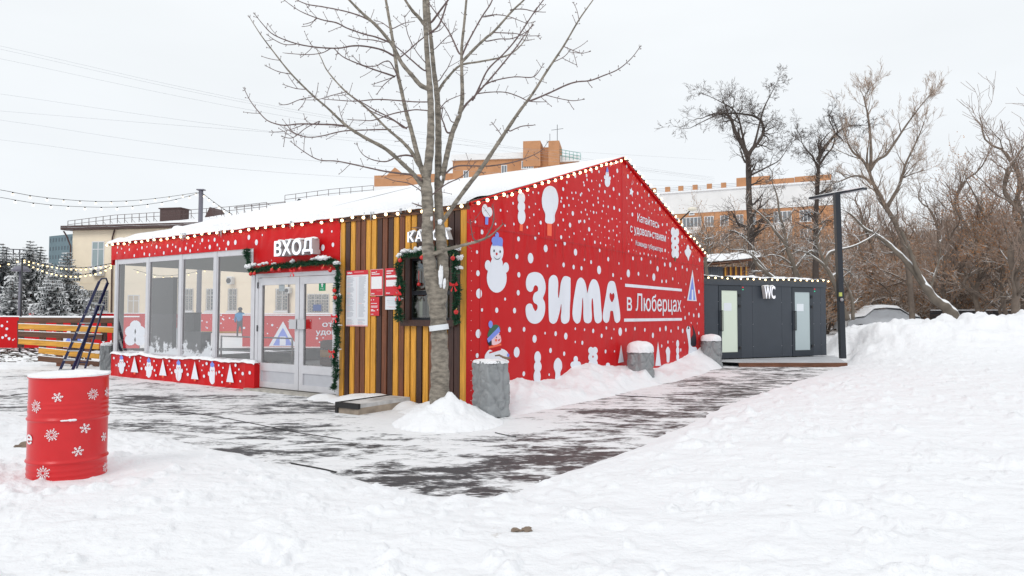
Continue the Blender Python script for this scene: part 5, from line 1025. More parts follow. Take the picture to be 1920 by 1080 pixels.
fz = festoon('festoon', 'row of warm bulbs under the snow along the front of the toilet cabin roof', [(.0, -.05, zt+.03), (GLn+.02, -.05, zt+.03)], .262, None, r_=.026, sag=.008, xf=gx, root_loc=gx((0, 0, zt)), bulb_dir=(-.1, -.9, -.4))
pa = Vector((*gnd(1385, 688, .0).xy, 0)); pb = Vector((*gnd(1588, 688, .0).xy, 0)); r = thing('wooden_deck', 'low snowy plank deck with brown edge board in front of the toilet cabin', 'deck', ((pa+pb)/2))
dd = (pb-pa).normalized(); m = MB(); P = [pa+Vector((0, 0, .12)), pb+Vector((0, 0, .12)), gx((GLn+.5, .1, .12)), gx((0, .1, .12))]
m.quad(*[tuple(v) for v in P]); m.build('deck_boards', mat('icy_deck', (.55, .57, .60), rough=.5, var=.3, vscale=3, stretch=(.6, 4, 1)), r)
m = MB(); m.beam(pa+Vector((0, -.02, .055)), pb+Vector((0, -.02, .055)), .04, .13); m.build('edge_board', WHM, r)

# T-shaped lamp post
r = thing('street_lamp', 'tall black T-shaped street lamp with snow on its bar beside the toilet cabin', 'street lamp', at(1580, 664, 18))
m = MB(); m.beam(at(1580, 672, 18), at(1568.5, 362, 18), .135, .135, up=(0, 1, 0)); m.build('pole', mat('black_lamp_paint', (.012, .016, .024), rough=.35), r)
a, b = at(1520, 372, 18.9), at(1622, 353.5, 17.4); m = MB(); m.beam(a, b, .16, .055); m.build('lamp_bar', MATS['black_lamp_paint'], r); m = MB(); m.beam(a+Vector((.05, 0, .036)), b+Vector((-.05, 0, .036)), .12, .03); m.build('snow_line', SNOWF, r); m = MB(); m.beam(a+Vector((.03, 0, -.031)), b+Vector((-.03, 0, -.031)), .10, .01); m.build('diffuser', mat('pale_diffuser', (.5, .52, .55)), r)
m = MB(); c = at(1575.5, 552, 17.9); m.box(c.x-.03, c.x+.04, c.y-.02, c.y+.02, c.z-.05, c.z+.05); m.build('sticker', mat('yellow_sticker', (.45, .5, .12)), r)
m = MB(); c = at(1577, 562, 17.88); m.ball((c.x+.02, c.y, c.z), .045, 8, 6); m.build('junction_clamp', mat('clamp_grey', (.3, .3, .32)), r, None, True)
# little arm lamp behind the gable
r = thing('arm_lamp', 'small lamp on a thin black arm sticking up behind the right slope of the gable', 'lamp', at(1272, 416, 22)); m = MB(); m.tube([at(1268, 420, 22), at(1293, 396, 21.5)], .025, 6); m.build('arm', BLACK, r); m = MB(); m.ball(at(1298, 392, 21.4), .12, 10, 6, (1.3, 1, .55)); m.build('lamp_head', mat('warm_lamp_head', (.75, .7, .6), rough=.5), r, None, True)

# kiosk behind the cabin
r = thing('timber_kiosk', 'small timber kiosk with a thick snowy roof behind the toilet cabin', 'kiosk', at(1365, 588, 30))
a, b = at(1310, 520, 30), at(1408, 520, 30); m = MB(); zt = at(0, 497, 30).z
n = 30
for i in range(n): x0 = a.x+(b.x-a.x)*i/n; x1 = a.x+(b.x-a.x)*(i+1)/n-.01; m.box(x0, x1, 30, 30.05, 0, zt, i % 3 if x0 > a.x+(b.x-a.x)*.45 else 3)
m.box(a.x, b.x, 30.06, 33, 0, zt, 1); m.build('wall', [WY, WM, WD, mat('kiosk_grey', (.09, .10, .12))], r)
m = MB(); m.add([(a.x-.3, 29.5, zt-.02), (b.x+.35, 29.5, zt+.28), (b.x+.35, 33.3, zt+.4), (a.x-.3, 33.3, zt+.1), (a.x-.3, 29.5, zt+.06), (b.x+.35, 29.5, zt+.36), (b.x+.35, 33.3, zt+.48), (a.x-.3, 33.3, zt+.18)], [(0, 1, 2, 3), (0, 1, 5, 4), (1, 2, 6, 5), (4, 5, 6, 7), (3, 0, 4, 7)]); m.build('roof', WHM, r)
m = MB(); vs = [];
for i in range(31):
    x = a.x-.35+(b.x-a.x+.8)*i/30
    for j in range(7): y = 29.4+4*j/6; vs.append((x, y, zt+.12+.30*i/30*(1)+(.34 if 0 < j < 6 else -.02)*min(1, (30-i)/3+.1)+.05*mn.noise(Vector((x, y, 1)))))
m.add(vs, [(i*7+j, (i+1)*7+j, (i+1)*7+j+1, i*7+j+1) for i in range(30) for j in range(6)]); m.build('roof_snow', SNOWF, r, None, True)
# ================================================================== BUILDINGS BEHIND
CREAM = mat('cream_render', (.90, .79, .62), rough=.85, var=.05, vscale=1.2, bump=.004, bscale=8); BROWNT = mat('brown_roof_trim', (.07, .038, .035), rough=.5); WFR = mat('white_window_frame', (.75, .76, .78), rough=.4); WGL = mat('window_pane_dark', (.16, .19, .21), rough=.1, spec=.8); BAR = mat('pale_window_bars', (.55, .52, .48), rough=.5)
YA = Vector((*at(132, 600, 50).xy, 0)); YB = Vector((*at(760, 600, 45).xy, 0)); yd = (YB-YA).normalized(); yn = Vector((yd.y, -yd.x, 0)); YLn = (YB-YA).length; YH = math.atan2(yd.y, yd.x)
def yx(p): return YA+yd*p[0]-yn*p[1]+Vector((0, 0, p[2]))
def yp(px, py, off=0):
    d = ray(px, py); P0 = YA-yn*off; k = yn.dot(P0-CAMP)/yn.dot(d); P = CAMP+d*k; return yd.dot(P-YA), P.z
r = thing('cream_building', 'cream two storey building with barred ground floor windows and a snowy railed roof', 'building', YA, YH); cream = r
ze = yp(216, 430)[1]; m = MB(); m.box(0, YLn+14, 0, 12, 0, ze); m.box(-.0, YLn, -.02, 0, yp(160, 530)[1]-.06, yp(160, 530)[1]); m.build('wall', CREAM, r, yx)
m = MB(); m.box(-.5, YLn+14.5, -.55, 0, ze-.02, ze+.10); m.box(-.5, YLn+14.5, -.58, -.50, ze-.0, ze+.28); m.box(-.5, 0, 0, 12.5, ze, ze+.2); m.build('eaves', BROWNT, r, yx)
rz_ = yp(600, 366, 6)[1]; s64 = yp(610, 366, 6)[0]; m = MB(); vs = []
for i in range(61):
    s_ = -.6+(YLn+15)*i/60
    for j in range(13):
        t_ = -.62+6.8*j/12; k = min(1, max(0, s_+.6)/5.0); hgt = (t_+.6)/6.8*(rz_-ze-.3)*min(1, (s_+.6)/s64); vs.append((s_, t_, ze+.26+max(0, hgt)+.06*mn.noise(Vector((s_, t_, 2)))+(-.12 if j == 0 else .08)))
m.add(vs, [(i*13+j, (i+1)*13+j, (i+1)*13+j+1, i*13+j+1) for i in range(60) for j in range(12)]); m.build('roof_snow', SNOWF, r, yx, True)
m = MB(); m.quad((YLn+14, 6.2, ze+.02), (-.5, 6.2, ze+.02), (-.5, 12.5, ze+.02), (YLn+14, 12.5, ze+.02)); m.quad((0, 6.18, ze), (YLn+14, 6.18, ze), (YLn+14, 6.2, rz_), (s64, 6.2, rz_)); m.build('rear_roof', BROWNT, r, yx)
def ywin(x0, y0, x1, y1, bars=True, lit=None, nv=2):
    (s0, z1), (s1, z0) = yp(x0, y0), yp(x1, y1); f = MB(); f.box(s0, s0+.06, -.03, .04, z0, z1); f.box(s1-.06, s1, -.03, .04, z0, z1); f.box(s0, s1, -.028, .04, z1-.06, z1); f.box(s0, s1, -.028, .04, z0, z0+.06)
    for k in range(1, nv): f.box(s0+(s1-s0)*k/nv-.03, s0+(s1-s0)*k/nv+.03, -.025, .04, z0, z1)
    f.box(s0, s1, -.026, .04, z0+(z1-z0)*.68, z0+(z1-z0)*.68+.05); w_ = f.build('window', WFR, r, yx); g = MB(); g.quad((s0, -.01, z0), (s1, -.01, z0), (s1, -.01, z1), (s0, -.01, z1)); g.build('pane', lit or WGL, w_, yx)
    s = MB(); s.box(s0-.08, s1+.08, -.20, 0, z0-.12, z0-.04); s.box(s0-.06, s1+.06, -.18, -.0, z0-.04, z0+.02); s.build('sill', WFR, w_, yx)
    if bars:
        b = MB(); nb_ = max(3, int((s1-s0)/.16))
        for k in range(nb_+1): x = s0+(s1-s0)*k/nb_; b.box(x-.012, x+.012, -.10, -.07, z0, z1)
        for k in range(6): z = z0+(z1-z0)*(k+.3)/6; b.box(s0, s1, -.105, -.08, z-.012, z+.012)
        for k in range(nb_):
            for j in range(6): x = s0+(s1-s0)*(k+.5)/nb_; z = z0+(z1-z0)*(j+.3+(.5 if k % 2 else 0))/6; b.box(x-.05, x+.05, -.10, -.085, z-.02, min(z+.02, z1))
        b.build('bars', BAR, w_, yx)
ywin(173, 453, 195, 500, False, mat('pale_window_pane', (.30, .38, .40), rough=.1, spec=.8)); ywin(147, 544, 203, 584, nv=3)
for x0, x1 in ((347, 362), (388, 401), (429, 444), (518, 540)): ywin(x0, 541, x1, 583)
ywin(577, 551, 617, 587, nv=3); ywin(650, 545, 672, 585); ywin(240, 553, 261, 590, False, mat('shutter_beige', (.55, .47, .38)))
(s0, z1), (s1, z0) = yp(589, 571), yp(604, 583); m = MB(); m.box(s0, s1, -.14, -.11, z0, z1); m.build('blue_notice', mat('blue_notice', (.02, .07, .28)), r, yx)
for (x0, y0, x1, y1) in ((170, 504, 191, 517), (427, 520, 436, 533), (536, 540, 544, 550)):
    (s0, z1), (s1, z0) = yp(x0, y0, -.3), yp(x1, y1, -.3); m = MB(); m.box(s0, s1, -.42, -.06, z0, z1); m.box(s0-.0, s1, -.42, -.06, z1, z1+.05, 1); 
    m.add([((s0+s1)/2+(z1-z0)*.38*math.cos(t*.4)-.05, -.425, (z0+z1)/2+(z1-z0)*.38*math.sin(t*.4)) for t in range(16)], [tuple(range(16))], 2); m.build('air_conditioner', [mat('ac_white', (.6, .6, .6)), SNOWF, DARKM], r, yx)
for pts in (((122, 434), (127, 442), (135, 462), (134, 520), (132, 590)), ((218, 428), (213, 446), (212, 520), (211, 590)), ((543, 480), (543, 590))):
    m = MB(); m.tube([yx((*(lambda q: (q[0], -.12))(yp(x, y)), yp(x, y)[1])) for x, y in pts], .055, 6); m.build('downpipe', BROWNT, r)
# roof rails, vents
def rail(pts, n, hgt, Yo, nm='roof_railing'):
    m = MB(); P = [yx((yp(x, y, Yo)[0], Yo, yp(x, y, Yo)[1])) for x, y in pts]; L = sum((b-a).length for a, b in zip(P, P[1:]))
    for k in range(n+1):
        d = L*k/n
        for a, b in zip(P, P[1:]):
            if d <= (b-a).length+1e-5: p = a.lerp(b, d/(b-a).length); break
            d -= (b-a).length
        m.tube([p, p+Vector((0, 0, hgt))], .022, 4); m.tube([p+Vector((0, 0, hgt*.4)), p+Vector((.1, .3, 0))], .015, 3)
    for h_ in (hgt, hgt*.55): m.tube([p+Vector((0, 0, h_)) for p in P], .02, 4)
    m.build(nm, BROWNT, r)
rail([(127, 430), (216, 419), (300, 414), (430, 404)], 22, .62, .2); rail([(430, 404), (500, 396)], 5, .62, .2); rail([(534, 384), (620, 373), (700, 366)], 8, .75, 6); rail([(440, 391), (535, 381)], 3, .12, 6)
for (x0, y0, x1, y1, Yo, mt) in ((300, 392, 338, 408, 3.0, BROWNT), (384, 392, 402, 402, 4, BROWNT), (546, 376, 574, 384, 5.5, DARKM)):
    (s0, z1), (s1, z0) = yp(x0, y0, Yo), yp(x1, y1, Yo); m = MB()
    if Yo == 3.0: m.box(s0, s1, Yo, Yo+1, z0-.5, z1); m.box(s0-.08, s1+.08, Yo-.08, Yo+1.1, z1, z1+.08)
    else: m.add([(s0, Yo, z0-.2), ((s0+s1)/2, Yo, z1+.15), (s1, Yo, z0-.2), (s0, Yo+1.6, z0), ((s0+s1)/2, Yo+1.6, z1+.15), (s1, Yo+1.6, z0)], [(0, 2, 1), (0, 1, 4, 3), (1, 2, 5, 4)])
    m.build('chimney' if Yo == 3.0 else 'dormer', mt, r, yx)
# generic block of flats with real windows
def flats(name, label, x0, Y0, x1, Y1, ztop, mats, floors, ncol, z_first, fl_h, style=0, depth=14, grp=None):
    a = Vector((*at(x0, 600, Y0).xy, 0)); b = Vector((*at(x1, 600, Y1).xy, 0)); d = (b-a).normalized(); n = Vector((d.y, -d.x, 0)); L = (b-a).length
    rt = thing(name, label, 'building', a, math.atan2(d.y, d.x)); fx = lambda p: a+d*p[0]-n*p[1]+Vector((0, 0, p[2]))
    return rt, fx, L
ORB = mat('orange_brick', (.52, .26, .13), rough=.85, var=.12, vscale=.8); WHB = mat('whitewashed_brick', (.80, .80, .80), rough=.85, var=.06, vscale=.6); FW = mat('flat_window', (.18, .20, .22), rough=.15, spec=.7)
def bwin(rt, fx, s0, s1, z0, z1, nv=2, frame=WFR):
    f = MB(); f.box(s0-.08, s1+.08, -.10, -.0, z0-.14, z0); f.box(s0, s0+.10, -.06, -.0, z0, z1); f.box(s1-.1, s1, -.06, -.0, z0, z1); f.box(s0+.1, s1-.1, -.06, 0, z1-.1, z1)
    for k in range(1, nv): x = s0+(s1-s0)*k/nv; f.box(x-.05, x+.05, -.058, 0, z0, z1-.1)
    w_ = f.build('window', frame, rt, fx); g = MB(); g.quad((s0+.1, -.02, z0), (s1-.1, -.02, z0), (s1-.1, -.02, z1-.1), (s0+.1, -.02, z1-.1)); g.build('pane', FW, w_, fx)
# right hand flats
RA, RB = (1205, 112.0), (1566, 100.0)
rt, fx, Ln = flats('brick_flats', 'long orange brick apartment block with a white top storey behind the trees on the right', RA[0], RA[1], RB[0], RB[1], 0, 0, 0, 0, 0, 0)
def fpx(x): d = ray(x, 600); a = fx((0, 0, 0)); b = fx((Ln, 0, 0)); e = b-a; k = (a.x*e.y-a.y*e.x)/(d.x*e.y-d.y*e.x); P = d*k; return (Vector((P.x, P.y, 0))-a).dot(e)/Ln
def fz(x, y): s_ = fpx(x); P = fx((s_, 0, 0)); return EYE + (at(x, y, P.y).z-EYE)
ztr = fz(1400, 353); zwb = fz(1380, 395)
m = MB(); m.box(0, Ln, 0, 14, 0, zwb, 0); m.box(0, Ln+.05, -.12, 14, zwb, ztr, 1); m.box(fpx(1420), Ln, -.02, 14, zwb-.0, zwb+.01, 0); m.build('wall', [ORB, WHB], rt, fx)
m = MB(); m.box(-.3, Ln+.3, -.4, 14.2, ztr, ztr+.25); m.build('roof_edge', SNOWF, rt, fx)
for k, x in enumerate((1226, 1252, 1277, 1304, 1331, 1358)): m = MB(); s_ = fpx(x); m.box(s_-.3, s_+.45, .0, .5, ztr+.25, ztr+1.15); m.build('parapet', ORB, rt, fx)
m = MB()
m.box(fpx(1383), fpx(1446), .3, 1.5, ztr+.25, ztr+1.75); m.box(fpx(1446), fpx(1492), .6, 1.6, ztr+.25, ztr+1.2); m.box(fpx(1493), Ln-.2, .6, 1.6, ztr+.25, ztr+1.3); m.build('parapet', ORB, rt, fx)
m = MB()
for z in (.45, .7, .95): m.tube([fx((0, .25, ztr+z)), fx((fpx(1383), .25, ztr+z))], .03, 3)
m.build('roof_railing', mat('rail_grey', (.35, .36, .38)), rt)
for x in (1259, 1298): s_ = fpx(x); bwin(rt, fx, s_-.35, s_+.45, ztr-3.6, ztr-2.7, 1)
FLH = 2.85
for k in range(6):
    z = zwb-2.2-k*FLH
    if z < .5: break
    for x0_, x1_, nv in ((1262, 1275, 2), (1281, 1317, 5), (1322, 1340, 3), (1352, 1368, 2), (1382, 1396, 2), (1406, 1420, 2)): bwin(rt, fx, fpx(x0_), fpx(x1_), z, z+1.55, nv)
    for x0_, x1_, nv in ((1453, 1487, 4), (1502, 1524, 3)): bwin(rt, fx, fpx(x0_), fpx(x1_), z+.0, z+1.7, nv)
m = MB()
for k in range(6):
    z = zwb-2.2-k*FLH
    if z > 1.5: m.box(fpx(1452), fpx(1488), -1.0, -.0, z-1.2, z-.15); m.box(fpx(1281), fpx(1317), -.9, 0, z-1.1, z-.15)
m.build('balcony', WHB, rt, fx)
# left orange block above the pavilion roof
rt, fx, Ln = flats('brick_flats', 'orange brick block with stepped white cornices rising above the pavilion roof', 690, 118.0, 1110, 112.0, 0, 0, 0, 0, 0, 0)
z1_ = fz(760, 326)
z2_ = fz(960, 300); z3_ = fz(1025, 270); z4_ = fz(1070, 305)
m = MB(); m.box(fpx(699), fpx(850), 0, 12, 0, fz(740, 328)); m.box(fpx(850), fpx(985), -1.0, 12, 0, fz(920, 302)); m.box(fpx(985), fpx(1012), -2.2, 12, 0, z3_-1.6); m.box(fpx(1012), fpx(1085), -.6, 12, 0, z4_+.6); m.box(fpx(1085), Ln, .5, 12, 0, z4_-1); m.build('wall', ORB, rt, fx)
m = MB(); m.box(fpx(984), fpx(1016), -2.4, 3, z3_-4.2, z3_); m.box(fpx(1016), fpx(1031), -1.0, 3, z3_-4.2, z3_-.8); m.box(fpx(1031), fpx(1051), -2.4, 3, z3_-4.2, z3_-.1); m.build('stair_tower', ORB, rt, fx)
m = MB(); h_ = fz(920, 302); m.box(fpx(848), fpx(985), -1.4, 0, h_-.0, h_+1.0); m.box(fpx(985), fpx(1013), -2.7, 0, z3_-6.0, z3_-5.0); m.box(fpx(1031), fpx(1087), -1.0, 0, z4_+.0, z4_+1.0); m.box(fpx(850), fpx(930), -1.2, -.0, h_-5.2, h_-3.9); m.box(fpx(698), fpx(850), -.3, 12, fz(740, 343)-4, fz(740, 343)-.6); m.build('cornice', WHB, rt, fx)
m = MB(); 
m.add([(fpx(722), -.1, fz(740, 329)), (fpx(738), -.1, fz(740, 329)+1.4), (fpx(756), -.1, fz(740, 329)), (fpx(722), 1, fz(740, 329)), (fpx(738), 1, fz(740, 329)+1.4), (fpx(756), 1, fz(740, 329))], [(0, 2, 1), (0, 1, 4, 3), (1, 2, 5, 4)]); m.build('gablet', ORB, rt, fx)
def W_(x0, y0, x1, y1, nv, fo): 
    s0, s1 = fpx(x0), fpx(x1); g = lambda p: fx((p[0], p[1]+fo, p[2])); bwin(rt, g, s0, s1, fz((x0+x1)/2, y1), fz((x0+x1)/2, y0), nv)
W_(941, 312, 952, 327, 2, -1.02); W_(981, 307, 1003, 321, 5, -2.25); W_(1018, 300, 1028, 313, 2, -.65); W_(1066, 318, 1076, 330, 2, -.65); W_(870, 322, 880, 336, 2, -1.02)
m = MB()
for z in (0, .5, 1.0): m.tube([fx((fpx(1048), -1, z4_+1.1+z)), fx((fpx(1090), -1, z4_+.3+z))], .05, 4)
for k in range(7): s_ = fpx(1048+k*7); m.tube([fx((s_, -1, z4_+.2)), fx((s_, -1, z4_+2.0-.13*k))], .05, 4)
m.build('roof_railing', mat('green_railing', (.05, .30, .26)), rt)
m = MB(); s_ = fpx(1045); m.tube([fx((s_, 0, z3_)), fx((s_, 0, z3_+3.2))], .06, 4); m.tube([fx((s_-1.0, 0, z3_+2.3)), fx((s_+1.0, 0, z3_+2.5))], .04, 4); m.tube([fx((fpx(1031), 0, z3_)), fx((fpx(1031), 0, z3_+1.7))], .05, 4); m.build('aerial', DARKM, rt)
# teal tower, far left
rt, fx, Ln = flats('office_tower', 'distant teal glazed tower block between the spruces and the cream building', 88, 235, 150, 225, 0, 0, 0, 0, 0, 0); zt = at(110, 440, 230).z
m = MB(); m.box(0, Ln, 0, 14, 0, zt); m.build('wall', mat('teal_cladding', (.11, .165, .19), rough=.6, var=.15, vscale=.1), rt, fx); m = MB()
for i in range(11):
    for k in range(10): s_ = .5+Ln*i/11; z = zt-2.2-k*2.9; m.box(s_, s_+.55, -.05, 0, z, z+1.3)
m.build('window_grid', mat('teal_window', (.04, .06, .08), rough=.3), rt, fx)
# faint blocks seen through the right hand grove
for (x0, x1, Y_, yt, c, lab, nm) in ((1735, 1870, 150, 428, (.42, .40, .39), 'pale grey panel block far behind the right hand grove', 'panel_block'), (1655, 1735, 170, 440, (.55, .47, .33), 'far yellowish tower block just visible through the leaning tree', 'panel_block')):
    rt, fx, Ln = flats(nm, lab, x0, Y_, x1, Y_-4, 0, 0, 0, 0, 0, 0); zt = at(0, yt, Y_).z; m = MB(); m.box(0, Ln, 0, 12, 0, zt); m.build('wall', mat('panel_'+str(x0), c, rough=.9, var=.1, vscale=.2), rt, fx); m = MB()
    for i in range(int(Ln/3)):
        for k in range(int(zt/3)): m.box(1+3*i, 2.4+3*i, -.05, 0, zt-2.4-3*k, zt-1.0-3*k)
    m.build('window_grid', FW, rt, fx)
# low brown huts and fence in the grove
for (x0, x1, Y_, yt, lab) in ((1795, 1905, 55, 556, 'low brown hut with a snowy roof behind the right hand grove'), (1560, 1600, 60, 560, 'small beige shed behind the lamp post')):
    a, b = at(x0, 600, Y_), at(x1, 600, Y_); z = at(0, yt, Y_).z; r = thing('hut', lab, 'hut', (a.x, Y_, 0)); m = MB(); m.box(a.x, b.x, Y_, Y_+4, 0, z); m.build('wall', mat('hut_brown' if x0 > 1700 else 'hut_beige', (.16, .085, .05) if x0 > 1700 else (.5, .42, .38), rough=.8, var=.3, vscale=1), r); m = MB(); m.box(a.x-.3, b.x+.3, Y_-.4, Y_+4.3, z, z+.28); m.build('roof_snow', SNOWF, r)
r = thing('metal_fence', 'dark picket fence beyond the snow bank at the right edge', 'fence', at(1840, 600, 38)); m = MB(); a, b = at(1745, 600, 40), at(2040, 600, 36)
for k in range(150): p = a.lerp(b, k/149); m.box(p.x-.015, p.x+.015, p.y-.01, p.y+.01, 0, 1.75)
for z in (.4, 1.6): m.beam(Vector((a.x, a.y, z)), Vector((b.x, b.y, z)), .03, .05)
m.build('pickets', DARKM, r); m = MB(); m.beam(Vector((a.x, a.y, 1.79)), Vector((b.x, b.y, 1.79)), .07, .05); m.build('snow_line', SNOWF, r)

# ------------------------------------------------------------------ cars behind the bank
def car(lab, px0, px1, Y_, body, snowy, grp='parked cars behind the snow bank', hgt=1.48):
    a, b = at(px0, 600, Y_), at(px1, 600, Y_); Lc = 4.3; c = (a+b)/2; r = thing('parked_car', lab, 'car', (c.x, Y_, .3), 0, grp); sx = Lc/4.3; zb = .35
    pf = [(-2.15, .35), (-2.1, .75), (-1.75, .92), (-1.15, 1.0), (-.55, 1.42), (.15, 1.48), (.95, 1.42), (1.55, 1.02), (2.05, .95), (2.15, .6), (2.12, .35)]
    m = MB(); vs = []
    for yy, k in ((-.82, 1), (-.72, 1.0), (.72, 1.0), (.82, 1)):
        for x, z in pf: vs.append((c.x+x*sx*(1 if abs(yy) < .8 else .985), Y_+yy*(1 if z < 1.05 else .86), zb+(z*(1 if abs(yy) < .8 else .99))*hgt/1.48))
    n = len(pf); m.add(vs, [(j*n+i, j*n+i+1, (j+1)*n+i+1, (j+1)*n+i) for j in range(3) for i in range(n-1)]+[tuple(range(n)), tuple(range(3*n, 4*n))[::-1]]); m.build('body', body, r, None, True)
    m = MB(); m.add([(c.x-.95, Y_-.83, zb+1.02), (c.x-.5, Y_-.735, zb+1.36), (c.x+.9, Y_-.735, zb+1.36), (c.x+1.3, Y_-.83, zb+1.02)], [(0, 1, 2, 3)]); (m.build('side_window', WINDOWD, r) if snowy < .2 else None)
    for x in (-1.35, 1.35):
        m = MB(); q = [(c.x+x+.33*math.cos(t*.4), Y_-.84, zb+.3+.33*math.sin(t*.4)) for t in range(16)]; m.add(q+[(x_, Y_-.6, z_) for x_, _, z_ in q], [tuple(range(16))]+[(i, (i+1) % 16, 16+(i+1) % 16, 16+i) for i in range(16)]); m.build('wheel', BLACK, r)
    if snowy:
        m = MB(); vs = []
        for yy in (-.80, -.4, .4, .80):
            for x, z in pf[1:-1]: vs.append((c.x+x*sx*.97, Y_+yy*(1 if z < 1.05 else .9), zb+z*hgt/1.48+snowy*(1 if abs(yy) < .5 else .35)))
        n = len(pf)-2; m.add(vs, [(j*n+i, j*n+i+1, (j+1)*n+i+1, (j+1)*n+i) for j in range(3) for i in range(n-1)]); m.build('snow_cover', SNOWF, r, None, True)
car('pale parked car completely covered by snow beyond the bank', 1598, 1692, 39, mat('snow_caked_car', (.74, .76, .79), rough=.8, bump=.02, bscale=4), .26)
car('dark parked car with snow on its roof, left of the concrete pole', 1658, 1698, 78, mat('dark_car', (.03, .035, .045), rough=.3), .10)
car('dark parked car right of the concrete pole', 1712, 1748, 62, MATS['dark_car'], .08)
r = thing('parked_van', 'low white delivery van roof behind the snow covered car', 'van', at(1630, 590, 60)); a, b = at(1612, 590, 60), at(1662, 590, 60); m = MB(); z = at(0, 571, 60).z; m.box(a.x, b.x, 60, 62, .6, z); m.box(b.x, b.x+.9, 60, 62, .6, z-.8); m.build('body', WHITEP, r); m = MB(); m.box(b.x-1.6, b.x-.3, 59.95, 59.99, z-.55, z-.1); m.build('yellow_panel', mat('yellow_panel', (.6, .55, .15)), r); m = MB(); m.box(a.x-.02, b.x, 59.9, 62, z, z+.12); m.build('roof_snow', SNOWF, r)
def pole(name, lab, px, pyt, Y_, rad_, mt, z0=0, head=None, cat='pole'):
    t = at(px, pyt, Y_); r = thing(name, lab, cat, (t.x, Y_, z0)); m = MB(); m.tube([(t.x, Y_, z0), (t.x, Y_, t.z)], [rad_*1.15, rad_], 8); m.build('shaft', mt, r, None, True)
    if head == 'cap': m = MB(); m.box(t.x-.14, t.x+.14, Y_-.1, Y_+.1, t.z, t.z+.04); m.build('cap', mt, r)
    if head == 'lamp': m = MB(); m.lathe([(0, .22), (.2, .18), (.34, .03), (.30, -.02), (0, -.03)], 14, (t.x, Y_, t.z)); m.build('lamp_head', mt, r, None, True)
    return r, t
CONC = mat('grey_concrete', (.30, .29, .28), rough=.9, var=.2); GPOLE = mat('grey_purple_post', (.16, .16, .20), rough=.5)
pole('concrete_pole', 'pale concrete utility pole in the grove behind the parked cars', 1696, 478, 52, .14, CONC)
_, SP = pole('light_post', 'slim grey post rising behind the pavilion roof and carrying the light chains', 377, 357, 26, .085, GPOLE, head='cap')
pole('park_lamp', 'grey park lamp standing in front of the snowy spruces', 39, 508, 27.5, .06, GPOLE, head='lamp', cat='street lamp')
_, S2 = pole('light_mast', 'thin mast holding the lower light chains in front of the spruces', 42, 483, 24, .03, DARKM)
def chain(lab, pts, Ya, Yb, every, grp, mt=BULBW, r_=.045):
    P = [at(x, y, Ya+(Yb-Ya)*(x-pts[0][0])/(pts[-1][0]-pts[0][0])) for x, y in pts]; Q = catmull([tuple(p) for p in P], 8, closed=False); rt = thing('light_chain', lab, 'string lights', P[0], 0, grp); m = MB(); m.tube([tuple(q) for q in Q], .010 if r_ < .04 else .013, 4); cab = m
    L = 0; nxt = every*.5; bs = []
    for a, b in zip(Q, Q[1:]):
        l = (b-a).length
        while nxt <= L+l: bs.append(a.lerp(b, (nxt-L)/l)); nxt += every
        L += l
    k_ = r_/.045
    for p in bs: cab.tube([p, p-Vector((0, 0, .07*k_))], .028*k_, 5)
    cab.build('cable', BLACK, rt)
    for p in bs[:95]: m = MB(); m.ball(p-Vector((0, 0, .10*k_)), r_, 7, 5); m.build('bulb', mt, rt, None, True)
chain('upper light chain sagging across the sky to the slim grey post', [(-60, 348), (0, 356), (60, 367), (120, 374), (180, 377.5), (240, 376.5), (300, 371), (377, 360)], 20, 26, .50, 'light chains across the sky', BULBW, .034)
chain('lower light chain sagging across the sky to the slim grey post', [(-60, 362), (0, 370), (60, 380), (120, 386), (200, 388.5), (260, 385), (320, 376), (377, 361)], 21, 26, .50, 'light chains across the sky', BULBW, .034)
chain('short light chain dropping from the slim grey post to the pavilion roof', [(378, 361), (400, 378), (420, 392), (436, 402)], 26, 24, .5, 'light chains across the sky', BULBW, .034)
WB = mat('warm_small_bulb', (.9, .75, .4), rough=.4, emit=(1, .75, .35), es=2.0)
chain('warm light chain running right from the thin mast to the pavilion corner, upper one', [(42, 484), (80, 494), (120, 500.5), (165, 501), (213, 493)], 24, 19.0, .42, 'warm light chains at the rink', WB, .028)
chain('warm light chain running right from the thin mast to the pavilion corner, lower one', [(42, 486), (65, 499), (100, 511), (140, 515), (180, 510), (213, 496)], 24, 19.0, .42, 'warm light chains at the rink', WB, .028)
chain('warm light chain running left from the thin mast out of view', [(-60, 500), (-20, 498), (15, 492), (42, 484)], 24, 24, .32, 'warm light chains at the rink', WB, .032)
chain('warm light chain seen through the pavilion windows', [(250, 505), (300, 517), (350, 513), (400, 503), (470, 498)], 25.8, 28, .3, 'warm light chains at the rink', WB, .028)
# overhead wires
WIRE = mat('thin_wire', (.45, .47, .50), rough=.7)
for (y0, ym, y1, nm) in ((86, 222, 335, 'topmost'), (92, 226, 338, 'second from the top'), (110, 236, 340, 'third from the top'), (176, 262, 332, 'fourth from the top'), (208, 257, 300, 'fifth from the top'), (225, 306, 342, 'sixth from the top'), (262, 331, 350, 'lowest')):
    P = [at(-300, y0-(ym-y0)*.5, 58), at(0, y0, 60), at(640, ym, 66), at(1340, y1, 110)]; Q = catmull([tuple(p) for p in P], 8, closed=False); r = thing('overhead_wire', 'thin overhead wire crossing the sky on the left, %s of the seven' % nm, 'wire', P[0], 0, 'overhead wires'); m = MB(); m.tube([tuple(q) for q in Q], .011, 3); m.build('wire', WIRE, r)
# sports frame behind spruces
r = thing('ball_court_frame', 'dark net frame showing above the spruces at the far left', 'frame', at(50, 590, 60)); m = MB()
for x in (12, 25, 37, 50, 62, 69): m.tube([at(x, 590, 60), at(x, 468, 60)], .05, 4)
for y in (467, 476): m.tube([at(12, y, 60), at(69, y+2, 60)], .05, 4)
m.build('frame', DARKM, r)

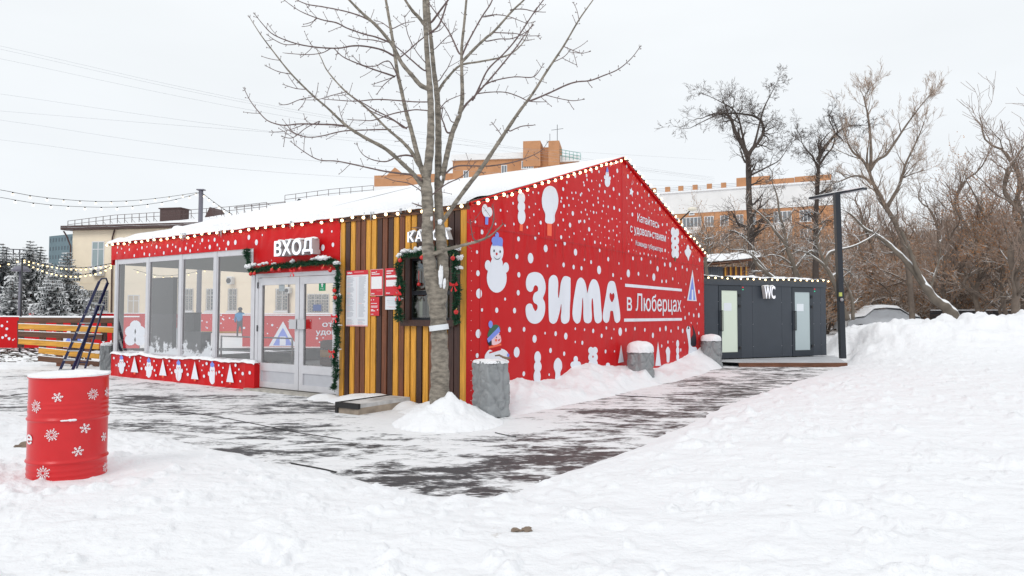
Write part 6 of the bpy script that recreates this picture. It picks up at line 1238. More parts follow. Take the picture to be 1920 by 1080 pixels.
# ================================================================== TREES
BARK = mat('maple_bark', (.26, .23, .19), rough=.9, var=.55, vscale=9, bump=.015, bscale=30, stretch=(1, 1, 2.4), detail=7); TWIG = mat('maple_twig', (.150, .105, .10), rough=.8)
TY = 9.55
tr = thing('maple_tree', 'bare multi-stemmed maple tree in front of the ticket window, white tape on its trunk', 'tree', at(824, 789, TY)); S5 = 2.4615
rg = random.Random(11); PLACED = []
def conv(pts): return [(440+x/S5, y/S5) for x, y in pts]
def limb(pts, wds, k=None, first=None, px=False, mb=None, twigs=True):
    """trace a limb; its depth starts at the nearest limb already placed and drifts as it leaves"""
    pp = pts if px else conv(pts); w_ = wds if px else [w/S5 for w in wds]
    if w_[-1] > w_[0]+.5: pp = pp[::-1]; w_ = w_[::-1]
    if PLACED and first is None:
        bx = min(PLACED, key=lambda q: (q[0]-pp[0][0])**2+(q[1]-pp[0][1])**2); y0 = bx[2]
        if math.hypot(bx[0]-pp[0][0], bx[1]-pp[0][1]) > .8: pp = [(bx[0], bx[1])]+list(pp); w_ = [w_[0]]+list(w_)
    else: y0 = first or TY
    if k is None: k = rg.choice((-1, 1))*rg.uniform(.15, .65)
    L = 0; P = []; prev = pp[0]
    for p in pp: L += math.hypot(p[0]-prev[0], p[1]-prev[1]); prev = p; P.append((p[0], p[1], y0+k*L*TY/1280))
    Q = catmull([tuple(p) for p in P], 5, closed=False); n = len(Q); W3_ = [at(q.x, q.y, q.z) for q in Q]; ws = []
    for i in range(n): f = i/(n-1)*(len(w_)-1); a = int(min(f, len(w_)-2)); ws.append(max(.0022, (w_[a]*(1-(f-a))+w_[a+1]*(f-a))/2*Q[i].z/1280*1.0))
    for q, r_ in zip(Q, ws): PLACED.append((q.x, q.y, q.z, r_))
    big_ = ws[0] > .02
    (TB if big_ else TT).tube([tuple(p) for p in W3_], [r_*(1+.07*math.sin(i*2.1)) for i, r_ in enumerate(ws)], 10 if ws[0] > .05 else (7 if big_ else 5))
    if twigs:
        LL = 0
        for i in range(1, n):
            l = (W3_[i]-W3_[i-1]).length; LL += l
            if ws[i] < .03 and i > 1 and LL > .13+ws[i]*2:
                LL = rg.uniform(-.03, .04)
                for sg in ((-1, 1) if rg.random() < .55 else (rg.choice((-1, 1)),)): spur(W3_[i], (W3_[i]-W3_[i-1]).normalized(), sg, ws[i])
        tip = W3_[-1]; dr = (W3_[-1]-W3_[-2]).normalized()
        for sg in (-1, 0, 1): TT.tube([tip, tip+(dr+Vector((sg*.6, rg.uniform(-.4, .4), .1))).normalized()*.035], [.004, .0025], 4)
def spur(p, d, sg, r0):
    side = d.cross(Vector((rg.uniform(-.6, .6), 1, rg.uniform(-.6, .6)))).normalized()*sg
    L_ = rg.choice((.03, .03, .035, .04, .05, .05, .06, .12, .22)) if r0 < .02 else rg.choice((.03, .04, .04, .10)); v = (side*.85+d*.6+Vector((0, 0, .0))).normalized(); q = [p]; c = p
    ns = max(2, int(L_/.05)); 
    for i in range(ns): v = (v+Vector((0, 0, .06))+Vector((rg.gauss(0, .07), rg.gauss(0, .07), rg.gauss(0, .07)))).normalized(); c = c+v*L_/ns; q.append(c)
    th = .0030 if L_ < .1 else .0042; TT.tube([tuple(x) for x in q], [th]*(len(q)-1)+[th*.8], 4)
    TT.ball(q[-1], .0062, 5, 4, (1, 1, 1.5))
    if L_ > .15:
        for i in range(1, len(q)-1):
            if rg.random() < .5: e_ = q[i]+(q[i]-q[i-1]).cross(Vector((0, 1, 0))).normalized()*rg.choice((-1, 1))*.03+Vector((0, 0, .015)); TT.tube([q[i], e_], [.003, .004], 4)
TB, TT = MB(), MB()
limb([(825, 800), (824, 760), (825, 700), (824, 640), (822, 600), (818, 560), (809, 520), (804, 480), (801, 440), (802, 410), (801, 370), (798, 335)], [42, 38, 34, 31, 31, 33, 27, 23.5, 21.5, 21, 22, 19.5], k=0, first=TY, px=True)
limb([(822, 570), (829, 530), (830, 490), (827, 450), (823, 400), (821.5, 350)], [28, 24, 21, 20, 17, 14.5], k=.12, px=True)
trunk_n = len(PLACED)
limb([(938, 860), (940, 700), (940, 600), (935, 450), (920, 330), (908, 200), (898, 100), (888, -40)], [34, 31, 29, 26, 21, 18, 17, 15], k=.05)
limb([(885, 815), (900, 700), (905, 600), (905, 500), (900, 400), (888, 250), (880, 100), (873, -60)], [44, 40, 35, 31, 29, 24, 21, 18], k=-.05)
limb([(872, 805), (845, 720), (815, 600), (790, 510), (768, 410), (750, 330), (738, 240), (720, 130), (696, -10), (690, -50)], [26, 24, 20, 18, 17, 17, 16, 14, 12, 11], k=.18)
limb([(868, 860), (830, 810), (790, 770), (700, 690), (600, 635), (515, 580), (430, 500), (360, 440), (260, 340), (180, 240), (120, 160), (70, 82)], [22, 22, 20, 18, 16, 13, 10, 9, 8, 6, 5, 3])
limb([(848, 760), (815, 700), (770, 650), (700, 590), (600, 490), (510, 420), (430, 330), (400, 270), (380, 230)], [18, 17, 15, 11, 9, 8, 6, 4, 3])
limb([(862, 828), (820, 808), (760, 800), (690, 790), (620, 775), (480, 745), (390, 738), (320, 700), (265, 658)], [12, 11, 9, 8, 7, 6, 5, 4, 3])
limb([(952, 850), (970, 760), (985, 690), (1005, 610), (1035, 535), (1050, 460), (1048, 330), (1048, 220), (1060, 100), (1072, -30)], [26, 26, 26, 24, 23, 20, 16, 14, 12, 10], k=-.15)
limb([(1040, 525), (1070, 480), (1120, 430), (1200, 340), (1290, 230), (1340, 160), (1372, 118)], [12, 11, 9, 8, 7, 5, 3])
limb([(948, 1045), (975, 1000), (1060, 880), (1140, 775), (1230, 640), (1310, 520), (1370, 440), (1440, 330), (1520, 210), (1590, 90), (1657, -5), (1680, -50)], [19, 20, 21, 20, 18, 15, 12, 11, 9, 7, 5, 4], k=-.35)
limb([(1365, 465), (1450, 430), (1530, 393), (1580, 378), (1640, 372), (1700, 350), (1770, 320), (1830, 270), (1868, 220)], [9, 8, 8, 7, 7, 6, 5, 4, 3])
limb([(900, 410), (860, 395), (820, 350), (770, 290), (730, 212), (660, 125), (590, 62), (520, -10), (490, -50)], [24, 22, 20, 18, 16, 15, 13, 10, 9])
limb([(738, 260), (680, 230), (600, 213), (540, 212), (480, 222), (380, 218), (280, 200), (180, 160), (130, 112), (95, 68)], [10, 9, 8, 8, 7, 7, 6, 5, 4, 3])
limb([(715, 195), (650, 170), (600, 158), (520, 130), (470, 105), (400, 90), (300, 50), (222, -5)], [9, 8, 7, 7, 7, 6, 4, 3])
limb([(655, 115), (600, 82), (540, 60), (480, 45), (400, 30), (330, 18), (255, -15)], [8, 8, 7, 6, 6, 5, 4])
limb([(824, 722), (790, 716), (745, 724), (720, 738), (690, 746), (640, 738), (598, 718), (575, 690), (566, 668)], [10, 9, 8, 7, 6, 5, 4, 3, 2.5])
limb([(520, 583), (460, 576), (400, 574), (300, 572), (240, 578), (200, 574), (150, 555), (110, 515), (72, 465), (44, 410)], [10, 9, 8, 7, 6, 6, 5, 5, 4, 3])
limb([(715, 598), (660, 598), (600, 600), (500, 605), (400, 628), (340, 633), (280, 618), (232, 590)], [7, 7, 6, 6, 5, 5, 4, 3])
limb([(895, 512), (860, 508), (820, 508), (730, 525), (640, 555), (585, 555), (530, 552)], [6, 6, 6, 6, 5, 4, 3])
limb([(895, 470), (830, 470), (780, 466), (660, 459), (560, 467), (470, 462), (415, 458)], [6, 6, 6, 6, 5, 4, 3])
limb([(935, 430), (955, 395), (980, 362), (1040, 303), (1130, 285), (1230, 265), (1290, 238), (1335, 190), (1358, 140), (1378, 105)], [16, 14, 12, 10, 9, 8, 6, 5, 4, 3])
limb([(1050, 285), (1110, 222), (1160, 175), (1200, 142), (1280, 52), (1330, 5), (1360, -30)], [14, 13, 12, 11, 9, 8, 7])
limb([(1048, 262), (1070, 210), (1090, 170), (1140, 80), (1180, 20), (1200, -30)], [9, 9, 8, 7, 7, 6])
limb([(1120, 432), (1180, 425), (1250, 426), (1310, 445), (1360, 467), (1432, 470)], [6, 5, 5, 5, 5, 3])
limb([(1150, 395), (1200, 372), (1290, 355), (1370, 357), (1400, 335), (1422, 300)], [7, 6, 5, 5, 4, 3])
limb([(975, 800), (1000, 778), (1040, 765), (1120, 766), (1190, 765), (1300, 745), (1380, 715), (1420, 690), (1442, 660)], [9, 9, 8, 7, 7, 6, 4, 3, 2.5])
limb([(905, 905), (940, 875), (985, 845), (1040, 820), (1075, 790), (1108, 752)], [7, 6, 6, 5, 4, 3])
limb([(880, 905), (850, 873), (800, 845), (740, 835), (702, 823)], [6, 5, 5, 4, 3])
limb([(878, 115), (850, 80), (825, 55), (800, 20), (775, -20)], [18, 16, 15, 12, 10])
limb([(1270, 605), (1300, 592), (1330, 582), (1378, 578)], [6, 5, 5, 4])
limb([(1035, 245), (1010, 190), (985, 140), (950, 90), (900, 20)], [9, 8, 7, 6, 5])
limb([(758, 268), (800, 235), (850, 190), (900, 155), (945, 140), (970, 112)], [7, 6, 6, 5, 4, 3])
limb([(745, 215), (780, 245), (820, 280), (875, 325)], [5, 6, 7, 8])
limb([(740, 350), (690, 390), (660, 430)], [4, 4, 3]); limb([(740, 352), (700, 368), (640, 388)], [4, 4, 3])
limb([(780, 590), (740, 560), (690, 540), (640, 518), (600, 495)], [7, 6, 5, 5, 4]); limb([(545, 450), (600, 480), (650, 510), (720, 545), (790, 590)], [4, 5, 6, 6, 7])
limb([(980, 610), (965, 570), (955, 540), (960, 500)], [9, 7, 6, 4]); limb([(950, 500), (975, 470), (1010, 452), (1055, 435)], [5, 5, 4, 3]); limb([(1000, 560), (985, 530), (970, 505)], [5, 4, 3])
limb([(1100, 460), (1130, 400), (1170, 320), (1240, 250), (1300, 180), (1380, 60), (1440, -20)], [9, 8, 8, 7, 7, 6, 5])
limb([(945, 370), (965, 340), (985, 310), (1005, 262)], [5, 5, 4, 3]); limb([(890, 300), (840, 240), (800, 160), (785, 80)], [5, 4, 4, 3]); limb([(925, 225), (970, 180), (1020, 140)], [4, 4, 3])
limb([(735, 130), (780, 108), (822, 100)], [5, 4, 3]); limb([(715, 130), (680, 105), (650, 95)], [5, 4, 3]); limb([(760, 370), (720, 290), (690, 285), (650, 305), (590, 300), (548, 262)], [7, 6, 5, 5, 4, 3]); limb([(730, 350), (640, 320), (560, 290), (500, 262), (465, 230)], [9, 7, 6, 5, 4])
limb([(690, 195), (640, 185), (580, 180), (532, 168)], [5, 5, 4, 3]); limb([(910, 100), (940, 60), (970, 20), (1000, -20)], [11, 10, 9, 8]); limb([(905, 150), (940, 120), (965, 60), (985, -10)], [9, 9, 8, 7])
limb([(1190, 150), (1250, 152), (1300, 155), (1345, 165), (1400, 165)], [5, 5, 4, 4, 3]); limb([(1165, 190), (1220, 180), (1280, 178), (1340, 150), (1375, 120)], [6, 5, 5, 4, 3]); limb([(1275, 45), (1330, 42), (1380, 52), (1425, 56)], [5, 5, 4, 3]); limb([(1150, 75), (1200, 68), (1260, 75), (1340, 105)], [5, 5, 4, 3])
limb([(1520, 215), (1560, 232), (1600, 245), (1632, 240)], [4, 4, 3, 3]); limb([(1475, 285), (1520, 262), (1545, 235)], [4, 4, 3]); limb([(1590, 95), (1580, 50), (1565, 15)], [4, 3, 3]); limb([(1235, 632), (1215, 600), (1190, 570)], [4, 4, 3]); limb([(1440, 440), (1500, 455), (1560, 465), (1604, 460)], [4, 4, 4, 3])
limb([(365, 445), (300, 460), (250, 480), (218, 484)], [4, 4, 4, 3]); limb([(260, 342), (200, 330), (148, 306)], [4, 4, 3]); limb([(327, 412), (280, 408), (230, 392)], [4, 4, 3]); limb([(300, 460), (380, 460), (450, 440), (510, 425)], [3, 3, 4, 4]); limb([(240, 575), (270, 610), (320, 630)], [4, 4, 3]); limb([(390, 560), (330, 590), (270, 635), (226, 632)], [5, 4, 4, 3]); limb([(325, 572), (280, 590), (230, 605), (170, 610)], [4, 4, 3, 3])
limb([(505, 570), (490, 530), (482, 498)], [4, 3, 3]); limb([(280, 205), (230, 205), (185, 185), (157, 165)], [4, 4, 4, 3]); limb([(440, 225), (400, 245), (330, 252), (232, 245)], [5, 4, 4, 3]); limb([(370, 90), (350, 115), (322, 122)], [4, 3, 3])
# low branch reaching in front of the gable wall
limb([(812, 477), (833, 469), (868, 460), (900, 451), (922, 440), (942, 421)], [9, 7, 6, 5, 3, 2], k=-.25, px=True); limb([(908, 449), (922, 425), (926, 405), (924, 386)], [3.5, 3, 3, 2], k=0, px=True); limb([(898, 452), (888, 448), (884, 430), (882, 415)], [3, 2.5, 2, 1.5], k=-.1, px=True); limb([(800, 390), (785, 385), (776, 382)], [3, 3, 2], px=True); limb([(800, 430), (788, 428), (776, 427)], [3, 3, 2], px=True)
TB.build('trunk', BARK, tr, None, True); TT.build('branches', TWIG, tr, None, True)
m = MB(); c0, c1 = at(823.6, 619, TY), at(822.4, 609, TY); m.tube([c0, c1], [.137, .135], 20, cap=False); m.build('white_tape', mat('white_tape', (.72, .75, .78), rough=.5), tr)
def clump(parent, items, Y_):
    for x, y, rp, sx, sz in items:
        c = at(x, y, Y_); r_ = rp*Y_/1280; m = MB(); m.ball(c, r_, 12, 8, (sx, sx, sz), lump=.6, seed=x); m.ball(c+Vector((r_*.3, .01, r_*sz*.4)), r_*.6, 10, 6, (sx, sx, sz), lump=.6, seed=y); m.build('snow_clump', SNOWF, parent, None, True)
clump(tr, [(826, 517, 8, .55, 2.4), (833, 532, 5, .6, 1.8), (825, 416, 4, 1, 1.3), (809, 410, 3, .8, 1.5), (856, 215, 3, 1.2, .6), (827, 334, 3, .7, 1.5)], TY-.10)

# --- trees of the grove, grown limb by limb
def grow_tree(mbs, base, spec, seed):
    """spec: dict of trunk path [(px offset...)], levels and sizes; everything in metres around base"""
    q = random.Random(seed); mw, mtw, ml = mbs; nlev = spec.get('levels', 4); up = spec.get('up', .12); wig = spec.get('wig', .22)
    def br(p, d, L, r_, lv):
        ns = 5 if lv < 2 else (4 if lv == 2 else 3); pts = [p]; c = p
        for i in range(ns):
            d = (d+Vector((q.gauss(0, wig), q.gauss(0, wig), q.gauss(0, wig*.8)+up))).normalized(); c = c+d*L/ns; pts.append(c)
        rs = [max(spec.get('rmin', .007), r_*(1-.75*i/ns)) for i in range(ns+1)]
        (mw if lv < spec.get('woodlev', 2) else mtw).tube([tuple(x) for x in pts], rs, 6 if lv == 0 else (4 if lv == 1 else 3), cap=False)
        if lv < nlev:
            for k in range(spec['kids'][min(lv, len(spec['kids'])-1)]):
                f = q.uniform(.22, 1.0); i = min(ns-1, int(f*ns)); pp = pts[i].lerp(pts[i+1], f*ns-i); dd = (pts[i+1]-pts[i]).normalized(); s_ = dd.orthogonal().normalized(); s_.rotate(Matrix.Rotation(q.uniform(0, 6.28), 3, dd)); a = q.uniform(.45, 1.0)*spec.get('spread', 1)
                br(pp, (dd*math.cos(a)+s_*math.sin(a)).normalized(), L*q.uniform(.42, .68)*spec.get('lk', 1), rs[i]*q.uniform(.45, .65), lv+1)
        elif ml is not None and q.random() < spec.get('leaf', 0):
            for _ in range(spec.get('nleaf', 3)):
                z = spec.get('ls', .05); t = pts[-1]+Vector((q.gauss(0, .12), q.gauss(0, .12), q.gauss(0, .12))); u = Vector((q.gauss(0, 1), q.gauss(0, 1), q.gauss(0, 1))).normalized()*z; v = u.cross(Vector((q.random(), q.random(), q.random()))).normalized()*z*.7
                ml.add([tuple(t-u), tuple(t+v), tuple(t+u), tuple(t-v)], [(0, 1, 2, 3)])
    for pth, r0, r1, kids, L_, f0 in spec['stems']:
        P = [base+Vector(v) for v in pth]; Q = catmull([tuple(p) for p in P], 4, closed=False); n = len(Q); rs = [r0+(r1-r0)*i/(n-1) for i in range(n)]
        mw.tube([tuple(p) for p in Q], [r_*(1+.08*math.sin(i*1.7)) for i, r_ in enumerate(rs)], 14)
        for k in range(kids):
            f = q.uniform(f0, 1.0); i = min(n-2, int(f*(n-1))); pp = Q[i].lerp(Q[i+1], f*(n-1)-i); dd = (Q[i+1]-Q[i]).normalized(); s_ = dd.orthogonal().normalized(); s_.rotate(Matrix.Rotation(q.uniform(0, 6.28), 3, dd)); a = q.uniform(.6, 1.25)*spec.get('spread', 1)
            br(pp, (dd*math.cos(a)+s_*math.sin(a)).normalized(), L_*q.uniform(.6, 1.1)*(1.1-.5*f), rs[i]*q.uniform(.35, .6), 1)
        br(Q[-1], (Q[-1]-Q[-2]).normalized(), L_*.8, r1, 1)
B1 = snowtop('grove_bark', (.16, .125, .10), thr=.62, soft=.15, ns=5); B2 = snowtop('snowy_limb', (.15, .125, .10), thr=.30, soft=.12, ns=3, nstr=.35); BD = snowtop('dark_grove_bark', (.065, .05, .043), thr=.62, soft=.15, ns=5); TD = mat('dark_grove_twig', (.085, .065, .056), rough=.9)
T1 = mat('grove_twig', (.25, .185, .15), rough=.9); T2 = snowtop('grove_twig_pale', (.38, .285, .22), thr=.5, soft=.2, ns=4); LF = mat('dry_leaves', (.50, .24, .10), rough=.8, var=.4, vscale=3)
def tree_at(lab, px, pyb, Y_, spec, seed, bark=None, twig=None, grp='bare trees of the grove', name='bare_tree'):
    b = at(px, pyb, Y_); b.z = max(b.z, .2) if pyb < 600 else b.z; b.z = spec.get('z0', .2); r = thing(name, lab, 'tree', b, 0, grp); ms = (MB(), MB(), MB()); grow_tree(ms, b, spec, seed)
    ms[0].build('trunk', bark or B1, r, None, True); ms[1].build('crown', twig or T1, r)
    if ms[2].v: ms[2].build('leaves', LF, r)
    return r, b
def px2(b, Y_, pts, dy=None):      # pixel path -> offsets from base at depth Y_
    return [tuple(at(x, y, Y_+(0 if dy is None else dy[i]))-b) for i, (x, y) in enumerate(pts)]
def bz(px, Y_): v = at(px, 560, Y_); v.z = .2; return v
# tall gnarled tree right of the gable
Y_ = 34; b = bz(1410, Y_)
tree_at('tall dark gnarled tree with an arched crown standing behind the right end of the gable', 1410, 600, Y_, dict(kids=[5, 5, 4, 3], levels=4, wig=.24, up=.03, lk=1.0, rmin=.0055, spread=1.05, stems=[
    ([(0, 0, 0)]+px2(b, Y_, [(1410, 500), (1408, 440), (1405, 380), (1404, 320), (1402, 290)]), .19, .12, 16, 1.9, .30),
    (px2(b, Y_, [(1402, 292), (1390, 268), (1378, 245), (1372, 225), (1362, 214), (1345, 212), (1325, 218)]), .12, .03, 9, 1.5, .2),
    (px2(b, Y_, [(1403, 290), (1412, 278), (1425, 262), (1432, 245), (1428, 228), (1415, 218), (1395, 214), (1370, 212), (1345, 216), (1318, 228), (1295, 240)], [0, 0, .2, .4, .6, .6, .4, .2, 0, 0, 0]), .10, .015, 14, 1.2, .1),
    (px2(b, Y_, [(1404, 295), (1415, 270), (1424, 235), (1432, 205), (1444, 180), (1456, 158)]), .07, .012, 10, 1.0, .2),
    (px2(b, Y_, [(1398, 280), (1392, 250), (1386, 225), (1375, 205), (1350, 190), (1325, 178)]), .06, .012, 9, 1.1, .2),
    (px2(b, Y_, [(1405, 330), (1425, 320), (1445, 310), (1462, 300), (1476, 280)]), .06, .012, 8, 1.2, .2)]), 21, bark=BD, twig=TD)
# arching dark tree behind the lamp post
Y_ = 36; b = bz(1529, Y_)
tree_at('dark tree with a high arching limb directly left of the street lamp', 1529, 600, Y_, dict(kids=[5, 5, 4, 3], levels=4, wig=.24, up=.04, lk=1.0, rmin=.0055, stems=[
    ([(0, 0, 0)]+px2(b, Y_, [(1530, 520), (1530, 460), (1531, 400), (1534, 340), (1536, 300)]), .17, .08, 18, 2.0, .25),
    (px2(b, Y_, [(1534, 300), (1545, 280), (1560, 260), (1578, 243), (1596, 235), (1612, 235)]), .11, .02, 12, 1.3, .1),
    (px2(b, Y_, [(1535, 320), (1525, 295), (1512, 280), (1503, 265)]), .06, .02, 8, 1.3, .1),
    (px2(b, Y_, [(1537, 310), (1550, 290), (1562, 275), (1566, 250), (1555, 225)]), .06, .02, 9, 1.3, .1)]), 22, bark=BD, twig=TD)
# snow laden limbs behind the cabin
def limbs_tree(lab, px, Y_, stems, seed, kids=7, L_=1.1, bark=None):
    b = bz(px, Y_); tree_at(lab, px, 600, Y_, dict(kids=[4, 4, 3], levels=3, wig=.32, up=.05, rmin=.009, woodlev=3, stems=[(px2(b, Y_, p), r0, r1, kids, L_, .15) for p, r0, r1 in stems]), seed, bark=bark or B2)
limbs_tree('leaning tree with snow lined limbs between the gnarled tree and the lamp', 1500, 30, [([(1500, 560), (1490, 505), (1480, 475), (1472, 455), (1455, 435), (1440, 415), (1420, 396)], .115, .03), ([(1473, 455), (1470, 430), (1462, 400), (1458, 370), (1450, 345)], .08, .02), ([(1510, 560), (1495, 510), (1470, 485), (1450, 478), (1438, 480)], .07, .02), ([(1490, 505), (1510, 480), (1522, 470), (1530, 478)], .07, .03)], 23)
limbs_tree('low sprawling snow lined tree close behind the toilet cabin', 1560, 28, [([(1590, 600), (1575, 560), (1560, 520), (1548, 500), (1530, 485), (1515, 475), (1500, 470)], .11, .03), ([(1548, 500), (1555, 475), (1575, 468), (1600, 462), (1625, 450), (1640, 440)], .08, .03), ([(1600, 600), (1598, 560), (1588, 535), (1582, 520), (1596, 508)], .07, .02), ([(1560, 520), (1580, 505), (1595, 512)], .06, .02), ([(1548, 500), (1538, 470), (1532, 450), (1540, 430)], .06, .02)], 24)
limbs_tree('snow lined tree leaning over the timber kiosk', 1420, 27, [([(1500, 580), (1460, 530), (1430, 505), (1415, 488), (1412, 470)], .11, .04), ([(1440, 512), (1415, 482), (1395, 470), (1375, 468)], .07, .02)], 25, kids=6)
limbs_tree('small snow dusted tree beside the lower right end of the gable', 1320, 26, [([(1330, 560), (1322, 480), (1312, 460), (1300, 448), (1288, 445)], .07, .03), ([(1322, 480), (1326, 462), (1322, 450), (1334, 446)], .05, .02)], 26, kids=6, L_=.9)
# the great leaning tree
Y_ = 33; b = bz(1790, Y_)
tree_at('great leaning poplar with a thick snow ridge along its bent trunk at the right', 1790, 600, Y_, dict(kids=[4, 4, 3], levels=3, wig=.20, up=.10, rmin=.009, woodlev=2, stems=[
    (px2(b, Y_, [(1800, 610), (1787, 588), (1772, 572), (1755, 562), (1738, 540), (1724, 520), (1700, 490), (1680, 470), (1660, 452), (1640, 438), (1622, 428), (1600, 405), (1587, 396)], [0, 0, 0, 0, 0, .2, .4, .6, .8, 1, 1.2, 1.4, 1.5]), .27, .03, 8, 1.3, .5),
    (px2(b, Y_, [(1735, 535), (1722, 510), (1712, 485), (1703, 460), (1692, 437), (1686, 425)]), .10, .07, 3, .8, .3),
    (px2(b, Y_, [(1745, 545), (1752, 520), (1760, 495), (1764, 470), (1763, 450)]), .06, .02, 5, .9, .3)]), 27, bark=B2)
Y_ = 35; b = bz(1712, Y_)
tree_at('tall pale crowned poplar whose trunk leans left above the leaning tree', 1712, 600, Y_, dict(kids=[5, 4, 4, 3], levels=4, wig=.12, up=.10, lk=1.0, rmin=.005, spread=.7, stems=[
    ([(0, 0, 0)]+px2(b, Y_, [(1706, 520), (1695, 460), (1684, 428), (1672, 405), (1662, 388), (1650, 365), (1640, 348), (1633, 330), (1630, 315)]), .14, .07, 7, 1.8, .45),
    (px2(b, Y_, [(1631, 320), (1645, 300), (1662, 290), (1680, 265), (1700, 235), (1722, 205), (1738, 185)]), .10, .015, 14, 1.6, .1),
    (px2(b, Y_, [(1632, 318), (1634, 290), (1632, 250), (1628, 215), (1622, 185), (1632, 165)]), .09, .015, 14, 1.5, .1),
    (px2(b, Y_, [(1631, 322), (1618, 300), (1600, 285), (1588, 262), (1580, 240)]), .08, .015, 10, 1.5, .1),
    (px2(b, Y_, [(1636, 345), (1620, 332), (1600, 330), (1580, 338), (1560, 345)]), .08, .02, 8, 1.2, .1),
    (px2(b, Y_, [(1664, 388), (1676, 368), (1688, 345), (1698, 310), (1712, 280), (1724, 255), (1735, 225)]), .10, .015, 14, 1.5, .15),
    (px2(b, Y_, [(1690, 335), (1715, 325), (1740, 318)]), .04, .012, 6, 1.2, .1)]), 28, twig=T2)
# thicket prototypes: copies keep their own spot, size and turn
def proto(lab, spec, seed, bark=B1, twig=T1, grp='bare trees of the grove', at_=(60, 45)):
    b = Vector((at_[0], at_[1], .2)); r = thing('bare_tree', lab, 'tree', b, 0, grp); ms = (MB(), MB(), MB()); grow_tree(ms, b, spec, seed); ms[0].build('trunk', bark, r, None, True); ms[1].build('crown', twig, r)
    if ms[2].v: ms[2].build('leaves', LF, r)
    return r
def stem(h_, rx=.3, n=6, s=0): q = random.Random(s); return [(rx*q.uniform(-1, 1)*i/n, rx*q.uniform(-1, 1)*i/n, h_*i/n) for i in range(n+1)]
PA = proto('slender dark bare tree in the thicket on the right', dict(kids=[6, 5, 5], levels=3, wig=.2, up=.12, rmin=.0065, stems=[(stem(6.5, .5, s=1), .14, .05, 22, 2.4, .2)]), 41, twig=T1)
PB = proto('bare tree with clinging brown leaves in the thicket on the right', dict(kids=[6, 5, 5], levels=3, wig=.22, up=.12, rmin=.0065, leaf=.6, nleaf=4, ls=.035, stems=[(stem(6.0, .7, s=2), .13, .05, 22, 2.4, .15), (stem(5.0, 1.2, s=3), .09, .04, 12, 2.0, .3)]), 42, twig=T2)
PC = proto('bushy brown leafless shrub in the thicket behind the cabin', dict(kids=[6, 5, 5], levels=3, wig=.25, up=.10, rmin=.0065, leaf=.35, nleaf=3, ls=.035, stems=[(stem(2.8, .8, s=4), .08, .03, 13, 1.7, .05), (stem(3.2, 1.4, s=5), .07, .03, 13, 1.7, .05), (stem(2.6, 1.8, s=6), .07, .03, 11, 1.7, .05)]), 43, twig=T2)
used = {}
def put(p, px, Y_, sc_, rz, z=.2, lab=None, grp=None):
    r = p if id(p) not in used else deep_copy(p); used[id(p)] = 1; x = at(px, 560, Y_).x; r.location = (x, Y_, z); r.rotation_euler = (0, 0, rz); r.scale = (sc_,)*3
    if lab: r['label'] = lab
    if grp: r['group'] = grp
    return r
GB_ = 'shrubs of the thicket'; GA_ = 'slender thicket trees'; GL_ = 'leafy brown thicket trees'
q = random.Random(9)
put(PA, 1770, 38, .92, .3, lab='dark forked bare tree right of the leaning tree, its crown reaching the sky', grp=None); put(PA, 1905, 33, 1.35, 2.2, lab='tall dark bare tree at the right edge of the picture'); put(PA, 1868, 40, 1.15, 4.2, lab='tall thin bare tree left of the dark tree at the right edge')
put(PB, 1832, 37, 1.22, .8, lab='tall bare tree with rusty clinging leaves right of the leaning tree'); put(PB, 1885, 36, 1.0, 3.0, lab='leafy rust brown tree under the dark tree at the right edge'); put(PA, 1795, 42, 1.5, 1.3, lab='tall thin bare tree just right of the forked dark tree'); put(PA, 1925, 37, 1.6, 3.9, lab='tallest bare tree at the right edge, partly outside the picture'); put(PB, 1955, 34, 1.2, 5.0, lab='leafy rust brown tree cut by the right edge')
for i in range(20): put(PC, 1590+i*19+q.uniform(-8, 8), q.uniform(42, 56), q.uniform(1.0, 1.6), q.uniform(0, 6), lab='leafless brown shrub in the dense thicket behind the snow bank on the right', grp='thicket shrubs on the right')
for i in range(22): put(PC, 1290+i*13+q.uniform(-8, 8), q.uniform(38, 52), q.uniform(1.0, 1.5), q.uniform(0, 6), lab='leafless brown shrub in the thicket between the gable and the street lamp', grp='thicket shrubs behind the cabin')
for i in range(14): put(PA, 1600+i*27+q.uniform(-9, 9), q.uniform(48, 66), q.uniform(1.1, 1.6), q.uniform(0, 6), lab='slender bare tree deep in the thicket behind the snow bank on the right', grp='slender trees deep in the right thicket')
for i in range(14): put(PB, 1290+i*20+q.uniform(-9, 9), q.uniform(44, 62), q.uniform(.9, 1.35), q.uniform(0, 6), lab='rusty leafed tree in front of the long brick flats', grp='rusty trees before the brick flats')
for i in range(8): put(PB, 1620+i*42+q.uniform(-9, 9), q.uniform(50, 70), q.uniform(1.15, 1.6), q.uniform(0, 6), lab='rusty leafed tree deep in the thicket on the right', grp='rusty trees deep in the right thicket')
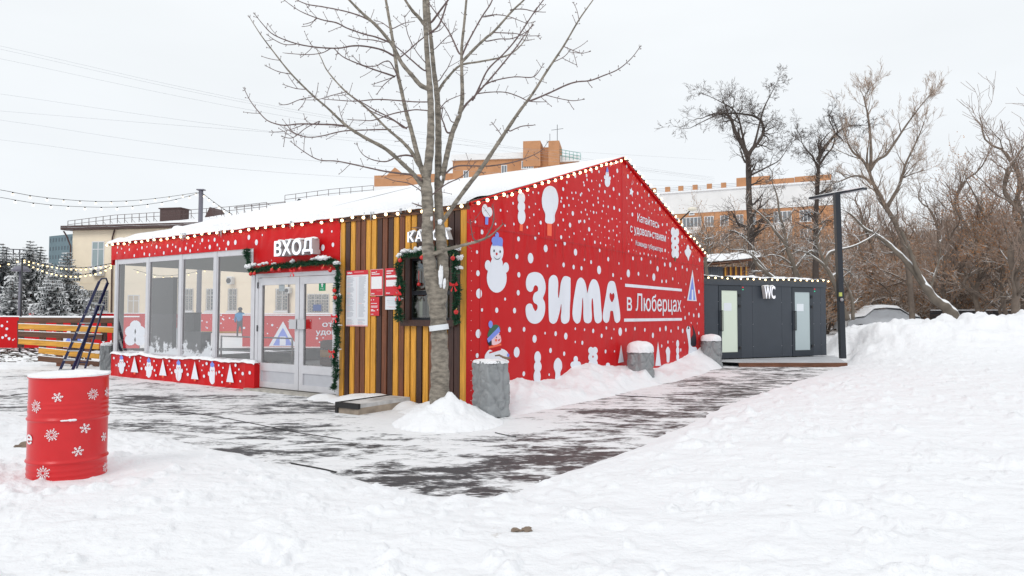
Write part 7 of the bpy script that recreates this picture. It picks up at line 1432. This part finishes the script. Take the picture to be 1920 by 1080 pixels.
# brushwood filling the depth of the grove
m = MB(); 
def twigmass(m, n, x0, x1, Y0, Y1, z0, z1, L_, w_, q):
    for _ in range(n):
        Y_ = q.uniform(Y0, Y1); x = at(q.uniform(x0, x1), 560, Y_).x; z = z0+(z1-z0)*q.random()**1.5; d = Vector((q.gauss(0, .8), q.gauss(0, .6), q.gauss(.5, .7))).normalized()*L_*q.uniform(.5, 1.3); s_ = d.cross(Vector((0, 1, .1))).normalized()*w_; p = Vector((x, Y_, z)); m.add([tuple(p-s_), tuple(p+s_), tuple(p+d)], [(0, 1, 2)])
twigmass(m, 15000, 1570, 2000, 56, 85, .3, 9.5, 1.5, .016, q); twigmass(m, 9000, 1290, 1570, 58, 80, .3, 9.5, 1.4, .016, q)
o = m.build('brushwood', mat('brushwood_brown', (.40, .27, .18), rough=.9, var=.35, vscale=.25)); tag(o, 'fine brown brushwood filling the far depth of the grove', 'brushwood', kind='stuff')
# small far tree tops above the cream building
put(PC, 165, 62, 1.0, 1.0, z=5.6, lab='bare treetop showing above the roof of the cream building at the left') if False else None
# snowy spruces
SPR = snowtop('snowy_spruce', (.022, .040, .034), thr=-.28, soft=.30, ns=3.2, var=.4, nstr=.8)
def spruce(lab, px, pyt, Y_, wpx, seed):
    t = at(px, pyt, Y_); H_ = t.z-.2; R_ = wpx/2/1280*Y_; q = random.Random(seed); r = thing('spruce', lab, 'tree', (t.x, Y_, .2), 0, 'snowy spruces'); m = MB(); m.tube([(t.x, Y_, 0), (t.x, Y_, t.z-.15)], [.14, .012], 6); m.build('trunk', B1, r); m = MB(); nw = int(H_/.20)
    for i in range(nw):
        f = i/nw; z = .5+(H_-.5)*f; Rr = R_*1.12*(1-f)**.8+.10; nb_ = max(7, int(17*(1-f)+6))
        for k in range(nb_):
            a = q.uniform(0, 6.28); L_ = Rr*q.uniform(.65, 1.12); dr = Vector((math.cos(a), math.sin(a), 0)); sd_ = Vector((-dr.y, dr.x, 0)); ns = 5; p0 = Vector((t.x, Y_, .2+z))
            sag = L_*q.uniform(.25, .5)*(1-f*.6); 
            for j in range(ns):
                u0, u1 = j/ns, (j+1)/ns; c0 = p0+dr*L_*u0+Vector((0, 0, -sag*u0**1.3+.10*L_*u0*u0)); c1 = p0+dr*L_*u1+Vector((0, 0, -sag*u1**1.3+.10*L_*u1*u1))
                for e in (-1, 1):
                    ww = L_*.36*(1-u0*.7)*q.uniform(.7, 1.3)+.06; e0 = c0+sd_*e*ww*.9+dr*ww*.5+Vector((0, 0, -ww*.45)); e1 = c0+sd_*e*ww*.45+dr*ww*.9+Vector((0, 0, -ww*.15)); m.add([tuple(c0), tuple(c1), tuple(e1), tuple(e0)], [(0, 1, 2, 3)])
                    m.add([tuple(c0-Vector((0, 0, .03))), tuple(c1-Vector((0, 0, .03))), tuple(c1+sd_*e*ww*.3-Vector((0, 0, ww*.8)))], [(0, 1, 2)])
    m.build('crown', SPR, r)
for i, (px, pyt, Y_, w_, lab) in enumerate(((-45, 440, 44, 120, 'snowy spruce mostly outside the left edge'), (6, 452, 46, 105, 'snowy spruce at the far left edge'), (57, 447, 45, 112, 'snowy spruce with the highest pointed top'), (77, 458, 49, 95, 'snowy spruce just right of the highest one'), (30, 470, 52, 90, 'snowy spruce standing back between the left two'),
        (127, 468, 41, 96, 'snowy spruce touching the corner of the cream building'), (100, 500, 38, 80, 'short snowy spruce in front of the teal tower'), (24, 520, 38, 80, 'short snowy spruce behind the park lamp'))): spruce(lab, px, pyt, Y_, w_, 60+i)
